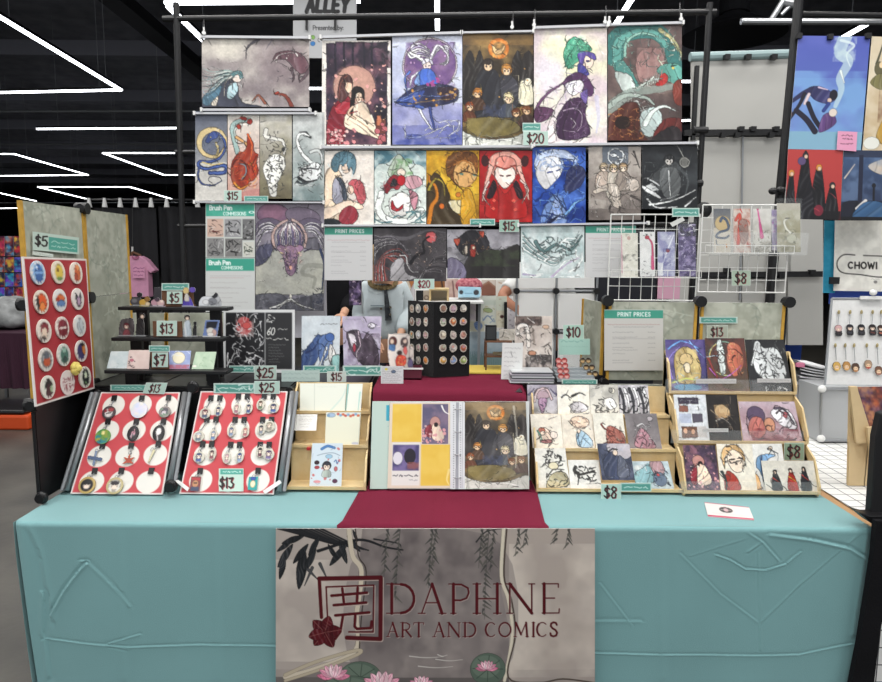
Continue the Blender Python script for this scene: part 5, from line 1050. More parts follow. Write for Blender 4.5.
# ================================================================== two keychain boards
def leanboard(z, x, label, tube):
 """x = (TLx, TRx, BRx, BLx, ytop, ybot) in the frame of z"""
 tlx, trx, brx, blx, yt, yb = x
 bl, br = OZ(*z.P(blx, yb), ZT + .004), OZ(*z.P(brx, yb), ZT + .004); Dt = 2.2; y = (bl.y + br.y) / 2; bl.y = br.y = y
 bl = PT(z.P(blx, yb)[0], y, ZT + .006); br = PT(z.P(brx, yb)[0], y, ZT + .006)
 return [A(*z.P(tlx, yt), Dt), A(*z.P(trx, yt), Dt), br, bl]
def board_hit(q, px, py, off=0.0):
 n = -((q[1] - q[0]).cross(q[3] - q[0])).normalized(); return HIT(px, py, q[0] + n * off, n), n
def lerpq(q, u, v, off=0):
 p = q[0].lerp(q[1], u).lerp(q[3].lerp(q[2], u), v); n = -((q[1] - q[0]).cross(q[3] - q[0])).normalized(); return p + n * off
def uvof(q, p):
 # inverse of the nearly affine map
 v = 0; u = 0
 for _ in range(12):
  l = q[0].lerp(q[3], v); r = q[1].lerp(q[2], v); d = r - l; u = (p - l).dot(d) / d.dot(d); t_ = q[0].lerp(q[1], u); b_ = q[3].lerp(q[2], u); d = b_ - t_; v = (p - t_).dot(d) / d.dot(d)
 return u, v
RED = 'c64a50'
def redboard(q, circles, z, name, label, rr_, cat='display board'):
 W = (q[1] - q[0]).length * 300; H = (q[3] - q[0]).length * 300
 a = Art(0,0, W, H, 1,1.5, RED).n('b8434a',.4,60,3); a.s([(0,0),(W, 0),(W, H),(0, H),(0,0)],'d9d4d0',3, sm=0)
 for (x, y) in circles:
  p, n = board_hit(q, *z.P(x, y)); u, v = uvof(q, p); a.e(u * W, v * H, rr_ * 300, rr_ * 300,'e0dcd4', al=.999)
 return sheet(name, q, a, .006, None, PAPER, label=label, cat=cat, back='dddddd')
def keychain(q, z, cx, cy, px, py, r, art, label, shape='disc', pair=None, group='keychains on the red boards', clips=((0,0),)):
 """clip at (cx,cy), charm(s) centred (px,py)"""
 pc, n = board_hit(q, *z.P(cx, cy),.002); p, _ = board_hit(q, *z.P(px, py),.004)
 up = (q[0] - q[3]).normalized(); rt = (q[1] - q[0]).normalized(); up = n.cross(rt).normalized()
 t = T('keychain', label, 'keychain', pc, group)
 for k, (dx, dy) in enumerate(clips):
  c = board_hit(q, *z.P(cx + dx, cy + dy),.002)[0]
  M().prism([c - rt * .0085 - up * .010, c + rt * .0085 - up * .010, c + rt * .0085 + up * .010, c - rt * .0085 + up * .010], n * .003).build('strap', BLKP, t)
 items = pair or [(px, py, r, art, shape)]
 for (x, y, r_, art_, sh) in items:
  c = board_hit(q, *z.P(x, y),.004)[0]; m_ = z.k
  cl_ = min(clips, key=lambda d: abs(cx + d[0] - x)); top = board_hit(q, *z.P(cx + cl_[0], cy + cl_[1]),.004)[0]
  M().cyl(top - up * .006, c + up * (r_ * .8),.0014,6).build('chain', STEEL, t)
  RG = M().tube([c + up * (r_ + .006 * math.sin(k_)) + rt * .005 * math.cos(k_) + n * .002 for k_ in np.linspace(0,6.28,9)],.0009,5)
  if sh == 'disc': ch_ = disc('charm', c, rt, up, r_, r_, art_, .003,.001, t)
  elif sh == 'oval': ch_ = disc('charm', c, rt, up, r_ * .72, r_, art_, .003,.001, t)
  elif sh == 'tag': ch_ = sheet('charm',[c - rt * r_ * .7 + up * r_ + n * .003, c + rt * r_ * .7 + up * r_ + n * .003, c + rt * r_ * .7 - up * r_ + n * .003, c - rt * r_ * .7 - up * r_ + n * .003], art_, .003, t, PHOTO)
  else: ch_ = sheet('charm',[c - rt * r_ + up * r_ + n * .003, c + rt * r_ + up * r_ + n * .003, c + rt * r_ - up * r_ + n * .003, c - rt * r_ - up * r_ + n * .003], art_, .003, t, PHOTO, mask=True)
  RG.build('ring', STEEL, ch_)
 return t
def chibi(hair, cloth, bg='cfcabb', skin='efd8c6', edge='5a4f48', sd=1, n=1.0):
 a = Art(0,0,20,20,1,1.1, bg); a.n('8f8a80',.4,6, sd); a.p([(5,19),(7,11),(13,11),(15,19)], cloth).face(10,8.5,4.2, hair, skin).ring(10,10,9.2, edge, 1.4); return a
z = Z(60,370,4.875)
q1 = leanboard(z, (200,585,500,50,108,608),'',1)
cs = [(262,175),(393,172),(520,175),(232,298),(361,295),(494,295),(192,420),(328,418),(464,412),(155,545),(298,543),(430,545)]
redboard(q1, cs, z, 'keychain_board','red board of single hanging keychains, left end of the table',.036)
def blank(bg, *fs):
 a = Art(0,0,20,20,1,1.1, bg)
 for f in fs: f(a)
 return a
K = [
 ((265,138),(240,207),.0185, blank('4a3f42', lambda a: a.e(10,11,6,7,'d8d2cf').e(13,6,5,3.5,'9c3f44').e(5,8,2.5,2.5,'8a3038').s([(7,12),(14,11)],'2a2426',1.6)),'white-faced charm with dark red trim, top left of the red single keychain board','disc'),
 ((400,138),(387,196),.023, blank('d7d2e0', lambda a: a.n('efe6b8',.7,8,3).n('b8c8e8',.6,6,5)),'shiny holographic round charm, top middle of the red single keychain board','disc'),
 ((530,135),(512,205),.0165, blank('8d8480', lambda a: a.e(10,9,6,6,'4b4652').e(9,12,4,4,'c9bfc4').dots(8,'6a8a70',2,2,18,18,2)),'grey and violet charm, top right of the red single keychain board','disc'),
 ((235,252),(210,325),.021, blank('4f8f4c', lambda a: a.n('c9a23a',.8,7,2).dots(8,'2e7f86',2,8,18,19,3).e(10,5,3,3,'e3d890')),'green and gold round charm, second row left on the red single keychain board','disc'),
 ((373,253),(357,310),.0215, blank('1d1b1e', lambda a: a.s([(8,16),(9,8),(13,12),(12,4)],'c98a9a',2.2,1).dots(5,'a8a0a8',5,4,15,14,1.2)),'black oval charm with pink mark, second row middle on the red single keychain board','oval'),
 ((505,252),(482,308),.0225, blank('161518', lambda a: a.e(10,8,4.5,5,'e6e2e0').s([(8,12),(10,19)],'cfc8c8',1.5)),'black oval charm with white figure, second row right on the red single keychain board','oval'),
 ((208,370),(172,430),.020, None, 'blue-grey crossed sword charm, third row left on the red single keychain board','cross'),
 ((348,370),(337,436),.0175, None, 'red-orange maple leaf charm, third row middle on the red single keychain board','leaf'),
 ((480,363),(445,420),.018, None, 'slim pale gold blade charm, third row right on the red single keychain board','blade'),
 ((170,493),(133,562),.0225, blank('b59a5c', lambda a: a.e(10,10,7.6,7.6,'17161a').e(10,11,3.8,4.2,'ecd6c6').e(10,7,5,3.2,'141315')),'gold-rimmed charm of a black-haired head, bottom left of the red single keychain board','disc'),
 ((300,492),(268,565),.0225, blank('b7a87c', lambda a: a.e(10,10,7.6,7.6,'d8d2c8').e(10,11,3.8,4.4,'ecd6c6').e(10,6.5,5.2,3,'2a2428')),'gold-rimmed charm on pale ground, bottom middle of the red single keychain board','disc'),
 ((445,492),(432,545),.0, None, 'empty black strap on a white circle, bottom right of the red single keychain board','none')]
for (c, p, r, art, lb, sh) in K:
 if sh == 'none':
  pc, n = board_hit(q1, *z.P(*c),.002); up = (q1[0] - q1[3]).normalized(); rt = (q1[1] - q1[0]).normalized()
  tag(M().prism([pc - rt * .0085 - up * .01, pc + rt * .0085 - up * .01, pc + rt * .0085 + up * .01, pc - rt * .0085 + up * .01], n * .003).build('strap_clip', BLKP), lb, 'strap','keychains on the red boards'); continue
 if sh in ('cross','leaf','blade'):
  art = Art(0,0,20,20,1,1.3,'888'); art.m[:] = 0
  if sh == 'cross': art.bg('5f6f8c'); art.s([(10,1),(10,19)],'8090ac',3.5,2.5, mask=True).s([(1,9),(19,12)],'4c5c7c',4.5, mask=True)
  if sh == 'leaf':
   art.bg('b54a2e')
   for an in (90,30,150,-30,210): art.s([(10,12),(10 + 9 * math.cos(math.radians(an)),12 - 9.5 * math.sin(math.radians(an)))],'c2502e',5,1.5, mask=True)
   art.e(10,12,4,4,'a8402a', mask=True)
  if sh == 'blade': art.bg('c9c2a2'); art.s([(13,1),(8,19)],'d6cda6',4,2.4, mask=True)
 keychain(q1, z, *c, *p, r * 1.2, art, lb, sh)
z = Z(170,370,4.875)
q2 = leanboard(z, (150,573,505,45,103,608),'',1)
cs = [(218,170),(352,168),(484,165),(196,292),(333,288),(468,290),(172,412),(308,410),(448,412),(150,538),(292,540),(428,538)]
redboard(q2, cs, z, 'keychain_board','red board of paired keychains with a $13 tag, second from the left',.036)
PR = [((222,138),((172,212,'6a2f38','31405e'),(236,200,'2b3350','2f3c66')),'navy and dark red pair, top left'),((356,130),((325,190,'b08a8a','8a5a6a'),(384,188,'24304f','2c3e74')),'pink and navy pair, top middle'),((482,128),((442,170,'5a4030','4a6048'),(505,185,'303a5c','35508c')),'brown and blue pair, top right'),
  ((203,242),((140,325,'b5bcc4','5a6a78'),(212,318,'8a94a8','54709c')),'silver and pale blue pair, second row left'),((340,243),((300,300,'58607c','7080a0'),(368,302,'c0746e','9c5a60')),'slate and coral pair, second row middle'),((474,243),((445,290,'3b3a44','6f7480'),(485,275,'a8a08c','8a8478')),'grey tangled pair, second row right'),
  ((182,362),((142,425,'33456f','3a5088'),(205,412,'4a2c30','78404a')),'blue and maroon pair, third row left'),((318,365),((278,430,'c4a0a8','b08a90'),(340,425,'2c4a82','7a90b0')),'pink and bright blue pair, third row middle'),((462,365),((440,400,'222','54303c'),(482,412,'4a3a60','6a5a88')),'black and violet pair, third row right')]
for i, (c, its, lb) in enumerate(PR):
 pair = [(x, y, .0185, chibi(h, k, sd=i * 2 + j, edge='c9c4b4'),'oval' if (i + j) % 3 else 'disc') for j, (x, y, h, k) in enumerate(its)]
 keychain(q2, z, *c, 0,0,0, None, 'charm ' + lb + ' of the red paired keychain board', pair=pair, clips=((-22,0),(22,0)))
keychain(q2, z, 148,493,125,555,.023, blank('7a3436', lambda a: a.e(10,10,6,5,'b8805a').r(2,14,18,20,'35405c').s([(3,3),(17,4)],'b02a34',3).s([(7,9),(13,9)],'201818',1.5)),'dark red tag charm with tassels, bottom left of the red paired keychain board','tag')
keychain(q2, z, 430,492,405,553,.021, blank('2e9a98', lambda a: a.e(10,11,5,5,'e2d8b8').e(10,3,6,3,'3450a0').ring(10,11,5,'c8b070',1)),'teal tag charm with a cream moon, bottom right of the red paired keychain board','tag')
zt2 = Z(170,370,4.875)
def onboard(q, z, x0, y0, x1, y1, a, off, name, label, cat, group, m=PAPER):
 Q = [board_hit(q, *z.P(x, y), off)[0] for x, y in ((x0, y0),(x1, y0),(x1, y1),(x0, y1))]
 return sheet(name, Q, a, .001, None, m, label=label, cat=cat, group=group)
a = z.art(238,480,358,592,'b9cfc4', dens=2); a.r(246,484,355,510,'4f9c8d').gib(258,497,345,10,'dcefe8',3,.9).t('$13',246,528,48,'8e3a40',8,.12).t('$13',243,525,48,'24201f',7,.12)
onboard(q2, z, 238,480,358,592, a, .004,'price_tag','$13 tag fixed low on the red paired keychain board','price tag', PG)
for (pts, lb) in ((((22,540),(40,535),(95,575),(85,592)),'white strip of tape at the lower left corner of the paired keychain board'),(((452,590),(535,535),(545,550),(465,605)),'white strip of tape at the lower right corner of the paired keychain board')):
 Q = [board_hit(q2, *z.P(*p),.006)[0] for p in pts]; n = board_hit(q2, *z.P(*pts[0]))[1]
 tag(M().prism(Q, n * .0008).build('tape_strip', WHITE), lb, 'tape')
# tubes and knobs beside the boards
def tubes(q, side, lab, z0=None):
 a, b = (q[3], q[0]) if side < 0 else (q[2], q[1]); rt = (q[1] - q[0]).normalized(); n = -((q[1] - q[0]).cross(q[3] - q[0])).normalized()
 o = rt * side * .016 - n * .004
 t = T('support_tube', lab, 'tube', a + o)
 g = M().cyl(a + o + (b - a) * .03, b + o + (b - a) * .0,.0095,12); g.build('tube', STEEL, t, smooth=True)
 g = M().cyl(a + o + rt * side * .016 + (b - a) * .03, b + o + rt * side * .016,.006,10); g.build('rod', GREYT, t)
 return t
tubes(q1,-1,'grey tube along the left edge of the single keychain board'); tubes(q1,1,'grey tube along the right edge of the single keychain board')
tubes(q2,1,'grey tube along the right edge of the paired keychain board')
for (x, y, D, r, lb) in ((193,387,2.15,.021,'round black connector knob between the tops of the two red boards'),(171,486,2.02,.021,'round black connector knob between the feet of the two red boards'),(98,393,2.215,.012,'small black knob at the top left of the single keychain board'),(67,490,2.06,.012,'small black knob at the foot of the single keychain board'),(42,501,1.95,.02,'black knob at the front foot of the left divider')):
 p = A(x, y, D); p.z = max(p.z, ZT + r + .002); tag(M().ball(p, r, r * .6, r, 16,10).cyl(p - Vector((0, r * .75,0)), p + Vector((0, r * .3,0)), r * .7,16).build('connector_knob', BLKP, smooth=False), lb, 'knob')
# ================================================================== badge board on the divider
z = Z(20,250,4.2625); pX = Vector((-1.205,0,0)); nX = Vector((1,0,0))
q3 = [HIT(*z.P(12,28), Vector((-1.212,0,0)), nX), HIT(*z.P(283,38), Vector((-1.212,0,0)), nX), HIT(*z.P(318,590), Vector((-1.19,0,0)), nX), HIT(*z.P(68,668), Vector((-1.19,0,0)), nX)]
W = (q3[1] - q3[0]).length * 300; H = (q3[3] - q3[0]).length * 300
a = Art(0,0, W, H, 1,1.5,'a23238').n('93292f',.4,50,3); a.s([(0,0),(W, 0),(W, H),(0, H),(0,0)],'dad2cc',4, sm=0)
sheet('badge_board', q3, a, .005, None, PAPER, label='tall red badge board leaning on the left divider', cat='display board', back='ddd')
nb = -((q3[1] - q3[0]).cross(q3[3] - q3[0])).normalized(); rtb = (q3[2] - q3[3]).normalized(); upb = nb.cross(rtb).normalized()
BD = [(73,97,'8fb4d8', lambda a: a.e(10,8,5,5,'4a78b8').e(10,13,5,6,'3f64a0').s([(4,10),(16,10)],'7fa6d6',2).e(8,6,1,1,'fff'),'blue bear'),(160,95,'d9cdb0', lambda a: a.e(10,10,6,7,'d8bc4e').e(8,8,2,2,'7a5a20').e(10,16,4,2,'6f8f50'),'yellow creature'),(236,98,'ddcfc0', lambda a: a.e(11,10,5,8,'c8663a').e(12,5,3,3,'e0935a').e(8,14,3,4,'b04a30'),'orange fox shape'),
 (87,222,'d8c8b4', lambda a: a.e(10,11,7,8,'d8582a').e(4,11,2.4,7,'2f2b2a').e(10,14,4,4,'e88a4a'),'orange robed creature'),(167,214,'cfd2d4', lambda a: a.e(10,9,7,4,'cf6a34').e(10,13,7,3,'5f7fae').e(6,9,2,2,'a83a2a'),'orange and blue bowl'),(243,209,'ddd4cf', lambda a: a.p([(6,4),(10,8),(14,4),(14,14),(10,18),(6,14)],'26242a').e(10,12,3,4,'b89ab4'),'black cat'),
 (99,345,'d6c8bc', lambda a: a.e(10,8,6,5,'7d2c34').e(9,12,4,5,'e4cdb8').e(6,17,4,3,'3a2a2a'),'maroon-capped head'),(177,332,'c8b4ae', lambda a: a.p([(4,4),(16,4),(16,17),(10,19),(4,17)],'7a2630').s([(5,10),(15,10)],'d8c8c0',1.6),'maroon robe'),(251,323,'d3d5d3', lambda a: a.e(10,10,5,7,'c2c9cc').s([(10,4),(8,10),(12,16)],'8f999c',1.5),'pale ghost shape'),
 (107,467,'b9b2ac', lambda a: a.e(10,10,7,7,'8f9296').e(10,12,5,4,'b8502e').e(10,7,3,3,'5a5e66'),'grey mouse in orange'),(183,447,'b3b8b4', lambda a: a.e(10,11,6,8,'3f6a5c').e(10,6,3,3,'8fb0a0').e(10,14,3,3,'243c38'),'green figure'),(258,430,'cfc6c4', lambda a: a.e(8,11,6,8,'3a3260').e(13,8,3,6,'c8793a').e(12,3,4,3,'1c1a22'),'violet and orange figure'),
 (116,585,'d2d2c4', lambda a: a.e(10,8,5,5,'2f2726').e(10,14,4.5,6,'4a2b30').e(13,12,2,3,'9ab08a'),'dark brown-haired figure'),(274,542,'c9cabb', lambda a: a.e(10,10,5,9,'23262a').e(10,8,2.5,3,'c6d0b4').s([(8,14),(12,18)],'7a9a6a',1.5),'black figure with green trim')]
def ringr(z_, x, y, rx, q, n):   # badge radius from its width in the frame
 return 0
for i, (x, y, bgc, f, nm) in enumerate(BD):
 art = Art(0,0,20,20,1,1.2, bgc); f(art); c, _ = board_hit(q3, *z.P(x, y),.001)
 pos = ('top','second','third','fourth','bottom')[min(i // 3,4)]
 art.ring(10,10,9.4,'e2d9d0',1.6)
 disc('button_badge', c, rtb, upb, .036,.036, art, .004,.002, None, PHOTO, 'round badge with %s, %s row of the tall red board' % (nm, pos),'badge','round badges on the tall red board')
c, _ = board_hit(q3, *z.P(202,565),.001); art = Art(0,0,40,40,1,1.2,'d8ccc8'); art.t('GLOW IN',6,12,7,'8a4a50',1.3,.22).t('THE DARK',4,22,7,'8a4a50',1.3,.22).gib(12,33,30,2,'9a7a7a',2)
disc('glow_label', c, rtb, upb, .04,.04, art, .002,0, None, PAPER, 'round label reading GLOW IN THE DARK on the tall red badge board','label')
c, _ = board_hit(q3, *z.P(232,505),.006); g = M(); 
for k_ in range(7): g.ball(c + nb * .004 + (rtb * math.cos(k_ * .9) + upb * math.sin(k_ * .9)) * .012,.011,.011,.011,8,6)
g.ball(c + nb * .01,.014,.014,.014,10,7)
tag(g.build('flower_charm', mat('soft yellow rubber','d6c468',.5)),'soft yellow blossom ornament on the tall red badge board','ornament')
# $5 tag and mint strip on the divider's upper panel
z = Z(0,190,4.871); px_ = Vector((-1.229,0,0))
def ondiv(x0, y0, x1, y1, dx=0): return [HIT(*z.P(x, y), px_ + Vector((dx, 0,0)), nX) for x, y in ((x0, y0 - 3),(x1, y0 + (x1 - x0) * .12),(x1, y1 + (x1 - x0) * .07),(x0, y1 - 6))]
a = z.art(160,205,385,298,'b9cbc0', dens=2); a.r(232,222,376,288,'4f9c8d').gib(245,245,365,12,'cfe6dc',2,.8).gib(245,268,365,12,'cfe6dc',3,.8).t('$5',172,222,50,'24201f',8,.12)
sheet('price_tag', ondiv(160,205,385,298,.002), a, .001, None, PAPER, label='$5 tag with mint strip on the upper panel of the left divider', cat='price tag', group=PG)
a = z.art(160,292,260,322,'c6cec6', dens=1.5); a.gib(170,307,250,8,'9fb0a8',3)
sheet('clear_card', ondiv(160,300,260,322,.001), a, .001, None, PAPER, label='small pale strip under the $5 tag on the left divider', cat='card')
# ================================================================== wooden card racks
def rack(label, pl, pr, tiers, top, m=WOOD, D0=None):
 """pl, pr = image columns of the outer sides at the first tier's front edge; tiers = (D, z)"""
 D0 = tiers[0][0]; x0 = PT(pl, D0, tiers[0][1]).x; x1 = PT(pr, D0, tiers[0][1]).x; n = len(tiers); Dend = tiers[-1][0] + .07
 t = T('card_rack', label, 'card rack',((x0 + x1) / 2,(D0 + Dend) / 2, ZT + .003),'wooden three-tier card racks')
 for i, (D, z) in enumerate(tiers):
  zt_ = tiers[i + 1][1] if i + 1 < n else top; dep = (tiers[i + 1][0] - D) if i + 1 < n else .055
  M().box(x0 + .006, x1 - .006, D, D + dep + .01, z - .006, z).build('tray', m, t)
  M().prism([(x0 + .006, D + dep - .004, z),(x1 - .006, D + dep - .004, z),(x1 - .006, D + dep + .008, zt_),(x0 + .006, D + dep + .008, zt_)],(0,.005,0)).build('backboard', m, t)
  M().box(x0 + .006, x1 - .006, D - .004, D, z - .006, z + .004).build('front_lip', m, t)
  for x in (x0, x1 - .006):
   M().prism([(x, D - .004, z - .006),(x, D - .004, z + .02),(x, D + dep * .45, z + (zt_ - z) * .72),(x, D + dep + .012, z + (zt_ - z) * .95),(x, D + dep + .012, z - .006)],(.006,0,0)).build('side_panel', m, t)
 for x in (x0, x1 - .006):
  pts = [(x, D0 + .005, ZT + .003),(x, D0 + .005, tiers[0][1])]
  for D, z in tiers[1:]: pts += [(x, D + .004, z - .03),(x, D + .004, z)]
  pts += [(x, Dend - .01, top),(x, Dend, top),(x, Dend, ZT + .003)]
  M().prism(pts, (.006,0,0)).build('side_frame', m, t)
 return (x0, x1)
def card(z, x0, y0, x1, y1, tier, a, label, lean=.035, off=.010, group='cards in the wooden racks', xt=None, cat='art card', nm='art_card', m=None, pw=0, zo=.0):
 """card standing in a tray; x0..x1 bottom edge, xt = (x left, x right) of its top edge"""
 D, zt_ = tier; D = D + off
 bx0, by = z.P(x0, y1); bx1, _ = z.P(x1, y1); tx0, ty = z.P(xt[0] if xt else x0, y0); tx1, _ = z.P(xt[1] if xt else x1, y0)
 if group.startswith('cards'): a.brush(.7,.07)
 bl, br = PT(bx0, D, zt_ + .001 + zo), PT(bx1, D, zt_ + .001 + zo); tl, tr = A(tx0, ty, D + lean), A(tx1, ty, D + lean)
 return sheet(nm, [tl, tr, br, bl], a, .001, None, m or PHOTO, label=label, cat=cat, group=group)
RT = [(2.06,.775),(2.15,.916),(2.245,1.066)]; rack('wooden rack of art cards at the right end of the table',684,820, RT, 1.20)
CT = [(2.075,.773),(2.15,.886),(2.225,.985)]; rack('wooden rack of pale sketch cards with a $8 tag, right of the binder',536.5,684, CT, 1.075)
LT = [(2.075,.773),(2.15,.892),(2.225,.99)]; rack('wooden rack of papers and a sticker sheet, left of the binder',284.5,366, LT, 1.08)
# ---- left rack contents
z = Z(275,370,5.244); PB = 'papers in the left wooden rack'
a = z.art(130,70,382,222,'d9dcd0'); a.s([(208,70),(212,222)],'b8bfb4',3).s([(300,222),(360,150),(378,100)],'b9d0c8',10,4,.7).gib(225,90,330,8,'c2c6bc',3,.6)
card(z, 130,70,366,222, LT[2], a, 'wide cream paper in the left wooden rack top tier', group=PB, xt=(132,376), cat='paper')
a = z.art(372,72,462,222,'dde0d6'); a.s([(378,72),(372,222)],'8fbcb4',12).s([(450,120),(445,222)],'a9ccc4',10,4)
card(z, 368,72,450,222, LT[2], a, 'narrow cream paper with teal edge in the left wooden rack top tier', group=PB, xt=(378,460), cat='paper', off=.006)
a = z.art(105,235,222,342,'dcdad4', dens=1.8)
for i, y in enumerate((250,268,280,300,318)): a.gib(118 + i * 5, y, 205 - i * 6,7,'9a9490', i + 2,.8)
card(z, 100,232,216,342, LT[1], a, 'small white note with fine print in the left wooden rack middle tier', group=PB, xt=(107,222), cat='note', nm='note', zo=.045, off=.02)
a = z.art(262,222,442,396,'dcdcc8'); a.r(262,222,442,232,'c9cfd0',.6)
for i in range(9): a.e(325 + i * 13,232 + (i * 7) % 12,8,7,('b85a50','7aa0c0','c46a4a')[i % 3])
a.e(290,238,22,12,'9db4cc').e(275,240,8,8,'6f96b8').e(420,388,18,7,'b4b8c8').s([(438,222),(438,396)],'b8bcae',3)
card(z, 262,222,440,396, LT[1], a, 'cream notepad with a garland border in the left wooden rack middle tier', group=PB, xt=(268,450), cat='notepad', nm='notepad')
a = z.art(182,385,355,628,'cfdae2', dens=1.9); a.s([(238,418),(270,402),(308,412)],'4f7fb8',16,14).dots(10,'c9635f',190,395,350,620,8,3,.8).e(215,495,14,12,'3a2a30').e(217,522,14,10,'a8444a').face(270,515,20,'33343a','efd8c6').p([(248,575),(252,540),(290,540),(294,575)],'a8b0a8').s([(310,490),(320,480),(325,500),(335,485)],'4a6a9c',5).e(320,530,10,14,'b8686c').e(318,598,14,12,'55304a').e(222,602,20,8,'d8949a').s([(215,455),(250,445),(300,440),(340,455)],'8a98a8',4).e(280,460,20,12,'9fc0d6').scr(8,'7f8ea0',190,395,350,620,3,5,.8,.3)
card(z, 180,384,348,640, LT[0], a, 'blue sticker sheet with small figures standing in the front of the left wooden rack', group=PB, xt=(196,356), cat='sticker sheet', nm='sticker_sheet')
a = Art(0,0,10,10,1,1,'b03038'); p = A(309.5,447.5,2.15)
tag(M().box(p.x - .006, p.x + .006,2.13,2.145, p.z - .004, p.z + .004).build('red_clip', mat('red plastic','b02830',.4)),'tiny red clip beside the sticker sheet on the left wooden rack','clip')
# ---- centre rack contents
z = Z(520,370,4.87)
def ink(x0, y0, x1, y1, bg='dcd8cf', bg2=None): return z.art(x0, y0, x1, y1, bg, bg2)
a = ink(35,72,185,212,'8f8896','8a8a88').n('c8c4cc',.7,40,1); a.e(108,115,42,30,'a9919a').s([(70,150),(85,100),(130,90),(155,140)],'c9b2b4',12).p([(88,140),(132,140),(122,185),(108,208),(95,185)],'9a7a94').s([(40,120),(70,90)],'55506a',10,3).s([(180,120),(150,90)],'55506a',10,3).scr(8,'4a3f5c',90,130,130,200,4,2)
card(z, 38,72,184,214, CT[2], a, 'card of a violet dragon head, back row left end of the sketch card rack', xt=(35,180))
a = ink(183,70,342,212,'e0dcd0').n('efece2',.6,60,2); a.s([(205,130),(225,118),(250,135)],'333',9,2).s([(255,125),(290,108),(320,120)],'222',10,2).p([(240,170),(290,150),(330,185),(270,205)],'d0ccd0').scr(12,'8a8684',230,150,335,208,4,3)
card(z, 186,72,342,214, CT[2], a, 'cream card of flying birds, back row second in the sketch card rack', xt=(180,335), off=.008)
a = ink(340,70,480,214,'8e8c86','e2ded4').n('e0ddd2',.6,50,4); a.e(450,98,14,14,'efeada').e(443,96,11,12,'8a8882').scr(18,'55534f',350,140,470,210,5,3).p([(400,150),(440,130),(470,170),(430,190)],'efece6').scr(6,'777',400,130,470,190,3,9)
card(z, 343,72,485,214, CT[2], a, 'grey and cream card with a crescent moon, back row third in the sketch card rack', xt=(336,474), off=.012)
a = ink(475,70,632,214,'a5a2a8').n('e4e2e4',.7,40,2); 
for i in range(6): a.s([(485 + i * 24,90),(500 + i * 24,140),(495 + i * 26,205)],('2a2a30','e8e8ea')[i % 2],16,8)
a.scr(18,'1c1c22',480,80,628,205,7,5)
card(z, 486,72,634,212, CT[2], a, 'card of black and white streaming shapes, back row right end of the sketch card rack', xt=(475,622))
a = ink(50,215,205,386,'ded6c8').n('ece6da',.6,50,1); a.s([(140,240),(190,225)],'a89890',5,1).p([(85,290),(125,285),(150,330),(130,360),(90,350)],'dcc6b4').e(100,300,18,20,'b06a58').e(105,310,12,12,'f0dcc8').s([(80,300),(95,330),(90,355)],'5a8f80',9,4).e(120,350,30,10,'9a6a6a').scr(6,'8a5a50',80,280,165,360,3,4).e(160,320,20,18,'efe0d4')
card(z, 62,215,212,388, CT[1], a, 'cream card of a curled red-haired figure, middle row left in the sketch card rack', xt=(50,198), off=.009)
a = ink(198,215,362,386,'ddd3c4').n('ebe4d6',.6,50,3); a.e(290,255,50,30,'e4cbb4').scr(10,'b08f80',215,225,345,290,4,2).p([(265,320),(290,295),(335,325),(350,375),(280,378)],'a9c4d6').s([(275,325),(285,375)],'4a6f90',5,3).e(282,300,10,12,'f0dcc8').s([(300,330),(340,370)],'6f90ac',4,2)
card(z, 212,215,366,386, CT[1], a, 'cream card of a pale blue robed figure, middle row second in the sketch card rack', xt=(200,352), off=.012)
a = ink(358,212,515,382,'ddd9cc').n('eae6da',.6,50,5); a.p([(430,275),(470,280),(510,320),(500,372),(430,372),(415,330)],'a8665a').s([(395,265),(410,285),(440,300)],'7a2f2a',8,5).scr(20,'5e2422',415,275,505,368,4,6).scr(8,'d8a898',420,290,500,365,4,8).s([(400,358),(420,350)],'4a2a28',6)
card(z, 370,210,520,384, CT[1], a, 'cream card of a seated red leopard, middle row third in the sketch card rack', xt=(352,500), off=.008)
a = ink(508,212,685,382,'6b6668','8a8284').n('8f8a8c',.6,60,3); a.e(642,235,16,12,'b4acb0').p([(545,370),(560,310),(590,280),(630,320),(650,375)],'a87c86').s([(570,270),(600,260),(615,290)],'d8d4d6',9,3).scr(22,'dcd6d8',550,260,640,370,4,4,.8,.3).scr(8,'4a3a40',550,290,640,370,5,6)
card(z, 532,212,692,382, CT[1], a, 'grey card of a horned figure in pink, middle row right in the sketch card rack', xt=(508,664))
a = ink(72,380,240,602,'dedbd2').n('edeae2',.6,50,7); a.p([(120,600),(140,540),(180,510),(225,520),(235,580),(180,600)],'b8ad8c').scr(24,'2c2a28',110,395,215,480,8,3,.9,.4).scr(14,'44423c',125,500,230,595,5,5).e(165,480,26,22,'dcd2b4').s([(130,540),(160,500),(215,500)],'4a463c',6,3)
card(z, 82,380,245,602, CT[0], a, 'tall cream card of a feathered ink creature, front row left in the sketch card rack', xt=(72,220), off=.012)
a = ink(236,440,392,600,'d8d5cf').n('e8e6e0',.6,50,9); a.s([(270,480),(265,500),(290,520),(330,510),(360,500)],'35322f',16,8).scr(16,'1e1c1a',260,475,370,560,8,3,.9,.3).s([(285,530),(275,578)],'2a2826',6,3).s([(325,525),(345,560)],'2a2826',6,3).s([(340,490),(370,480)],'3a3836',8,2).s([(320,575),(370,570)],'b0aca6',6,3)
card(z, 246,438,398,600, CT[0], a, 'card of a galloping ink horse, front row second in the sketch card rack', xt=(232,384), off=.009)
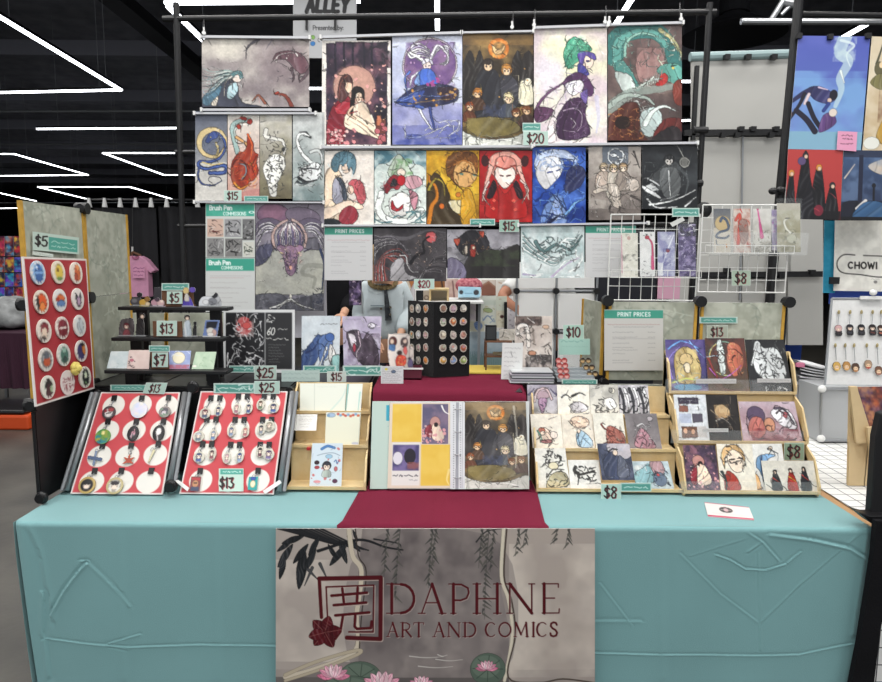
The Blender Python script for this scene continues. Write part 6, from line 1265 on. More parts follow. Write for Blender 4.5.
a = ink(375,358,548,552,'4b5064').n('8a8fa4',.6,50,3).n('262a3a',.6,40,6); a.p([(430,360),(545,360),(548,420),(500,440),(440,420)],'c9c0c4',.9).p([(400,540),(395,450),(440,400),(480,430),(470,540)],'394058').p([(460,530),(480,420),(520,460),(520,530)],'5c6070').e(465,405,15,16,'e6d0bc').s([(430,400),(450,385),(480,390)],'24242e',8,4).scr(8,'b4b8c8',390,380,540,540,3,5)
card(z, 400,358,560,552, CT[0], a, 'taller slate-blue card of a dark-cloaked figure, front row third in the sketch card rack', xt=(375,532), off=.006, zo=.03)
a = ink(545,444,745,600,'a3b5bc').n('c9d2d4',.6,60,3); a.p([(545,520),(600,480),(640,460),(645,560),(545,590)],'7fa6ac').p([(640,448),(700,444),(715,500),(660,520)],'9c7c80').e(680,545,36,40,'5f6e82').scr(12,'2f3a4c',640,490,730,595,6,4).e(675,520,9,9,'b84a4c').e(570,480,20,14,'e4e2dc',0,.7,.5).scr(6,'eceeee',550,460,700,590,4,7)
card(z, 565,444,752,602, CT[0], a, 'wide teal and grey card, front row right end of the sketch card rack', xt=(545,720), off=.012)
nD = 2.035
ptag(z, 395,555,492,636,'$8', nD, '$8 tag on the front of the sketch card rack'); nstrip(z, 490,550,640,592, nD - .002,'mint name strip beside the $8 tag on the sketch card rack')
# ---- right rack contents
z = Z(655,325,3.789)
def ink(x0, y0, x1, y1, bg='dcd8cf', bg2=None): return z.art(x0, y0, x1, y1, bg, bg2,1.6)
a = ink(38,55,208,246,'584a86','8f86a4').n('2f2a60',.7,50,1); a.s([(50,90),(110,60),(180,90)],'6fa0e0',8,3).s([(60,200),(50,130),(100,80)],'9a8ae0',7,3).p([(75,110),(120,80),(165,110),(180,170),(160,215),(85,215),(70,170)],'b39a62').n('d8c48a',.8,20,5,.5,3,(80,90,170,200)).e(120,130,28,24,'d2b884').e(122,160,14,20,'e4d6b8').s([(60,215),(120,200),(190,215)],'c8d070',8,4).e(120,232,55,12,'5a9ab8',0,.8).s([(140,60),(200,130)],'90b8f8',6,2).scr(10,'a8d0f0',45,180,200,240,3,4,.8,.5)
card(z, 48,55,208,246, RT[2], a, 'holographic card of a golden lion head on violet, right rack back row, left', xt=(38,190), off=.014, lean=.05)
a = ink(195,50,352,246,'3a2a2a','5a4a3a').n('7a3a30',.6,40,2); a.ring(268,125,62,'9fc8b0',4).ring(268,125,60,'d8b060',3,1,90,250).p([(240,70),(262,65),(268,170),(245,175)],'dfe8e4').p([(285,70),(330,80),(338,150),(300,190),(275,150)],'b0604a').scr(20,'e0a070',275,70,338,180,4,3).scr(12,'401a1a',215,90,335,200,5,4).s([(205,160),(250,200),(330,150)],'c868c8',5,2).s([(200,120),(240,210)],'8a3a34',10,4).e(290,225,40,14,'4a3a20').s([(196,118),(240,116)],'c8e8ff',3)
card(z, 204,50,358,246, RT[2], a, 'holographic card of a red-gold beast with a sword, right rack back row', xt=(188,338), off=.009, lean=.05)
a = ink(340,55,515,250,'1d1d1f').n('2c2c2e',.6,40,1); a.p([(380,70),(400,62),(420,85),(470,85),(495,130),(500,185),(470,215),(415,210),(375,180),(365,130)],'d9dcdc').scr(44,'26282a',370,75,498,210,4,3,.95,.3).s([(358,150),(380,100),(395,70)],'e8eaea',10,5).scr(8,'9a9c9c',440,60,508,110,5,6,.6).scr(14,'e0e2e2',405,225,500,248,5,8).n('6a6a6c',.6,30,6,.5,3,(350,205,400,250))
card(z, 362,55,522,250, RT[2], a, 'black card of a white dragon line drawing, right rack back row, right end', xt=(340,488), off=.012, lean=.05)
a = ink(70,264,212,436,'d6dade'); a.r(88,274,176,298,'3a3444').gib(95,286,170,8,'c0c0cc',2).r(90,305,128,328,'8a5a4c').r(145,336,188,368,'55505c').r(88,335,140,372,'b4bccf').r(95,384,160,424,'6a4a3c').r(160,384,200,424,'c9c6c4'); [a.gib(135,308 + i * 7,200,4,'9a9ca8', i, .6) for i in range(3)]; a.e(110,400,10,12,'d8a888').e(142,402,10,12,'c89878')
card(z, 82,264,208,436, RT[1], a, 'white information card with small pictures, right rack middle row, left', xt=(70,192), off=.012, lean=.04)
a = ink(190,264,330,432,'221f1f').n('3a3430',.6,30,2); a.e(255,325,34,26,'c9ae86').n('a8845c',.7,12,3,.5,3,(222,300,290,350)).s([(225,360),(255,350),(285,372)],'a8a098',8,3).scr(10,'7a6a5c',210,340,300,400,4,4).s([(205,320),(240,350)],'8a7a6a',5,2).s([(300,270),(290,330)],'6f655c',4,1)
card(z, 208,264,330,434, RT[1], a, 'black card with a pale golden skull shape, right rack middle row, centre', xt=(192,310), off=.009, lean=.04)
a = ink(315,290,550,436,'b9a4ae','8e6468').n('d0c0ca',.6,50,3); a.e(380,340,36,34,'5c4c64').p([(360,350),(400,350),(410,400),(370,430),(340,400)],'b46c64').p([(440,330),(490,310),(530,340),(535,390),(480,380)],'e4e0e4').s([(460,315),(500,320),(530,370)],'4a4050',9,4).e(430,375,22,26,'c89074').n('6a2a34',.7,24,8,.5,3,(350,390,540,436)).e(500,340,10,12,'b05a60').scr(10,'3f3038',340,320,540,430,4,5)
card(z, 334,290,560,438, RT[1], a, 'wide mauve card of two dancers, right rack middle row, right end', xt=(315,528), off=.012, lean=.035)
a = ink(105,455,248,636,'2b2433').n('5f4560',.8,30,1).n('c08088',.5,18,4,.6); a.e(165,520,26,26,'b8847c').p([(150,540),(190,535),(215,600),(170,620),(145,590)],'e4cdb6').p([(130,560),(155,535),(150,610),(125,600)],'83222e').e(172,530,10,11,'1c1518').e(174,536,6,6,'f0d0b8').dots(20,'dba0a2',108,560,245,632,5,3).dots(12,'e8b8b4',108,460,245,560,3,5)
card(z, 122,455,248,636, RT[0], a, 'dark plum card of a robed couple, right rack front row, left', xt=(105,228), off=.009, lean=.045)
a = ink(235,450,388,636,'dcd4c4').n('ece6d8',.6,40,1); a.p([(250,500),(270,462),(320,455),(350,490),(345,520),(320,480),(270,500),(260,550)],'cfa874').e(310,520,34,46,'eedcc8',-15).scr(8,'3a302c',250,460,350,540,5,3,.9).s([(285,515),(305,512)],'3a2a24',5).s([(325,505),(340,508)],'3a2a24',5).p([(265,560),(300,575),(320,630),(255,636)],'9c3428').s([(245,560),(262,600),(258,636)],'2c3a3c',10,5).s([(350,490),(375,530)],'b0a8a0',4,2)
card(z, 250,450,388,638, RT[0], a, 'cream card of a blond face in red collar, right rack front row, second', xt=(232,366), off=.012, lean=.045)
a = ink(350,450,492,636,'dbd9d4'); a.p([(372,540),(385,500),(430,490),(455,500),(420,520),(405,620),(385,560)],'7fa6cc').s([(400,500),(395,560),(405,615)],'3a4a6a',7,3).p([(335,600),(370,570),(385,636),(330,636)],'d0a26c').s([(430,470),(470,490)],'55606c',6,2).e(440,468,10,8,'c9b8a8').s([(400,600),(415,612)],'2a2a30',8)
card(z, 372,450,504,636, RT[0], a, 'white card of a light blue flowing robe, right rack front row, third', xt=(352,480), off=.014, lean=.045)
a = ink(405,512,622,636,'d2ccc0').n('dfdacf',.5,40,2)
for x, c, h in ((455,'2d2d30',550),(520,'9c2c24',545),(575,'2a2a2e',540)):
 a.p([(x - 8, h + 12),(x + 8, h + 12),(x + 22,628),(x - 22,628)], c).e(x, h + 6,8,9,'201c1c').e(x, h + 9,5,6,'e8cdb8').s([(x - 12, h + 30),(x + 14, h + 50)],('b8b4b0','d8a83c','b04038')[int(x) % 3],5,3)
card(z, 420,514,618,638, RT[0], a, 'long card of three robed figures, right rack front row, right end', xt=(402,600), off=.004, lean=.03)
ptag(z, 490,447,565,512,'$8',2.135,'$8 tag at the lower right tier of the right wooden rack', bgc='8fa58c')
for i, (x0, x1, y0, y1, D, lb) in enumerate(((155,308,204,222,2.235,'clear strip with faint writing across the holographic cards'),(388,515,203,218,2.235,'clear strip with faint writing below the white dragon card'),(180,278,392,406,2.14,'clear strip with faint writing on the middle tier of the right wooden rack'))):
 a = z.art(x0, y0, x1, y1,'c9c6c4', dens=1.6); a.gib(x0 + 8,(y0 + y1) / 2, x1 - 8,6,'8f8c8c', i, .6)
 sheet('info_strip', z.q(x0, y0, x1, y1, D), a, .001, None, PHOTO, label=lb, cat='strip', group='pale writing strips on the right rack')
for i, (x0, x1, y0, D, zz_, nm) in enumerate(((40,520,205,2.238,1.066,'back'),(62,565,398,2.143,.916,'middle'),(92,622,592,2.052,.775,'front'))):
 a_, b_ = A(*z.P(x0, y0), D), A(*z.P(x1, y0), D)
 M_ = M().box(a_.x, b_.x, D - .0015, D + .0005, zz_ - .003, a_.z).build('acrylic_guard', CLEAR); tag(M_, 'clear acrylic guard along the %s tier of the right wooden rack' % nm, 'guard')
# card lying on the cloth, front right
z = Z(690,490,11.03)
qq = [OZ(*z.P(x, y), ZT + .003) for x, y in ((158,132),(650,188),(708,330),(200,290))]
a = z.art(158,132,700,300,'d9d3d0', dens=1.6); a.r(158,132,700,142,'9c2f48').r(158,282,700,300,'b83a58').e(400,205,80,34,'2f2c30').e(400,205,30,20,'c9a8ac').s([(340,205),(460,206)],'b8b0b0',6).gib(220,255,640,10,'b0a8aa',2,.8)
sheet('business_card', qq, a, .002, None, PHOTO, label='white card with burgundy edges lying flat on the teal cloth, front right', cat='card')
# ================================================================== open ring binder
z = Z(370,380,5.188)
D0, D1 = 2.085,2.165
b = T('ring_binder','open ring binder of print samples leaning against the burgundy riser','binder',(PT(455, D0, ZT).x, D0, ZT + .006))
def bq(x0, y0, x1, y1, off=0, xt0=None, xt1=None):
 pl = [PT(370 + 5 / 5.188, D0, ZT + .006), PT(370 + 828 / 5.188, D0, ZT + .006), A(*z.P(828,105), D1)]
 n = -((pl[2] - pl[1]).cross(pl[0] - pl[1])).normalized()
 n = (pl[1] - pl[0]).cross(pl[2] - pl[1]).normalized()
 if n.y > 0: n = -n
 xt0 = x0 if xt0 is None else xt0; xt1 = x1 if xt1 is None else xt1
 return [HIT(*z.P(x, y), pl[0] + n * off, n) for x, y in ((xt0, y0),(xt1, y0),(x1, y1),(x0, y1))]
a = z.art(3,108,110,562,'b7c9c0'); a.r(80,130,104,212,'3a9cb4').gib(88,240,104,6,'8aa',1)
sheet('cover', bq(0,110,112,565,.001,12,112), a, .003, b, PAPER)
M().prism(bq(100,112,826,566,.001), Vector((0,.004,0))).build('cover', mat('white binder cover','c9cccb',.5), b)
a = z.art(92,118,420,566,'d8c9b8', dens=1.6); a.r(108,125,262,325,'dcb648').r(262,338,414,552,'dcb648').n('e6c864',.5,80,3,.5,3,(108,125,262,325)).n('e6c864',.5,80,3,.5,3,(262,340,414,552))
a.r(268,126,405,335,'5a5570').n('8a7488',.7,40,3,.5,3,(270,128,403,333)).e(335,225,28,34,'b88a84').p([(320,240),(350,230),(385,300),(350,322),(318,300)],'e0c8b4').p([(285,250),(315,235),(318,300),(285,290)],'83303c').e(340,235,11,12,'241a1e').dots(22,'d3989c',270,260,402,332,7,5).dots(14,'c8a8a8',270,180,402,330,5,7).s([(370,135),(385,165),(410,180)],'e9e6e2',9,4)
a.r(112,328,256,550,'dcd8d4').r(116,340,252,474,'4a4470').n('8878a8',.7,40,5,.5,3,(118,342,250,472)).e(142,410,26,34,'d6d2dc').e(205,400,30,40,'26222e').n('9c5a50',.7,30,6,.5,3,(190,430,252,472)).gib(120,500,248,14,'4a4850',3).gib(205,524,246,10,'8a8890',4)
a.s([(410,470),(398,520),(412,550)],'efdfa0',12,4,.7)
sheet('left_page', bq(90,118,420,562,.005,104,420), a, .002, b, PHOTO)
a = z.art(418,118,492,566,'d3d5d8', dens=1.8); a.s([(455,118),(452,566)],'9a9ca4',12).s([(480,120),(478,560)],'aeb0b6',3)
for y in range(135,560,12): a.e(436, y, 2.2,2.2,'4a4a52').e(470, y, 2.2,2.2,'6a6a72')
sheet('spine_strip', bq(416,116,492,566,.008), a, .002, b, PHOTO)
for y in (152,270,388,508):
 Q = bq(440, y - 2,472, y + 2,.012); c0 = (Q[0] + Q[3]) / 2; c1 = (Q[1] + Q[2]) / 2; nn = (Q[1] - Q[0]).cross(Q[0] - Q[3]).normalized(); nn = nn if nn.y < 0 else -nn
 M().tube([c0.lerp(c1,.5 - .5 * math.cos(k)) + nn * .007 * math.sin(k) for k in np.linspace(0, PI, 8)],.0016,6).build('ring', STEEL, b)
zz2 = Z(320,20,4.009)
a = group(zz2.art(572,55,858,512,'6a5a42','4a4230')).n('a8a49c',.35,120,8,.5)
a.s([(800,80),(810,250),(800,400)],'d8d4c8',10,6,.5)
a.brush(.5,.05)
sheet('right_page', bq(488,112,825,566,.006,488,808), a, .002, b, PHOTO, bow=.004)
# ================================================================== small black shelf and its goods
z = Z(100,280,5.683)
SH = [(2.19,1.146,22,722),(2.27,1.247,62,700),(2.35,1.353,100,725)]
S0 = A(*z.P(370,540),2.3); t = T('tiered_shelf','small black three-level shelf on the display cubes, left of the framed prints','shelf',(S0.x, 2.35, ZC))
lv = []
for i, (D, _, x0, x1) in enumerate(SH):
 yy = (515,330,155)[i]; p0 = A(*z.P(x0, yy), D); p1 = A(*z.P(x1, yy), D); zt_ = (p0.z + p1.z) / 2; lv.append((D, zt_, p0.x, p1.x))
 M().box(p0.x, p1.x, D, D + .07, zt_ - .012, zt_).build('shelf_board', BLACK, t, bevel=.002)
for i, (D, zt_, a_, b_) in enumerate(lv):
 zl = ZC + .001 if i == 0 else ZC + .001
 for f in (.16,.84):
  x = a_ + (b_ - a_) * f; M().box(x - .02, x + .02, D + .05, D + .068, zl, zt_ - .012).build('upright', BLACK, t)
SG = 'goods on the small black shelf'
def onshelf(zf, x0, y0, x1, y1, i, a, label, nm='art_card', cat='art card', d=.03, lean=.02, mask=False, zz_=None, xt=None, th=.0012, group=SG, mm=None):
 D, zt_ = lv[i][0] + d, (lv[i][1] if zz_ is None else zz_) + .001
 bx0, _ = zf.P(x0, y1); bx1, _ = zf.P(x1, y1); X = xt or (x0, x1); 
 return sheet(nm, [A(*zf.P(X[0], y0), D + lean), A(*zf.P(X[1], y0), D + lean), PT(bx1, D, zt_), PT(bx0, D, zt_)], a, th, None, mm or PHOTO, mask=mask, label=label, cat=cat, group=group)
a = z.art(38,405,165,510,'c3d0d2').n('dfe4e4',.6,40,1); a.scr(5,'a4b4b8',50,450,150,505,3,2)
onshelf(z, 38,405,152,512,0, a, 'pale blue-grey card, left end of the black shelf bottom level', xt=(62,166))
a = z.art(155,398,285,512,'d2bdb6').n('e0d0ca',.6,40,2); a.scr(12,'3a2a30',158,440,200,505,6,3).e(180,460,12,10,'b06a78')
onshelf(z, 152,398,278,512,0, a, 'pinkish beige card with dark branch, bottom level of the black shelf', d=.026, xt=(165,284))
a = z.art(385,402,518,512,'8c9ac4').n('b4c0dc',.6,40,2); a.e(448,445,38,36,'e4dcc0').n('b05a68',.8,20,5,.4,3,(388,485,515,512)).scr(6,'e0e6f0',390,405,515,440,4,3)
onshelf(z, 388,402,508,512,0, a, 'blue card with a large cream moon, bottom level of the black shelf', xt=(388,518))
a = z.art(530,405,662,508,'a9c0a6').n('c9d8c0',.6,40,2); a.scr(6,'8aa888',560,440,650,500,4,3).e(545,490,12,6,'e8e4d8')
onshelf(z, 520,408,645,512,0, a, 'pale green card, right end of the black shelf bottom level', xt=(545,662))
def frametag(x0, y0, x1, y1, i, txt, lb, d=.02):
 D, zt_ = lv[i][0] + d, lv[i][1]
 ax = PT(z.P(x0, y1)[0], D, zt_).x; bx = PT(z.P(x1, y1)[0], D, zt_).x; zt2_ = A(*z.P(x0, y0), D).z
 tt = T('tag_stand','small wooden stand holding the ' + lb, 'tag stand',((ax + bx) / 2, D + .01, zt_),'small wooden tag stands')
 M().box(ax, bx, D + .004, D + .01, zt_ + .001, zt2_).build('board', BRN, tt); M().box(ax, bx, D + .01, D + .03, zt_ + .001, zt_ + .006).build('foot', BRN, tt)
frametag(288,400,388,512,0,'$7','$7 tag'); ptag(z, 296,412,386,495,'$7', lv[0][0] + .016,'$7 tag on a small wooden stand, bottom level of the black shelf'); nstrip(z, 278,372,396,408, lv[0][0] + .016,'mint name strip above the $7 tag on the black shelf')
frametag(300,235,465,325,1,'$13','$13 tag'); ptag(z, 322,232,437,318,'$13', lv[1][0] + .016,'$13 tag on a small wooden stand, middle level of the black shelf')
frametag(352,60,530,152,2,'$5','$5 tag'); ptag(z, 380,65,468,135,'$5', lv[2][0] + .016,'$5 tag on a small wooden stand, top level of the black shelf'); nstrip(z, 350,18,506,60, lv[2][0] + .016,'mint name strip above the $5 tag on the black shelf')
def standee(x0, y0, x1, y1, i, f, lb, bg='777', d=.03):
 a = z.art(x0, y0, x1, y1, bg, dens=1.7); a.m[:] = 0; f(a); a.r(x0, y1 - 6, x1, y1,'b8bcbe'); a.m[-max(2, int(a.H * .05)):, :] = 1
 return onshelf(z, x0, y0, x1, y1, i, a, lb, 'acrylic_standee','standee', d, 0, True, th=.003)
standee(100,215,195,322,1, lambda a: a.p([(110,322),(115,235),(150,218),(190,225),(188,322)],'4b4648', mask=True).face(150,262,14,'6a2c34').p([(130,322),(138,285),(165,285),(172,322)],'7a3a40'),'standee of a seated dark figure in red, left of the black shelf middle level','555')
standee(198,185,260,322,1, lambda a: a.p([(205,322),(205,250),(215,220),(245,222),(250,322)],'1c1c1e', mask=True).e(238,203,17,17,'2a2422', mask=True).e(240,208,10,10,'e0c8b4'),'standee of a figure in a long black coat on the black shelf','222')
standee(462,198,525,322,1, lambda a: a.p([(470,322),(475,260),(485,232),(510,232),(520,322)],'a9b4bc', mask=True).e(495,212,18,16,'35302e', mask=True).e(496,218,10,9,'e0c8b4').s([(478,240),(490,322)],'d8dcdc',8),'standee of a pale grey coated figure beside the $13 tag','8a949c')
standee(524,232,552,322,1, lambda a: a.p([(528,322),(530,262),(548,262),(550,322)],'1a1a1c', mask=True).e(540,245,9,11,'1a1a1c', mask=True),'small all-black standee on the middle level of the black shelf','1a1a1c')
standee(582,225,682,325,1, lambda a: a.p([(598,228),(682,225),(665,325),(582,325)],'6f83b4', mask=True, sm=0).p([(606,236),(672,234),(660,275),(600,275)],'22242c', sm=0).e(628,290,24,20,'d8d4cc').e(650,300,14,20,'c9a8a0').e(628,310,20,12,'e4e0dc'),'framed blue-edged standee of a white creature, right of the black shelf middle level','ccc')
standee(168,70,250,152,2, lambda a: a.e(205,125,34,28,'4a4a50', mask=True).e(225,85,17,15,'222226', mask=True).e(195,120,18,14,'77777c'),'small grey dragon standee, left end of the black shelf top level','555')
standee(222,92,288,152,2, lambda a: a.e(245,130,24,22,'c9a24a', mask=True).e(268,108,16,16,'8f6a3a', mask=True).e(270,138,14,12,'dcc9a8', mask=True),'yellow and brown creature standee on the top level of the black shelf','b90',.02)
standee(280,100,372,152,2, lambda a: a.e(310,130,22,20,'b8909c', mask=True).e(345,132,22,20,'c9a8a8', mask=True).e(325,112,14,12,'4a3a48', mask=True).e(352,122,8,8,'e8d8c8'),'pink and mauve pair standee on the top level of the black shelf','b9a',.02)
standee(300,38,352,120,2, lambda a: a.p([(302,120),(305,40),(350,40),(352,120)],'35353a', mask=True, sm=0).scr(4,'6a6a70',305,50,348,115,4,2),'dark rectangular card behind the creature standees on the black shelf','333',.06)
standee(465,38,545,152,2, lambda a: a.e(488,60,18,20,'cdb67c', mask=True).e(525,55,18,16,'5f4aa8', mask=True).p([(470,152),(474,115),(488,75),(505,90),(522,118),(528,152)],'5040a8', mask=True).p([(480,118),(482,80),(500,78),(508,118)],'d8d0c8'),'violet standee of a fair-haired figure beside the $5 tag','66a',.012)
standee(562,68,690,155,2, lambda a: a.p([(566,155),(572,105),(600,92),(640,90),(660,70),(685,110),(688,155)],'c3c6ca', mask=True).e(652,88,18,16,'2a2a2e').e(640,125,26,22,'7f8288').e(600,128,18,16,'dcdee0').scr(6,'3a3a40',580,100,680,150,4,2),'grey and white curled dragon standee, right end of the black shelf top level','aaa')
# ================================================================== prints standing on the cubes
z = Z(195,230,4.871); FG = 'standing prints on the display cubes'; DS = 2.52
def onc(zf, x0, y0, x1, y1, a, lb, D=DS, lean=.02, nm='art_print', cat='print', xt=None, group=FG, m=None, mask=False, zb=ZC, th=.0015, bow=0):
 if nm == 'art_print': a.brush(.5,.05)
 X = xt or (x0, x1); bl = PT(zf.P(x0, y1)[0], D, zb + .001); br = PT(zf.P(x1, y1)[0], D, zb + .001)
 return sheet(nm, [A(*zf.P(X[0], y0), D + lean), A(*zf.P(X[1], y0), D + lean), br, bl], a, th, None, m or PHOTO, mask=mask, label=lb, cat=cat, group=group, bow=bow)
a = z.art(135,388,488,672,'d2d4d4', dens=1.5); a.r(148,402,340,660,'212124').e(238,462,40,42,'b0484a').n('d8b8b4',.6,24,3,.55,3,(195,420,285,510)).scr(60,'dcdcde',152,405,336,655,6,3,.9,.3).scr(30,'1a1a1d',152,405,336,655,8,5,.9,.3).e(250,460,20,16,'c85a58').scr(14,'efefef',155,560,335,650,5,8)
a.r(342,402,474,655,'2b2b2d'); a.scr(7,'e0e0de',345,412,390,450,6,3,.9,.5).t('60',350,470,32,'e4e4e0',4,.1,.2).gib(405,476,450,8,'d8d8d4',2).gib(348,520,455,14,'d0d0cc',4,1,3); [a.gib(358,545 + i * 13,440 - (i * 31) % 40,5,'9a9a98', i, .9) for i in range(7)]
onc(z, 138,388,486,690, a, 'framed pair of a black-and-white swirl print and a black price sheet',2.50, nm='framed_print')
a = z.art(518,420,706,665,'c9d2d8').n('dfe3e6',.6,60,1); a.p([(520,665),(515,600),(560,540),(600,500),(625,540),(600,600),(560,660)],'3f5688').p([(600,520),(650,500),(670,540),(640,600),(610,620)],'5f7cb4').e(655,512,22,20,'4a6aa8').s([(640,560),(620,610),(600,650)],'e6eaee',14,6).p([(660,540),(690,600),(680,650),(650,600)],'e9e6e2').s([(540,580),(580,560),(600,520)],'22305a',10,4).scr(12,'22345f',520,540,640,660,6,4,.9).gib(610,455,690,6,'7a7a80',2,.7).p([(665,600),(706,590),(706,665),(670,665)],'8fbcb8')
onc(z, 518,418,702,690, a, 'white standing print of a blue-robed couple beside the framed price sheet',2.52, xt=(520,708))
z2 = Z(310,260,5.188)
a = z2.art(168,290,372,560,'b7adc4','9a90aa').n('d9d4e2',.7,60,2); a.p([(190,365),(250,355),(270,400),(300,370),(350,430),(365,520),(300,535),(230,480),(195,420)],'3f343f').n('6a5a6c',.6,30,3,.5,3,(190,370,365,530)).p([(195,375),(230,380),(240,430),(215,440)],'d9cfd8').s([(250,360),(255,400),(262,430),(240,470),(255,520)],'e0c8d8',7,4).e(228,440,10,22,'a03a4c').scr(10,'c9b8d0',190,370,360,530,4,5).e(320,335,20,14,'e6e2ea').scr(6,'6f6480',300,320,350,350,3,3).gib(180,305,260,6,'7a7088',2,.6)
onc(z2,176,292,360,590, a, 'lilac bagged print of a dark beast, third standing print on the display cubes',2.52, xt=(168,372))
# cluster of acrylic standees in the burgundy box
z3 = Z(380,325,10.5); DR_ = 2.40
a = z3.art(75,90,355,480,'e6dcd4', dens=1.5); a.m[:] = 0
a.p([(80,110),(110,92),(300,95),(320,200),(355,240),(340,440),(240,480),(120,440),(80,300)],'e4d9d0', mask=True)
a.e(135,165,44,50,'5a3030').e(125,165,22,26,'e8cfba').p([(90,240),(100,195),(160,200),(150,260)],'5580b4').e(255,175,40,52,'4f4244').e(262,160,20,22,'dcc4b4').p([(240,250),(270,210),(290,260),(270,300)],'d86a66').e(205,275,28,24,'3c2c2c').p([(165,330),(200,295),(270,310),(275,380),(220,420),(170,400)],'e0503f').scr(8,'f0c070',175,320,265,400,8,3).e(320,380,30,50,'6a5f80').e(310,330,16,14,'3c3440').scr(8,'4a3a40',90,110,340,440,8,5).s([(130,320),(190,240),(240,200)],'efe6e0',12,5)
onc(z3,75,90,355,480, a, 'cluster of cut-out red and blue acrylic figures standing in the burgundy box', DR_ + .03,0,'acrylic_standee','standee', mask=True, zb=ZC + .012, th=.004)
x0, x1 = PT(404, DR_ - .02, ZC).x, PT(421.5, DR_ - .02, ZC).x
t = T('goods_box','small burgundy box holding the cut-out acrylic figures','box',((x0 + x1) / 2, DR_, ZC + .003)); bm = mat('burgundy card box','5a2030',.6)
xa = PT(386, DR_, ZC).x; hz = .045
for nm, bx in (('front_side',(xa, x1, DR_ - .02, DR_ - .016)),('back_side',(xa, x1, DR_ + .04, DR_ + .044)),('left_side',(xa, xa + .004, DR_ - .016, DR_ + .04)),('right_side',(x1 - .004 + .0, x1, DR_ - .016, DR_ + .04))):
 M().box(*bx, ZC + .003, ZC + hz).build(nm, bm, t)
M().box(xa, x1, DR_ - .02, DR_ + .044, ZC + .003, ZC + .006).build('bottom', bm, t)
M().box(xa - .002, x1 + .006, DR_ - .024, DR_ - .02, ZC + hz - .006, ZC + hz).build('rim', WHITE, t)
a = z3.art(0,430,250,650,'c9cccd', dens=1.8); [a.gib(15,455 + i * 22,235 - (i * 37) % 60,12,'77757a', i, .9) for i in range(9)]; a.e(140,500,26,20,'5a6a80').e(60,470,16,14,'d6c840')
onc(z3,10,432,245,645, a, 'clear card of tiny writing in front of the burgundy box',2.30,.004,'info_card','card', group='small info cards')
# labels in front of the standing prints
z = Z(205,355,4.9)
def lab(fn, x0, y0, x1, y1, *r, **k): return fn(z, x0, y0, x1, y1, *r, **k)
nstrip(z, 118,52,242,86,2.38,'mint patterned strip left of the $25 tag below the framed pair', ph=4); ptag(z, 242,52,350,120,'$25',2.36,'$25 tag standing below the framed pair of prints', bgc='b2c6bc')
nstrip(z, 480,52,642,88,2.38,'mint strip below the blue couple standing print', ph=3); nstrip(z, 675,52,868,102,2.37,'mint patterned strip below the lilac bagged print', ph=6)
ptag(z, 598,80,692,132,'$15',2.33,'$15 tag between the two right standing prints', bgc='c3ccc6')
a = z.art(375,75,562,130,'b7cac4', dens=1.6); a.gib(385,92,550,10,'8fa8a4',1,.7).gib(385,112,540,10,'8fa8a4',3,.7)
sheet('info_card', z.q(375,75,562,130,2.335), a, .001, None, PHOTO, label='pale mint see-through card behind the left wooden rack', cat='card', group='small info cards')
# tags above the keychain boards
nstrip(z, 42,138,245,188,2.195,'mint patterned strip on top of the paired keychain board', ph=7); ptag(z, 242,128,366,190,'$25',2.19,'$25 tag on top of the paired keychain board')
z = Z(60,370,4.875)
nstrip(z, 245,72,420,100,2.195,'mint strip on top of the single keychain board', lines=1); ptag(z, 414,62,524,118,'$13',2.19,'$13 tag on top of the single keychain board', q=[A(*z.P(x, y),2.19) for x, y in ((420,62),(524,62),(508,118),(402,114))])
# ================================================================== black pin board
z = Z(310,260,5.188); VEL = mat('black velvet','0e0e10',.95,0,0,8,.3,300, spec=.1, sheen=.3)
fx = 640
P0 = PT(z.P(508,0)[0],2.50, ZC); P1 = PT(z.P(fx, 0)[0],2.42, ZC); P2_ = PT(z.P(826,0)[0],2.46, ZC)
ztop = A(*z.P(fx, 218),2.42).z
t = T('pin_board','folding black velvet pin board on the burgundy riser','pin board',(P1.x, 2.45, ZC))
def vert(p, zz_): return Vector((p.x, p.y, zz_))
qL = [vert(P0, ztop), vert(P1, ztop), vert(P1, ZC + .003), vert(P0, ZC + .003)]; qR = [vert(P1, ztop), vert(P2_, ztop), vert(P2_, ZC + .003), vert(P1, ZC + .003)]
M().prism(qL, (0,.008,0)).build('left_wing', VEL, t); M().prism(qR, (0,.008,0)).build('right_wing', VEL, t)
PINC = ['b9a08c','e0d8c8','c9b8b0','8f6a58','c9a0a4','b8b4b0','a8b49c','c48a7c','b89aa8','d0c4a8','e08a3c','cfd0d0']
rown = ('top','second','third','fourth','bottom'); coln = ('far left','second','third','fourth','fifth','far right')
names = {}
special = {(3,1): 'd0702c',(4,1): 'c8c8c6'}
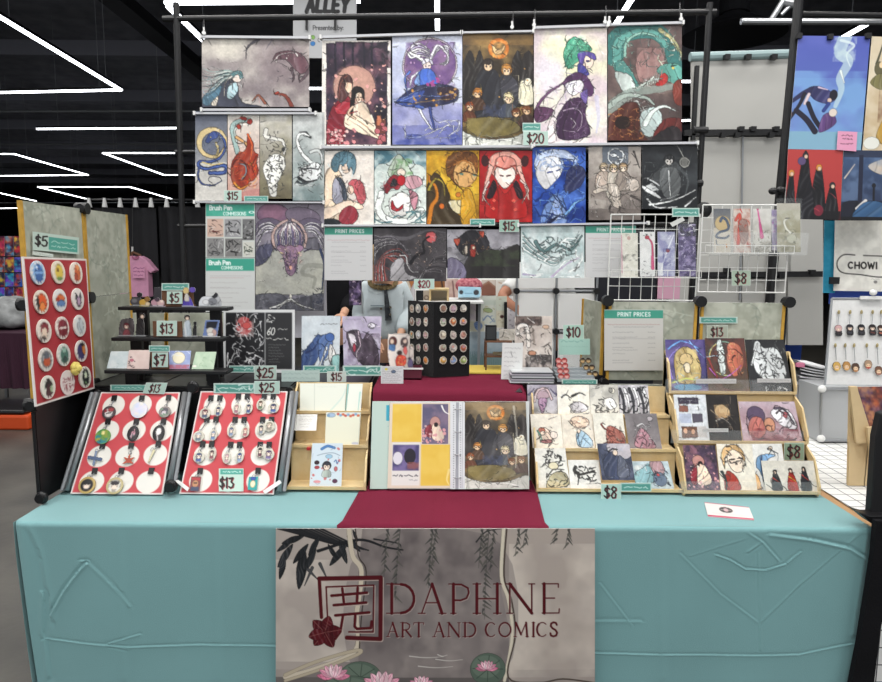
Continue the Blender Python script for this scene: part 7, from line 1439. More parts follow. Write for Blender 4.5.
for ci, x in enumerate((530,563,602,690,742,795)):
 for ri, y in enumerate((252,320,388,455,520)):
  q = qL if ci < 3 else qR; n = -((q[1] - q[0]).cross(q[3] - q[0])).normalized(); c = HIT(*z.P(x, y), q[0] + n * .0005, n); rt = (q[1] - q[0]).normalized(); up = Vector((0,0,1))
  R = random.Random(ci * 7 + ri); col = PINC[(ci * 5 + ri * 3) % 12]
  nm = 'pale'
  if (ci, ri) == (4,1): col, nm = 'd8702c','orange'
  if (ci, ri) == (3,4): col, nm = 'e0a83c','yellow'
  if (ci, ri) == (4,4): col, nm = '7a9cc8','blue'
  if (ci, ri) == (5,4): col, nm = '8fae5c','green'
  if (ci, ri) == (5,3): col, nm = 'c0603c','rust red'
  a = Art(0,0,20,20,1,1.0,'e2ddd2'); a.m[:] = 0
  k = 7 + ri % 3; pts = [(10 + (8.5 - 2.2 * R.random()) * math.cos(2 * PI * i / k),10 + (9 - 2.6 * R.random()) * math.sin(2 * PI * i / k)) for i in range(k)]
  a.p(pts, 'ddd6c8', mask=True).p([(10 + (px - 10) * .78,10 + (py - 10) * .78) for px, py in pts], col).e(10 + R.uniform(-2,2),8,2.6,2.4, PINC[(ci + ri * 5) % 12]).dots(4,'4a4040',6,6,14,15,1, ci + ri).s([(6,13),(13,14)],'5a4a44',1.2)
  w = .019 if ci >= 3 else .0155; h = .021
  t2 = T('enamel_pin','%s enamel pin on the black pin board, %s row, %s column' % (nm, rown[ri], coln[ci]),'pin', c, 'enamel pins on the black board')
  sheet('pin_face',[c - rt * w + up * h + n * .003, c + rt * w + up * h + n * .003, c + rt * w - up * h + n * .003, c - rt * w - up * h + n * .003], a, .0025, t2, PHOTO, mask=True)
# ================================================================== centre goods behind the riser
z = Z(460,275,5.93)
g = M().box(PT(458,2.60, ZC).x, PT(512,2.60, ZC).x, 2.50,2.68, ZC + .003, ZC + .008); tag(g.build('yellow_mat', mat('yellow cloth','c9b04c',.8)),'yellow mat strip on the riser behind the black pin board','mat')
D = 2.56; xa, xb = PT(485, D, ZC + .009).x, PT(509, D, ZC + .009).x; zt_ = A(490,341, D).z
t = T('mini_table','tiny brown wooden shelf stand right of the black pin board','shelf stand',((xa + xb) / 2, D, ZC + .009))
M().box(xa, xb + .01, D - .01, D + .08, zt_ - .005, zt_).build('top_board', BRN, t); M().box(xa, xb, D, D + .075, zt_ - .065, zt_ - .06).build('shelf_board', BRN, t)
for x in (xa + .003, xb):
 for y in (D - .004, D + .07): M().box(x - .003, x + .003, y - .003, y + .003, ZC + .009, zt_ - .005).build('leg', BRN, t)
def stand(x0, y0, x1, y1, D, zb, a, lb, nm='art_print', cat='print', group='goods around the tiny wooden stand', lean=.01, xt=None, m=None, th=.0012, mask=False): return onc(z, x0, y0, x1, y1, a, lb, D, lean, nm, cat, xt, group, m, mask, zb, th)
x0, x1 = PT(485.5, D + .01, zt_).x, PT(496.5, D + .01, zt_).x; z1 = A(490,326, D).z
t = T('black_box','small open black box on the tiny wooden stand','box',((x0 + x1) / 2, D + .01, zt_)); M().box(x0, x1, D + .012, D + .04, zt_ + .001, z1).build('box_body', BLKP, t); M().box(x0 + .004, x1 - .004, D + .009, D + .012, zt_ + .006, z1 - .006).build('inner_panel', mat('dark grey card','2f3336',.6), t)
a = z.art(230,318,328,388,'9c978e').n('c0bab0',.7,20,3).scr(6,'6a645c',235,325,322,380,3,3); stand(232,320,326,388, D + .02, zt_, a, 'pale stone-patterned tile card on the tiny wooden stand')
a = z.art(200,455,250,515,'9a8f72', dens=1.5).n('5f5844',.6,20,2); x_ = 0
stand(195,455,250,512, D + .03, zt_ - .06, a, 'olive card on the lower shelf of the tiny wooden stand')
a = z.art(246,402,374,558,'d3d4d2', dens=1.7); [a.gib(262,425 + i * 19,360 - (i * 29) % 40,8,'9a9a9c', i, .8) for i in range(7)]; a.s([(300,440),(310,460)],'777',4)
stand(243,402,368,575,2.40, ZC, a, 'white note with faint writing in front of the tiny wooden stand','note','note', xt=(252,374))
a = z.art(325,243,547,570,'b8aca4', dens=1.6).n('ded6ce',.7,50,3); a.r(330,245,482,292,'4a3f3c').n('9a8880',.6,24,4,.5,3,(330,245,482,292)).s([(400,252),(440,280)],'c9beb8',8).s([(340,340),(350,300),(395,300),(405,400)],'e6dfd8',24).s([(430,310),(440,380)],'8f847c',12).scr(26,'5a4d48',335,300,540,470,5,4,.8,.25).e(508,300,20,12,'c8946c').e(425,440,26,14,'b8866c').n('2a2526',.85,34,6,.5,3,(390,450,540,565)).scr(10,'e6e0dc',390,450,540,565,5,7).r(484,245,547,330,'d3c6bc',.5)
stand(325,243,545,582,2.46, ZC, a, 'tall sheaf of pale manga pages beside the white note', xt=(325,547))
t = T('print_stack','flat stack of clear-bagged prints on the cubes right of the burgundy cloth','stack',(PT(536,2.4, ZC).x, 2.4, ZC + .001))
R = random.Random(3); SL = [mat('bagged white print','c4c6c8',.3, coat=.3), mat('bagged grey print','75787c',.3, coat=.3), mat('bagged lilac print','a9a4ac',.3, coat=.3), mat('bagged dark print','3b3c40',.3, coat=.3)]
for i in range(9):
 dx = R.uniform(-.006,.006); x0 = PT(514 - (8 - i) * .3,2.3, ZC).x + dx; x1 = PT(556,2.3, ZC).x + dx; zz_ = ZC + .001 + i * .0042
 M().box(x0, x1,2.33 + i * .003,2.455, zz_, zz_ + .0036).build('bagged_print', SL[i % 4], t)
# packaged charm stacks
z = Z(535,340,9.8)
def pack(x, y, i, k, cols, lb, gr):
 D = 2.45 - .028 * i; 
 a = z.art(0,0,130,75,'ccd0d2', dens=1.5); a.m[:] = 0
 for u in (32,92): a.e(u, 42,32,30, cols[0], mask=True).e(u, 46,20,20, cols[1]).e(u, 26,26,12, cols[2])
 return onc(z, x - 62, y - 40, x + 62, y + 38, a, lb, D, 0,'packed_charm','charm', mask=True, group=gr, zb=A(*z.P(x, y + 38), D).z, th=.003)
for i, y in enumerate((200,248,300,352)): pack(262 + i * 8, y, i, 0,('b8403c','e0b0a8','a02c2c'),'red charm pack, %s of the left charm row' % ('rearmost','second from the back','second from the front','foremost')[i],'red packed charms')
for i, y in enumerate((200,265,328)): pack(498 + i * 34, y, i, 1,('3a2c20','c9a878','2a2018'),'dark-haired head charm pack, %s of the right charm row' % ('rearmost','middle','foremost')[i],'dark-haired packed charms')
xa, xb = PT(560,2.3, ZC).x, PT(599,2.3, ZC).x
t = T('acrylic_tray','stepped clear tray carrying the red and dark-haired charm packs','tray',((xa + xb) / 2,2.36, ZC + .001))
for i in range(4): M().box(xa, xb, 2.355 + .028 * i, 2.382 + .028 * i, ZC + .001, ZC + .008 + .009 * i + .004).build('step', mat('frosted grey acrylic','8f9598',.25), t)
nstrip(z, 262,388,612,440,2.34,'mint name strip in front of the charm packs')
z = Z(440,260,4.9)
ptag(z, 604,318,705,388,'$10',2.50,'$10 tag on the mint card between bagged prints and charm packs', bgc='a9c8ba')
a = z.art(582,390,735,462,'a4c8bc', dens=1.8); a.gib(595,402,700,9,'6f9a8f',2,.8).gib(600,425,720,7,'8fb4a8',3,.7); 
t = T('sign_holder','mint card holder below the $10 tag','sign holder',(PT(575,2.5, ZC).x, 2.5, ZC))
sheet('mint_card', z.q(582,386,735,464,2.498), a, .003, t, PHOTO)
xm = PT(572,2.505, ZC).x; M().box(xm - .035, xm + .035,2.505,2.51, ZC, A(572,339,2.5).z).build('back_post', CLEAR, t)
# ================================================================== right leaf panels and price sheet
Dp = 2.44
t = T('panel_screen','sage leaf-pattern panels with yellow edges behind the right card racks','panel screen',(A(695,400, Dp).x, Dp, ZT))
zt_ = A(650,302, Dp).z; zm = 1.062
X3 = [A(x, 301, Dp).x for x in (607,699.5,787.5)]
for i in range(2):
 for j, (z0_, z1_) in enumerate(((zm + .008, zt_),(ZT + .015, zm - .008))): panel(t, [(X3[i] + .012, Dp, z1_),(X3[i + 1] - .012, Dp, z1_),(X3[i + 1] - .012, Dp, z0_),(X3[i] + .012, Dp, z0_)],'leaf',40 + i + 2 * j)
for i in range(3):
 for zz_ in (zt_ + .004, zm, ZT + .02): M().cyl((X3[i], Dp - .022, zz_),(X3[i], Dp + .012, zz_),.0205 if zz_ > 1.2 else .016,16).build('connector', BLKP, t)
 M().cyl((X3[i], Dp + .004, ZT + .012),(X3[i], Dp + .004, zt_),.0045,8).build('tube', BLKP, t)
xa_ = A(586,300,2.64); panel(t, [Vector((X3[0] - .0, Dp + .015, zt_ - .01)) + Vector((-.05,.16,.01)),(X3[0] - .008, Dp + .02, zt_ - .005),(X3[0] - .008, Dp + .02, ZC + .01), Vector((X3[0] - .05, Dp + .175, ZC + .01))],'leaf',47)
z = Z(598,300,8.97); q = (57,86,585,632)
a = z.art(*q, 'c8c6c1', dens=1.7); prices(a, *q, 15); sheet('price_list', z.q(*q, Dp - .012), a, .0015, None, PHOTO, label='large price list with mint header on the sage panel behind the sketch card rack', cat='price list', group=LG)
z = Z(590,290,3.835)
nstrip(z, 420,103,566,128, Dp - .006,'mint name strip above the $13 tag on the sage panel'); ptag(z, 448,136,528,184,'$13', Dp - .006,'$13 written card on the sage panel above the holographic cards', bgc='a6ac9e')
# ================================================================== wire baskets with bagged charms
def basket(label, xl, xr, yt, yb, D, rows, cols, shelf_y):
 a, b = A(xl, yt, D), A(xr, yt, D); zb = A(xl, yb, D).z
 t = T('wire_basket', label, 'wire basket',((a.x + b.x) / 2, D, zb),'white wire grid baskets')
 g = M()
 for i in range(cols + 1): x = a.x + (b.x - a.x) * i / cols; g.cyl((x, D, zb),(x, D, a.z),.0016,6)
 for j in range(rows + 1): z_ = zb + (a.z - zb) * j / rows; g.cyl((a.x, D, z_),(b.x, D, z_),.0016,6)
 g.build('wire_grid', WIRE, t)
 M().tube([(a.x, D, zb),(a.x, D, a.z),(b.x, D, b.z),(b.x, D, zb),(a.x, D, zb)],.003,8).build('rim', WIRE, t)
 zs = A(xl, shelf_y, D).z; g = M()
 for i in range(cols + 1): x = a.x + (b.x - a.x) * i / cols; g.tube([(x, D, zs),(x, D - .05, zs),(x, D - .05, zs + .03)],.0013,6)
 for y_, z_ in ((D - .05, zs),(D - .05, zs + .03),(D - .025, zs)): g.cyl((a.x, y_, z_),(b.x, y_, z_),.0016,6)
 g.build('front_basket', WIRE, t); return t, zs
t1, zs1 = basket('white wire grid basket at the right end of the print frame, with violet bags',611,700,214.5,300,2.78,6,8,277)
t2, zs2 = basket('white wire grid basket hung right of the frame pole with a $8 tag',703,791,205,292,2.70,7,9,253)
z = Z(580,200,5.51); BG = 'bagged bookmarks in wire baskets'
BAGM = mat('clear plastic bag','eef2f4',.08, alpha=.03, spec=.5)
def bag(zf, x0, y0, x1, y1, D, a, lb):
 q = zf.q(x0, y0, x1, y1, D); c = (q[2] + q[3]) / 2; t = T('bagged_bookmark', lb, 'bookmark', c, BG)
 sheet('bookmark',[q[0] + Vector((.004,.001,-.02)), q[1] + Vector((-.004,.001,-.02)), q[2] + Vector((-.004,.001,.003)), q[3] + Vector((.004,.001,.003))], a, .0015, t, PHOTO)
 g = M().prism(q, (0,-.0006,0)); g.build('bag', BAGM, t)
def tassel(t_, x, y0, y1, D, col, zf):
 p0, p1 = A(*zf.P(x, y0), D), A(*zf.P(x, y1), D); M().cyl(p0, p0.lerp(p1,.3),.002,6).cyl(p0.lerp(p1,.3), p1,.004,8,.009).build('tassel', mat('tassel ' + col, col, .7), t_)
a = z.art(225,165,322,425,'cfcdc0').n('e6e4da',.7,30,2); a.n('4a4a44',.7,18,4,.6,3,(225,290,322,330)).s([(228,180),(232,400)],'c490a0',6).e(270,195,10,12,'b89a90').scr(10,'8a8a80',230,170,320,420,4,3)
bag(z, 222,155,325,428,2.755, a, 'pale cream bagged bookmark, left end of the left wire basket')
a = z.art(328,150,420,425,'d3d4d2').n('e8e8e6',.7,30,3); a.scr(8,'6a6c6c',332,330,400,420,5,3).s([(370,180),(400,220),(405,300)],'c0486c',9,14).s([(403,300),(405,375)],'c64a78',16,20).scr(5,'3a3a3c',330,155,400,175,6,2).e(372,185,14,12,'b03a4a')
bag(z, 326,148,420,425,2.75, a, 'white bagged bookmark with a pink tassel in the left wire basket')
a = z.art(425,150,528,425,'b9bccc').n('7a7aa8',.7,34,4); a.s([(440,410),(470,300),(520,170)],'dfe3ea',10,6).e(485,265,12,12,'8a2a3a').n('4a4a80',.6,24,6,.5,3,(455,250,505,400)).r(425,340,455,425,'dcdedc',.7).scr(8,'e8e8f0',430,160,525,420,4,5)
bag(z, 424,148,530,425,2.755, a, 'blue-violet bagged bookmark, third in the left wire basket')
a = z.art(540,105,642,425,'5f5480').n('b0a4c8',.8,26,4).n('332a50',.7,22,6); a.scr(22,'ded8ee',545,115,638,420,5,3,.9,.3).n('2a2a30',.8,20,8,.5,3,(540,105,642,180)).scr(8,'e4e4e8',545,110,640,170,6,5)
bag(z, 538,105,644,425,2.748, a, 'deep violet bagged bookmark, right end of the left wire basket')
nstrip(z, 508,44,658,92,2.765,'mint name strip on top of the left wire basket')
a = z.art(495,95,575,140,'c9cac6'); sheet('blank_tag',[A(*z.P(x, y),2.74) for x, y in ((495,128),(565,92),(578,112),(510,148))], a, .001, None, PAPER, label='small blank white tag slanted over the left wire basket bags', cat='tag')
z = Z(690,150,4.26)
a = z.art(98,245,177,440,'55585e','c9c2b4').r(98,330,177,440,'cbc3b2',.8); a.e(140,310,36,34,'bfa878').s([(130,300),(140,285),(160,300),(165,335),(125,350),(110,370),(150,375),(168,365)],'3f5068',13,8).s([(110,385),(115,405),(150,405)],'55606c',6,2).e(157,410,4,9,'b8782a')
bag(z, 98,228,178,440,2.665, a, 'bagged bookmark with a blue dragon and moon, left end of the right wire basket')
a = z.art(184,250,262,440,'d0c4ba').n('a86a5a',.7,22,3); a.s([(195,300),(215,280),(205,400)],'c4402c',12,16).p([(210,310),(245,300),(250,380),(220,400)],'8a6a60').scr(10,'a83a28',190,290,258,430,5,4).s([(215,250),(225,270)],'c03a30',7,3)
bag(z, 182,228,263,440,2.66, a, 'bagged bookmark with an orange-red phoenix and tassel in the right wire basket')
a = z.art(268,245,350,438,'cfcdc8','8a8678').n('e0ded8',.6,26,3); a.s([(290,250),(300,310)],'cf4f90',6,8).s([(300,310),(308,370)],'c23f80',10,18).scr(20,'77746a',275,340,345,435,5,5).e(290,245,6,6,'b03060')
bag(z, 266,228,350,438,2.665, a, 'bagged bookmark with a magenta tassel in the right wire basket')
a = z.art(350,240,375,400,'d0cdd0').n('7a6a9a',.7,16,3,.45).scr(6,'b05a9a',350,280,374,390,4,4)
bag(z, 345,232,378,430,2.668, a, 'narrow violet bagged bookmark behind the crane bookmark')
a = z.art(366,215,470,438,'b4b3a4','77704a').n('c9c8bc',.6,30,2); a.s([(410,285),(398,300),(410,335),(440,360)],'dcdcd0',8,12).e(430,375,22,22,'b4b49c').scr(10,'55543c',390,330,450,410,4,4).s([(405,284),(425,282)],'3a3a34',5,2).r(366,215,470,245,'b0a8a0',.4)
bag(z, 368,205,476,438,2.655, a, 'bagged bookmark with a crane on olive, right end of the right wire basket')
p0, p1 = A(*z.P(95,350),2.65), A(*z.P(497,446),2.65)
t = T('acrylic_pocket','clear acrylic pocket holding the bookmarks of the right wire basket','pocket',((p0.x + p1.x) / 2,2.66, p1.z))
M().box(p0.x, p1.x, 2.645,2.647, p1.z, p0.z).build('front_pane', CLEAR, t); M().box(p0.x, p1.x, 2.645,2.69, p1.z - .003, p1.z).build('bottom_pane', CLEAR, t)
ptag(z, 178,513,258,577,'$8',2.69,'$8 tag on the wire grid right of the frame pole', bgc='a9bba8')
# things seen through the left basket
z = Z(580,200,5.51); D = 5.0
tag(M().box(A(598,300, D).x, A(657,300, D).x, D, D + .2,0, A(620,277, D).z).build('dark_case', mat('dark blue-black case','15161f',.5)),'dark blue-black case seen below the left wire basket','case')
tag(M().box(A(656,290, D).x, A(680,290, D).x, D, D + .04, A(670,299, D).z, A(670,277, D).z).build('pink_board', mat('pale pink card','d0a0b4',.7)),'pale pink card seen below the left wire basket','card')
tag(M().box(A(681,290, D).x, A(700,290, D).x, D + .23, D + .26,0, A(690,277, D).z).build('white_case', BRD),'white board seen right of the pink card below the left wire basket','board')
# ================================================================== stalls and goods behind, centre
D = 4.0; z = Z(460,275,5.93)
t = T('rear_table','table behind the stand carrying pale sticker sheets','table',(A(440,380, D).x, D + .3,0))
xl, xr = A(424,380, D).x, A(512,380, D).x; zt_ = A(450,352, D).z
M().box(xl, xr, D, D + .7, zt_ - .03, zt_).build('table_top', WHITE, t)
for x in (xl + .06, xr - .06):
 for y in (D + .06, D + .64): M().cyl((x, y, 0),(x, y, zt_ - .03),.015,8).build('leg', GREYT, t)
a = z.art(-100,335,300,600,'9fb0bc','7a8c94').n('c4ccd0',.6,60,3)
for i in range(24): a.p([(50 + i * 10,450),(44 + i * 10,530),(58 + i * 10,530)],'5f7c7c',.7)
sheet('table_front',[A(*z.P(-210,335), D - .01), A(*z.P(308,335), D - .01), A(*z.P(308,600), D - .01), A(*z.P(-210,600), D - .01)], a, .004, t, CLOTHP)
CG = 'sticker and print sheets at the stall behind'
def back(x0, y0, x1, y1, D_, a, lb, nm='sticker_sheet', cat='sheet'):
 return sheet(nm, z.q(x0, y0, x1, y1, D_), a, .004, None, PAPER, label=lb, cat=cat, group=CG)
a = z.art(8,125,102,325,'d2cdc8').n('b8a8b8',.6,24,3).scr(8,'a88a98',12,130,98,320,5,3).r(55,270,102,325,'c0b078',.6); back(8,125,104,330, D + .1, a, 'lilac-toned pale sheet behind the pin board')
a = z.art(120,125,215,300,'d3d6cc').r(122,150,212,178,'c0ccc0',.6); a.e(165,208,28,14,'9fb080',10).scr(6,'b0a878',130,185,205,225,5,3).s([(140,265),(165,240),(195,270)],'6f86a8',8,5).scr(7,'7f94b0',135,240,205,295,6,5); back(120,125,215,302, D + .08, a, 'white sheet with green and blue doodles at the stall behind')
a = z.art(214,125,280,310,'cdc8b4').r(214,130,280,210,'c3ccc0',.7); a.e(250,245,12,10,'4a2a28').scr(7,'a89a80',218,140,276,300,5,3); back(214,125,278,312, D + .06, a, 'olive-beige sheet with a dark dot at the stall behind')
a = z.art(55,275,140,330,'c6c4b0').p([(85,285),(110,275),(130,300),(110,325),(92,315)],'5f78a8',.9).scr(4,'3f5888',85,280,135,325,5,3); back(50,275,145,335, D + .02, a, 'small sheet with a blue bird doodle at the stall behind')
for x in (103,270): tag(M().bar(A(*z.P(x, 160), D + .05), A(*z.P(x, 330), D + .05),.018).build('display_post', BLKP),('black display post between the pale sheets, left' if x < 200 else 'black display post beside the olive-beige sheet'),'post')
# umbrella-like red dotted cap and blue pouch
p = A(469,284, D + .1); tag(M().ball((p.x, p.y, p.z - .01),.085,.06,.055,18,10).build('patterned_cushion', mat('red dotted cloth','8a3a4a',.8,0,0,60,0,60,'c07a80')),'dark red dotted cushion above the blue pouch behind the pin board','cushion')
a = z.art(-10,68,125,130,'8fb8cc', dens=1.5).e(8,102,12,12,'2a2a30').e(98,102,16,16,'2a2a30').n('b8d0dc',.5,30,3).s([(30,108),(75,108)],'5f8098',4)
sheet('blue_pouch',[A(*z.P(-10,68), D + .02), A(*z.P(125,72), D + .02), A(*z.P(120,130), D), A(*z.P(-10,130), D)], a, .05, None, PAPER, label='light blue pouch with two black eyes under the dotted cushion', cat='pouch')
z = Z(310,260,5.188)
D2 = 3.9
xa, xb = A(429,300, D2).x, A(449,300, D2).x; z0, z1 = A(440,301, D2).z, A(440,288.5, D2).z
t = T('wooden_crate','small pale wooden frame shelf above the pin board','shelf',((xa + xb) / 2, D2, z0)); 
M().box(xa, xb, D2, D2 + .12, z1 - .012, z1).build('top_board', WOOD, t); M().box(xa, xa + .012, D2, D2 + .12, z0, z1 - .012).build('side_board', WOOD, t); M().box(xb - .012, xb, D2, D2 + .12, z0, z1 - .012).build('side_board', WOOD, t); M().box(xa + .012, xb - .012, D2 + .1, D2 + .12, z0, z1 - .012).build('back_board', mat('cream card','d6cfc0',.7), t)
def far(zf, x0, y0, x1, y1, D_, c, lb, nm, cat, extra=None, th=.02, c2=None):
 a = zf.art(x0, y0, x1, y1, c, c2,1.4)
 if extra: extra(a)
 return sheet(nm, zf.q(x0, y0, x1, y1, D_), a, th, None, PAPER, label=lb, cat=cat, group=CG)
far(z, 550,158,588,220,3.92,'1c1c20','black upright carton left of the wooden frame shelf','black_carton','carton')
far(z, 588,158,620,215,3.95,'b8aca0','beige round-marked carton beside the wooden frame shelf','beige_carton','carton', lambda a: a.ring(604,195,10,'5a4a40',4))
DS_ = 4.9
tag(M().box(A(397,300, DS_).x, A(517,300, DS_).x, DS_ + .022, DS_ + .045,0, A(450,268, DS_).z).build('backing_screen', BRD2),'white screen behind the small prints, right of the denim jacket','screen')
xa, xb = A(418,300,3.85).x, A(484,300,3.85).x; zs_ = A(440,301.5,3.85).z
t = T('display_shelf','narrow white shelf behind the pin board carrying small boxes and a blue pouch','shelf',((xa + xb) / 2,3.95,0)); M().box(xa, xb, 3.85,4.25, zs_ - .012, zs_).build('shelf_board', WHITE, t)
for x in (xa + .02, xb - .02): M().box(x - .008, x + .008,3.95,3.966,0, zs_ - .012).build('leg', GREYT, t)
far(z, 440,100,545,210, DS_, 'a86a3c','orange-brown print seen between the denim jacket and the $20 tag','art_sheet','print', lambda a: a.e(470,125,34,40,'54504a').s([(505,110),(520,160),(500,200)],'c8b8a4',16,8).p([(510,190),(545,110),(545,210)],'c9c4c8'))
far(z, 442,208,508,290, DS_, 'd3d0d0','white sheet with a red motif right of the denim jacket','art_sheet','print', lambda a: a.e(475,245,22,16,'b0524c').s([(450,262),(500,230)],'777',4).r(442,208,508,216,'b8b4b4'))
far(z, 470,280,508,320, DS_ - .02,'5a4a3c','dark green and brown bundle right of the denim jacket','art_sheet','print', lambda a: a.e(495,290,16,10,'3f7a5c').e(485,310,20,14,'7a3f34'))
far(z, 440,318,510,372, DS_, 'd8d6ce','white box top with a yellow mark above the acrylic figures','art_sheet','print', lambda a: a.e(465,345,16,12,'e0b83c').n('c0bcb8',.5,20,2))
far(z, 640,98,700,160, DS_, '8a5a34','brown wooden box edge right of the $20 tag','art_sheet','print', lambda a: a.s([(680,98),(690,160)],'3a2a20',8))
far(z, 700,98,770,220, DS_, 'b89a90','rosy beige hanging print right of the $20 tag','art_sheet','print', lambda a: a.n('d8c8c0',.7,30,3).s([(740,110),(750,215)],'6a4a4a',6))
z = Z(460,275,5.93)
far(z, 128,28,212,122, DS_, '8f6a58','brown house-shaped sign seen below the dark cliff print','house_sign','sign', lambda a: a.p([(128,60),(170,35),(212,70),(212,28),(128,28)],'c4bab0',1,0).p([(128,120),(128,70),(170,48),(210,80),(210,120)],'7d5344',1,0))
far(z, 212,28,280,125, DS_, 'd4d0c8','white sheet with brown strokes beside the bare arm','art_sheet','print', lambda a: a.s([(230,45),(260,60),(240,100)],'b89a80',6,3))
far(z, 285,200,330,320, DS_, 'cfcbd0','pale column of tiny charms below the bare elbow','art_sheet','print', lambda a: a.scr(8,'77707c',290,210,325,315,6,3))
# ================================================================== people behind the prints
def skinned(name, pts, edges, m, parent, sub=2):
 """pts: list of (position, radius); first one is the root"""
 o0 = wloc(parent); me = bpy.data.meshes.new(name); me.from_pydata([Vector(p) - o0 for p, r in pts], edges, []); me.update()
 o = bpy.data.objects.new(name, me); SC.collection.objects.link(o); o.parent = parent; me.materials.append(m)
 sk = o.modifiers.new('skin','SKIN'); sk.use_smooth_shade = True; sv = me.skin_vertices[0].data
 for i, (p, r) in enumerate(pts):
  r = r if isinstance(r, tuple) else (r, r); sv[i].radius = r; sv[i].use_root = (i == 0)
 if sub: s = o.modifiers.new('smooth','SUBSURF'); s.levels = sub; s.render_levels = sub
 return o
SKIN = mat('skin','c99a7e',.55,0,.05,30); SKIN2 = mat('deeper skin','a9755c',.55)
def person(label, x, D, H, top, bottom, hair, skin=SKIN, bow=0.0, armL=None, armR=None, sleeve=.98, sh=.19, hl=.10):
 """standing figure; armL / armR = (elbow, wrist) in the world"""
 t = T('person', label, 'person',(x, D, 0)); k = H / 1.7; V = Vector
 hip = V((x, D, .93 * k)); ch = V((x, D - .03 * bow, 1.25 * k)); nk = V((x, D - .08 * bow, 1.43 * k)); hd = nk + V((0,-.12 * bow, .13 * k)); tp = hd + V((0,-.02 * bow, .10 * k))
 sL = V((x - sh, D - .06 * bow, 1.38 * k)); sR = V((x + sh, D - .06 * bow, 1.38 * k))
 eL, wL = armL or (sL + V((-.06,0,-.28)), sL + V((-.07,-.05,-.53))); eR, wR = armR or (sR + V((.06,0,-.28)), sR + V((.07,-.05,-.53)))
 P = [(hip, (.13,.10)),(ch, (.15,.11)),(nk, .055),(hd, (.085,.1)),(tp, (.07,.08)),(sL, .055),(eL, .042),(wL, .028),(sR, .055),(eR, .042),(wR, .028)]
 E = [(0,1),(1,2),(2,3),(3,4),(1,5),(5,6),(6,7),(1,8),(8,9),(9,10)]
 for s in (-1,1):
  n = len(P); hp = hip + V((s * .09,0,-.06)); P += [(hp, .085),(V((x + s * .1, D - .01,.5 * k)),.06),(V((x + s * .1, D + .01,.08)),.04),(V((x + s * .1, D - .14,.035)),.035)]; E += [(0, n),(n, n + 1),(n + 1, n + 2),(n + 2, n + 3)]
 # hands: palm and five fingers each
 for wi, (e, w) in ((7,(eL, wL)),(10,(eR, wR))):
  d = (w - e).normalized(); sd = d.cross(V((0,-1,0))).normalized() if abs(d.y) < .9 else V((1,0,0)); n = len(P); pm = w + d * .07; P.append((pm, (.032,.02))); E.append((wi, n))
  for f, (o_, L) in enumerate(((-.028,.07),(-.01,.08),(.01,.075),(.027,.06))):
   i = len(P); b_ = pm + sd * o_ + d * .02; P += [(b_, .009),(b_ + d * L * .55,.0085),(b_ + d * L * .9 + V((0,0,-.02)),.0075)]; E += [(n, i),(i, i + 1),(i + 1, i + 2)]
  i = len(P); b_ = w + d * .03 + sd * -.035; P += [(b_, .011),(b_ + d * .035 - sd * .018,.009)]; E += [(n, i),(i, i + 1)]
 BD_ = skinned('body', P, E, skin, t)
 # face
 f = hd + V((0,-.095,-.0 - .02 * bow)); g = M().ball(f + V((0,.0,-.01)),.014,.018,.02,8,6); g.build('nose', skin, BD_)
 for s in (-1,1): M().ball(hd + V((s * .033,-.083,.015)),.011,.008,.008,8,6).build('eye', mat('dark eye','201814',.3), BD_); M().ball(hd + V((s * .088,.0,0)),.012,.02,.028,8,6).build('ear', skin, BD_)
 M().ball(hd + V((0,-.085,-.045)),.022,.007,.006,8,6).build('mouth', mat('lips','9a4f4a',.5), BD_)
 g = M().ball(hd + V((0,.02,.045)),.098,.112,.098,14,10)
 for i in range(9):
  an = PI * (i / 8); g.ball(hd + V((.088 * math.cos(an),.03 + .05 * math.sin(an),-.02 - hl * .5)),.03,.035,.05 + hl * .5,8,6)
 g.build('hair', hair, t)
 s_ = sleeve
 C = [(hip + V((0,0,.02)),(.155,.125)),(ch, (.175,.135)),(nk + V((0,.01,-.035)),(.075,.07)),(sL, .072),(eL, .058),(eL.lerp(wL, s_),.045),(sR, .072),(eR, .058),(eR.lerp(wR, s_),.045)]
 CE = [(0,1),(1,2),(1,3),(3,4),(1,6),(6,7)]
 if s_ > .05: CE += [(4,5),(7,8)]
 else:
  C[4] = (sL.lerp(eL, .55),.062); C[7] = (sR.lerp(eR, .55),.062); C[5] = (sL.lerp(eL, .6),.06); C[8] = (sR.lerp(eR, .6),.06); CE += [(4,5),(7,8)]
 skinned('top_garment', C, CE, top, t)
 Q = [(hip + V((0,0,.05)),(.15,.12))]; QE = []
 for s in (-1,1):
  n = len(Q); Q += [(hip + V((s * .09,0,-.06)),.1),(V((x + s * .1, D - .01,.5 * k)),.078),(V((x + s * .1, D + .01,.1)),.06)]; QE += [(0, n),(n, n + 1),(n + 1, n + 2)]
 skinned('trousers', Q, QE, bottom, t)
 for s in (-1,1): M().ball((x + s * .1, D - .07,.045),.05,.14,.045,10,7).build('shoe', BLKP, t)
 return t
DEN = mat('light blue denim','c2cdd1',.85,0,.12,14,.3,200); DRK = mat('dark trousers','24262c',.85); HB = mat('sandy brown hair','a08660',.7,0,.4,60); HD = mat('black hair','1a1614',.6,0,.3,60)
D = 4.45; zf = Z(340,270,8.525)
xc = A(385,300, D).x
t = person('person in a light blue denim jacket looking down behind the prints', xc, D, 1.61, DEN, DRK, HB, SKIN, 1.0,(A(359,318, D - .02), A(372,338, D - .22)),(A(408,312, D - .05), A(401,333, D - .22)),.97,.125,-.06)
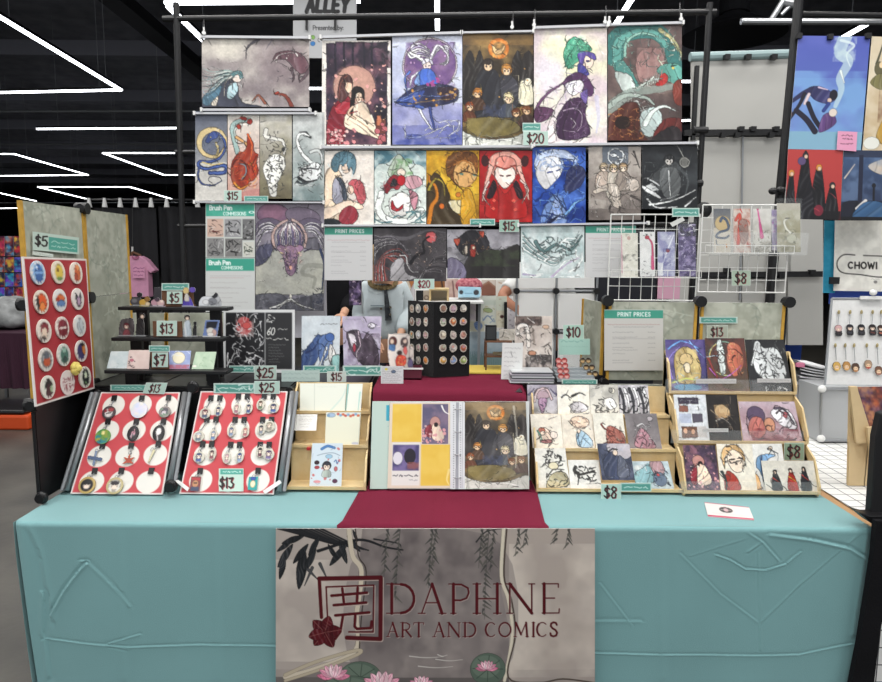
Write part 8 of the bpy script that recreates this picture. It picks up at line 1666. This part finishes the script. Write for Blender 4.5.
# collar, front opening with dark patterned shirt, buttons
pA = lambda x, y, d=0: A(*zf.P(x, y), D - .155 + d)
M().prism([pA(375,170),(pA(400,172)), pA(440,430), pA(385,432)],(0,.03,0)).build('shirt_front', mat('dark patterned shirt','3f4448',.8,0,0,40,0,60,'1c1f24'), t)
g = M()
for i in range(14):
 an = PI * i / 13; c0 = pA(330 + 0,140,.0); x_ = 365 + 112 * math.cos(PI - an); y_ = 100 + 52 * math.sin(an); g.ball(pA(x_, y_, .02),.015,.02,.018,8,6)
g.build('fleece_collar', mat('tan fleece','a8946c',.9,0,.4,50,.6,80), t)
for (x_, y_) in ((430,318),(428,380),(350,330)): M().cyl(pA(x_, y_, -.012), pA(x_, y_, .02),.008,10).build('button', mat('brass stud','6a6458',.4,.6), t)
M().prism([pA(260,300), pA(372,300), pA(372,308), pA(260,308)],(0,.012,0)).build('chest_seam', mat('denim seam','7e8d94',.85), t)
D = 4.85
xk = A(338,300, D).x
person('person in black clothes beside the denim jacket, only the side and forearm showing', xk, D, 1.72, BLKC, DRK, HD, SKIN, .1, None, (A(350,300, D - .06), A(344,313, D - .25)),.9,.15,.12)
a = Z(340,270,8.525).art(75,90,185,260,'4a4058').n('a890c0',.8,30,3).n('1c1a20',.7,26,5).scr(8,'d0b8c8',80,95,180,255,8,3); zq = Z(340,270,8.525)
sheet('printed_bag', zq.q(78,90,182,300,4.15), a, .03, None, CLOTHP, label='violet and black printed bag between the two people', cat='bag')
D = 4.6; z = Z(460,275,5.93)
xp = A(540,300, D).x
person('person in a white short-sleeved top with a bent bare arm, mostly behind the prints', xp, D, 1.68, mat('white jersey','cfd0ce',.85), DRK, HD, SKIN2,.1,(A(500.5,297, D - .1), A(517,309, D - .16)), None, .0,.17,.1)
# ================================================================== neighbouring stand on the right
D = 3.3; z = Z(690,0,4.26); NGp = 'posters of the right neighbouring stand'
a = z.art(450,152,768,640,'4f5fae','6f9cc0').n('7080c8',.6,120,1).r(430,150,768,330,'4a50a4',.5).r(430,560,768,640,'86b4bc',.7).n('7aa6d4',.7,90,4,.5,3,(430,300,768,560))
a.s([(660,150),(640,220),(680,260),(650,330),(660,380),(640,450)],'b8cfd4',60,18,.75).s([(640,170),(700,190),(670,230),(690,280)],'d6e2e2',12,4,.8).s([(650,300),(670,350)],'dfe8e6',12,5).n('c8dada',.6,24,8,.5,3,(610,155,710,260))
a.p([(515,375),(560,365),(620,390),(640,420),(600,440),(540,420)],'2f2f5c').e(628,402,18,22,'1c1a24').s([(520,385),(490,400),(450,430)],'2c2c50',26,16).s([(500,400),(480,450),(430,530)],'1f1d2c',18,12).s([(520,400),(505,440)],'d8c4c8',14).s([(470,470),(520,510),(560,560)],'221f30',22,26).s([(520,440),(550,500),(580,540)],'1e1c2c',20).s([(560,370),(600,380)],'c9b4c8',8,4).p([(590,490),(630,480),(650,520),(610,555),(575,560)],'5c3f74').e(632,478,18,18,'d8ccc0').e(612,425,10,10,'d4b8a8').s([(440,440),(450,490)],'6a3a34',12,10).s([(590,470),(610,440)],'2f3f80',16)
far2 = lambda z_, q_, a_, lb, d=0, nm='art_poster', m=PHOTO: sheet(nm, [A(*z_.P(x, y), D + d) for x, y in q_], a_, .002, None, m, label=lb, cat='poster' if 'poster' in nm else 'tag', group=NGp)
far2(z, ((462,152),(768,155),(728,640),(418,636)), a, 'blue poster of a couple falling through clouds, right neighbouring stand')
a = z.art(735,155,900,642,'cfc2a8','b8a07c').n('dfd6c0',.6,60,2); a.s([(770,270),(790,210),(800,170)],'4a4a38',12,4).e(785,290,24,30,'5f5a40').e(795,275,12,14,'e0c8a0').p([(745,350),(790,310),(830,340),(800,380)],'6f6a44').n('7a5a44',.7,40,5,.5,3,(790,380,900,520)).p([(790,600),(818,500),(860,500),(900,620)],'b08a3c').e(770,610,34,28,'dcdcd4')
far2(z, ((775,155),(905,158),(905,642),(735,640)), a, 'beige poster of an olive-robed figure, cut off by the right picture edge')
a = z.art(420,636,655,940,'b8403c').n('c04a40',.5,60,1); z5 = Z(690,150,4.26)
a = z5.art(418,0,655,300,'b0403e','a83a3a')
for x, h, w in ((438,90,22),(495,15,34),(555,65,34),(615,140,30)): a.p([(x - w * .4, h + 22),(x + w * .4, h + 22),(x + w, 300),(x - w, 300)],'1b1a1e').e(x, h + 12,13,15,('2a2a30','4a4a58','d08a3c','20202a')[(x // 30) % 4]).e(x + 2, h + 16,8,9,'d8b8a0')
a.e(480,50,18,18,'5a4a70').r(418,262,655,300,'1a191c',.9).e(560,260,20,24,'8a2a3c',0,.8).scr(6,'c04a50',430,150,640,280,4,3,.7).p([(470,300),(480,120),(520,120),(540,300)],'1c1b20')
far2(z5,((418,-4),(652,0),(640,298),(404,294)), a, 'red poster of four figures in black, below the blue poster')
a = z5.art(650,0,900,300,'3f5578','242a40').r(650,0,900,30,'2a3044',.8).p([(760,60),(900,20),(900,110),(800,100)],'b4a89a').n('6f86a8',.6,50,3,.5,3,(650,30,820,220)).p([(650,300),(650,240),(700,215),(900,230),(900,300)],'20222e').r(718,20,736,220,'22263a').s([(715,250),(750,215)],'d8d4d0',14).e(782,150,8,10,'1c1c22').s([(782,160),(782,225)],'1c1c22',9).p([(740,225),(820,225),(850,300),(700,300)],'3a5f88').s([(660,120),(700,60)],'c8bcb0',6,3).r(650,285,900,300,'18181c')
far2(z5,((655,0),(905,4),(905,300),(640,298)), a, 'dark blue night-scene poster right of the red poster')
a = z.art(627,560,712,642,'d897b4', dens=1.8).gib(645,578,690,8,'4a2a38',1).gib(650,592,692,8,'4a2a38',3).gib(642,612,695,8,'4a2a38',5)
sheet('sticky_note',[A(*z.P(x, y), D - .01) for x, y in ((630,558),(713,562),(708,645),(625,638))], a, .001, None, PAPER, label='pink sticky note on the blue falling couple poster', cat='note')
# its frame poles and clamps
t = T('poster_stand','leaning black pole frame carrying the neighbouring posters','frame',(A(780,300, D + .05).x, D + .05,0))
a_, b_ = A(799,0, D + .04), A(783,200, D + .04); d_ = b_ - a_; e_ = b_ + d_ * (-b_.z / d_.z); M().cyl(a_, Vector((e_.x * .97, e_.y, 0)),.022,12).build('pole', BLACK, t)
M().cyl(A(796,14, D + .05), A(900,16, D + .05),.014,8).build('crossbar', BLACK, t); M().cyl(A(785,152, D + .05), A(900,152, D + .05),.01,8).build('crossbar', BLACK, t)
for x, y in ((773,191),(781,190)): p = A(x, y, D); M().ball(p, .022,.02,.018).build('knob', BLKP, t)
for x, y in ((799,36),(868,36),(830,37)): p = A(x, y, D - .005); M().box(p.x - .012, p.x + .012, p.y - .01, p.y + .01, p.z - .012, p.z + .012).build('clip', BLKP, t)
# white logo cloth, blue edge
z = Z(824,210,7.586); D = 3.45
a = z.art(80,80,520,620,'e6e4dc', dens=1.6).n('bdbbb4',.5,60,3); a.s([(235,342),(150,342),(105,390),(112,450),(160,482),(280,492),(400,508),(520,505)],'3a3836',9).s([(300,345),(520,352)],'3a3836',8)
a.t('CHOWI',188,398,46,'2f2d2c',12,.3,0,.78)
a.gib(360,525,420,8,'8a8884',2).e(392,546,14,12,'7a7876')
sheet('logo_cloth',[A(*z.P(x, y), D) for x, y in ((85,80),(520,80),(520,620),(72,612))], a, .003, None, CLOTHP, label='white cloth with a black rounded logo outline and lettering, right edge', cat='cloth')
a = z.art(0,80,95,625,'2f86a4').n('3f97b4',.6,40,3)
sheet('blue_cloth',[A(*z.P(x, y), D + .02) for x, y in ((2,80),(95,82),(82,630),(-8,628))], a, .004, None, CLOTHP, label='turquoise blue cloth strip left of the white logo cloth', cat='cloth')
p = A(*z.P(75,535), D - .01); tag(M().box(p.x - .024, p.x + .024, p.y - .01, p.y + .004, p.z - .018, p.z + .018).build('black_clamp', BLKP),'black clamp at the lower left corner of the logo cloth','clamp')
tag(M().box(A(838,295, D).x, A(900,295, D).x, D + .05, D + .08, A(850,305, D).z, A(850,291, D).z).build('blue_bag', mat('blue cloth','2f4a9c',.8)),'royal blue cloth under the white logo cloth','cloth')
# neighbour table: wooden top edge, white grid cloth
XT = 1.262
t = T('side_table','wooden neighbouring table right of the teal cloth','table',(1.9,2.4,0))
M().box(XT, 3.2,1.84,3.0,.70,.742).build('table_top', mat('tan table edge','b08a62',.6), t)
for x in (XT + .08,3.1):
 for y in (1.95,2.9): M().cyl((x, y, 0),(x, y, .70),.016,8).build('leg', GREYT, t)
def gridmat():
 m = bpy.data.materials.new('white cloth with black grid'); m.use_nodes = True; nt = m.node_tree; b = nt.nodes['Principled BSDF']; tc = nt.nodes.new('ShaderNodeTexCoord')
 br = nt.nodes.new('ShaderNodeTexBrick'); br.offset = 0; br.inputs['Color1'].default_value = br.inputs['Color2'].default_value = (.72,.72,.70,1); br.inputs['Mortar'].default_value = (.06,.06,.065,1)
 br.inputs['Scale'].default_value = 1; br.inputs['Mortar Size'].default_value = .0018; br.inputs['Brick Width'].default_value = .055; br.inputs['Row Height'].default_value = .055; br.inputs['Mortar Smooth'].default_value = .1
 sx = nt.nodes.new('ShaderNodeSeparateXYZ'); ad = nt.nodes.new('ShaderNodeMath'); ad.operation = 'ADD'; cx = nt.nodes.new('ShaderNodeCombineXYZ')
 nt.links.new(tc.outputs['Object'], sx.inputs[0]); nt.links.new(sx.outputs['X'], cx.inputs['X']); nt.links.new(sx.outputs['Y'], ad.inputs[0]); nt.links.new(sx.outputs['Z'], ad.inputs[1]); nt.links.new(ad.outputs[0], cx.inputs['Y'])
 nt.links.new(cx.outputs[0], br.inputs['Vector']); nt.links.new(br.outputs['Color'], b.inputs['Base Color']); b.inputs['Roughness'].default_value = .8; return m
GM = gridmat(); g = M(); x0 = XT + .012
rows = [((x0 + .06,3.0,.746),(3.2,3.0,.746)),((x0 + .02,1.9,.746),(3.2,1.9,.746)),((x0 + .03,1.835,.745),(3.2,1.835,.745)),((x0 + .005,1.828,.735),(3.2,1.828,.735)),((x0 + .0,1.826,.02),(3.2,1.826,.02))]
n = 40; V = []
for k, (p, q) in enumerate(rows): V += [Vector(p).lerp(Vector(q), i / n) + Vector((0,-.006 * math.sin(i * 1.1) * (k == 4),0)) for i in range(n + 1)]
g.add(V, [(r * (n + 1) + i, (r + 1) * (n + 1) + i, (r + 1) * (n + 1) + i + 1, r * (n + 1) + i + 1) for r in range(4) for i in range(n)])
tag(g.build('grid_cloth', GM),'white tablecloth with thin black grid lines on the right neighbouring table','tablecloth')
# black drape and upright at the corner
zc = Z(780,480,3.376); Dd = 1.772
g = M(); L = []
poly = [(318,150),(352,148),(352,420),(338,500),(322,600),(318,780),(225,780),(246,650),(262,560),(282,440),(300,320),(318,200)]
g.prism([A(*zc.P(*p), Dd) for p in [(326,140),(420,140),(360,420),(340,500),(328,600),(316,700),(300,880),(205,880),(240,700),(268,560),(294,400),(316,260)]],(0,.02,0))
o = g.build('black_drape', BLKC); tag(o, 'black cloth hanging at the corner between the teal and the grid tablecloth','drape')
zu = Z(840,380,3.786)
g = M(); g.prism([A(*zu.P(*p),1.83) for p in [(157,128),(300,90),(300,560),(112,530),(118,500),(137,215)]],(0,.03,0))
o = g.build('black_upright_panel', mat('black board','0f0f12',.6), bevel=.004); tag(o, 'tall black upright board at the right picture edge','panel')
p0 = A(*zu.P(75,508),1.84); g = M().prism([A(*zu.P(*p),1.80) for p in [(72,502),(112,515),(240,515),(240,545),(122,545)]],(0,.05,0)); tag(g.build('black_base_plate', BLKP, bevel=.002),'flat black base plate under the black upright board','base plate')
# cube shelf, pegboard with charms, papers, wooden rack
z = Z(780,290,3.248); D = 2.75
t = T('cube_shelf','grey panel cube with white round connectors on the grid cloth','cube shelf',(A(850,470, D).x, D, .747))
gp = mat('pale grey panel','a4a6a8',.5)
def dp(x, y, d=0): return A(*z.P(x, y), D + d)
tl, tr = dp(132,320), dp(330,322); zt_ = tl.z; xl_, xr_ = PT(z.P(128,600)[0], D, .75).x, tr.x + .1
M().prism([(tl.x, D, zt_),(xr_, D, zt_),(xr_, D, .75),(xl_ + .0, D, .75)],(0,.01,0)).build('front_panel', gp, t)
M().prism([(tl.x, D + .01, zt_),(tl.x - .0, D + .17, zt_),(xl_, D + .17,.75),(xl_, D + .01,.75)],(.006,0,0)).build('side_panel', gp, t)
M().box(tl.x, xr_, D, D + .17, zt_, zt_ + .008).build('top_panel', gp, t)
M().cyl((tl.x, D - .006, zt_),(xl_, D - .006,.755),.006,10).build('tube', STEEL, t); M().cyl((tl.x, D - .006, zt_),(xr_, D - .006, zt_),.006,10).build('tube', STEEL, t); M().cyl((xl_, D - .006,.758),(xr_, D - .006,.758),.006,10).build('tube', STEEL, t)
for p in ((tl.x, D - .01, zt_),(xl_, D - .01,.768)): M().ball(p, .017,.014,.016,14,9).build('connector', WHITE, t)
# paper stack
bx0, bx1 = A(795,380,2.95).x, A(824,380,2.95).x; zb = A(800,385,2.95).z
t = T('storage_box','white box behind the right wooden rack carrying the paper stack','box',((bx0 + bx1) / 2,3.0,0)); M().box(A(796,400,2.95).x, A(832,400,2.95).x, 2.95,3.25,.745, zb).build('box_body', mat('grey white carton','b4b4b6',.7), t)
t['label'] = 'pale grey carton behind the right wooden rack carrying the paper stack'; t.location = ((bx0 + bx1) / 2,3.0,.745)
for c in t.children: c.data.transform(Matrix.Translation((0,0,-.745)))
t = T('paper_stack','curling stack of white papers right of the black dragon card','papers',((bx0 + bx1) / 2,3.0, zb))
R = random.Random(5)
for i in range(7):
 g = M(); n = 8; x0 = bx0 + R.uniform(-.01,.02); V = []
 for k in range(n + 1):
  f = k / n; V += [(x0 + (bx1 - x0 + .05) * f, 2.93 + R.uniform(-.01,.01) * 0 + i * .004, zb + .003 + i * .011 + .012 * (1 - f) ** 2 * i * .5),(x0 + (bx1 - x0 + .05) * f, 3.2, zb + .003 + i * .011 + .012 * (1 - f) ** 2 * i * .5)]
 g.add(V + [Vector(v) + Vector((0,0,.006)) for v in V],[(2 * k, 2 * k + 2,2 * k + 3,2 * k + 1) for k in range(n)] + [(2 * n + 2 + 2 * k, 2 * n + 3 + 2 * k, 2 * n + 5 + 2 * k, 2 * n + 4 + 2 * k) for k in range(n)] + [(2 * k, 2 * n + 2 + 2 * k, 2 * n + 4 + 2 * k, 2 * k + 2) for k in range(n)]); g.build('sheaf', mat('white paper','d0d0d2',.7), t)
p = A(805,367,2.9); tag(M().box(p.x - .016, p.x + .016,2.93,2.95, p.z - .006, p.z + .012).build('pink_note', mat('bright pink paper','d07a98',.7)),'tiny bright pink note on top of the white papers','note')
# pegboard
t = T('charm_board','white framed board of hanging head charms at the right edge','display board',(A(860,388,2.8).x, 2.8, zt_ + .008)); Dq = 2.79
qb = [A(*z.P(168,28), Dq + .08), A(*z.P(430,28), Dq + .08), A(*z.P(430,313), Dq), A(*z.P(145,311), Dq)]
M().prism(qb, (0,.008,0)).build('board', mat('white speckled board','cfcfce',.55,0,.06,80), t)
for a_, b_ in ((qb[0], qb[1]),(qb[0], qb[3]),(qb[3], qb[2])): M().cyl(a_, b_, .005,8).build('frame_tube', GREYT, t)
p = A(*z.P(303,8), Dq + .06); M().ball(p, .016,.012,.014).build('hook', WHITE, t); M().box(p.x - .05, p.x + .05, p.y, p.y + .01, p.z - .03, p.z - .016).build('hook_plate', WHITE, t)
CH = [(188,132,'top far left','c8a0a0','3a2c2c',1),(225,130,'top second','25222a','3a3a44',1),(262,130,'top third','1f1d22','3a3a40',1),(298,130,'top fourth','241c1c','6a3a34',1),(326,132,'top rightmost','3a2420','c06a50',1),(182,246,'bottom far left','c09a50','d8b060',0),(214,245,'bottom second','a87c44','c89a5c',0),(243,250,'bottom third','4a3428','a87850',0),(284,240,'bottom fourth','9a8068','a8483c',0),(318,260,'bottom rightmost','6a4a3a','9a6a5c',0)]
nb_ = -((qb[1] - qb[0]).cross(qb[3] - qb[0])).normalized()
for (x, y, nm, hair, cl_, full) in CH:
 c = HIT(*z.P(x, y), qb[0] + nb_ * .006, nb_); hk = HIT(*z.P(x + (3 if full else -2),72 if full else 180), qb[0] + nb_ * .008, nb_)
 a = Art(0,0,20,26,1,1.1,'2a2626'); a.m[:] = 0
 if full: a.p([(4,12),(16,12),(17,24),(3,24)],'17161a', mask=True).e(10,8,8.4,7.6, hair, mask=True).e(10,9.5,5,4.4,'ecd2be').e(10,5,6,3.4, hair).s([(6,18),(14,20)], cl_, 2.4).e(7.8,10,.9,.9,'222').e(12.2,10,.9,.9,'222')
 else: a.e(10,14,9,10, hair, mask=True).e(10,17,5.5,5,'e2c2a0').e(10,22,6,2.4, cl_).e(8,16.5,.9,.9,'222').e(12,16.5,.9,.9,'222')
 t2 = T('head_charm',('full-figure' if full else 'round head') + ' charm on the white board at right, ' + nm.replace('top','upper row').replace('bottom','lower row'),'charm', c, 'charms on the white board')
 rt = Vector((1,0,0)); up = nb_.cross(rt).normalized(); up = up if up.z > 0 else -up; w, h = .019,.026
 sheet('charm_figure',[c - rt * w + up * h + nb_ * .006, c + rt * w + up * h + nb_ * .006, c + rt * w - up * h + nb_ * .006, c - rt * w - up * h + nb_ * .006], a, .006, t2, PHOTO, mask=True)
 M().tube([c + up * .024 + nb_ * .003, hk],.0014,6).build('strap', STEEL, t2); M().ball(hk, .006,.004,.010,8,6).build('clasp', mat('gold clasp','a89a70',.4,.5), t2)
# neighbour's wooden rack with a print
zr = Z(840,380,3.786); D = 2.2
t = T('wooden_stand','beige wooden stepped stand on the grid cloth at the right edge','stand',(A(870,480, D).x, D + .1,.75))
def rp(x, y, d=0): return A(*zr.P(x, y), D + d)
zb_ = .75
WB = mat('beige ply','cfb68c',.6,0,.06,20)
q = [rp(40,25), rp(65,25), rp(110,180), rp(120,340), rp(135,350), rp(160,440)]
b0 = PT(zr.P(32,0)[0], D, zb_); 
M().prism([rp(40,25), rp(66,25), rp(88,110), rp(106,180), rp(108,240),(rp(108,240).x, D, zb_),(b0.x, D, zb_)],(0,.012,0)).build('rear_side', WB, t)
M().prism([rp(38,26,-.02), rp(64,26,-.02), rp(112,180,-.02), rp(108,240,-.02), rp(62,240,-.02)],(0,.01,0)).build('middle_side', WB, t)
M().prism([rp(104,180,-.04), rp(128,178,-.04), rp(190,345,-.04), rp(122,342,-.04)],(0,.01,0)).build('front_side', WB, t)
x_ = rp(108,200).x; M().box(x_, x_ + .4, D + .0, D + .012, zb_, rp(108,240).z).build('back_board', WB, t)
a = zr.art(66,25,230,190,'3a2430').n('c0603c',.8,30,2).n('5a4a80',.7,34,5).n('e0a060',.6,20,8,.6); a.r(115,150,160,172,'c9c4cc').r(100,125,160,145,'5a2a2c')
sheet('colourful_print',[rp(66,26,-.006), rp(230,24,-.006), rp(230,230,-.02), rp(112,230,-.02)], a, .002, None, PHOTO, label='orange and violet crowded print on the beige wooden stand at the right edge', cat='print')
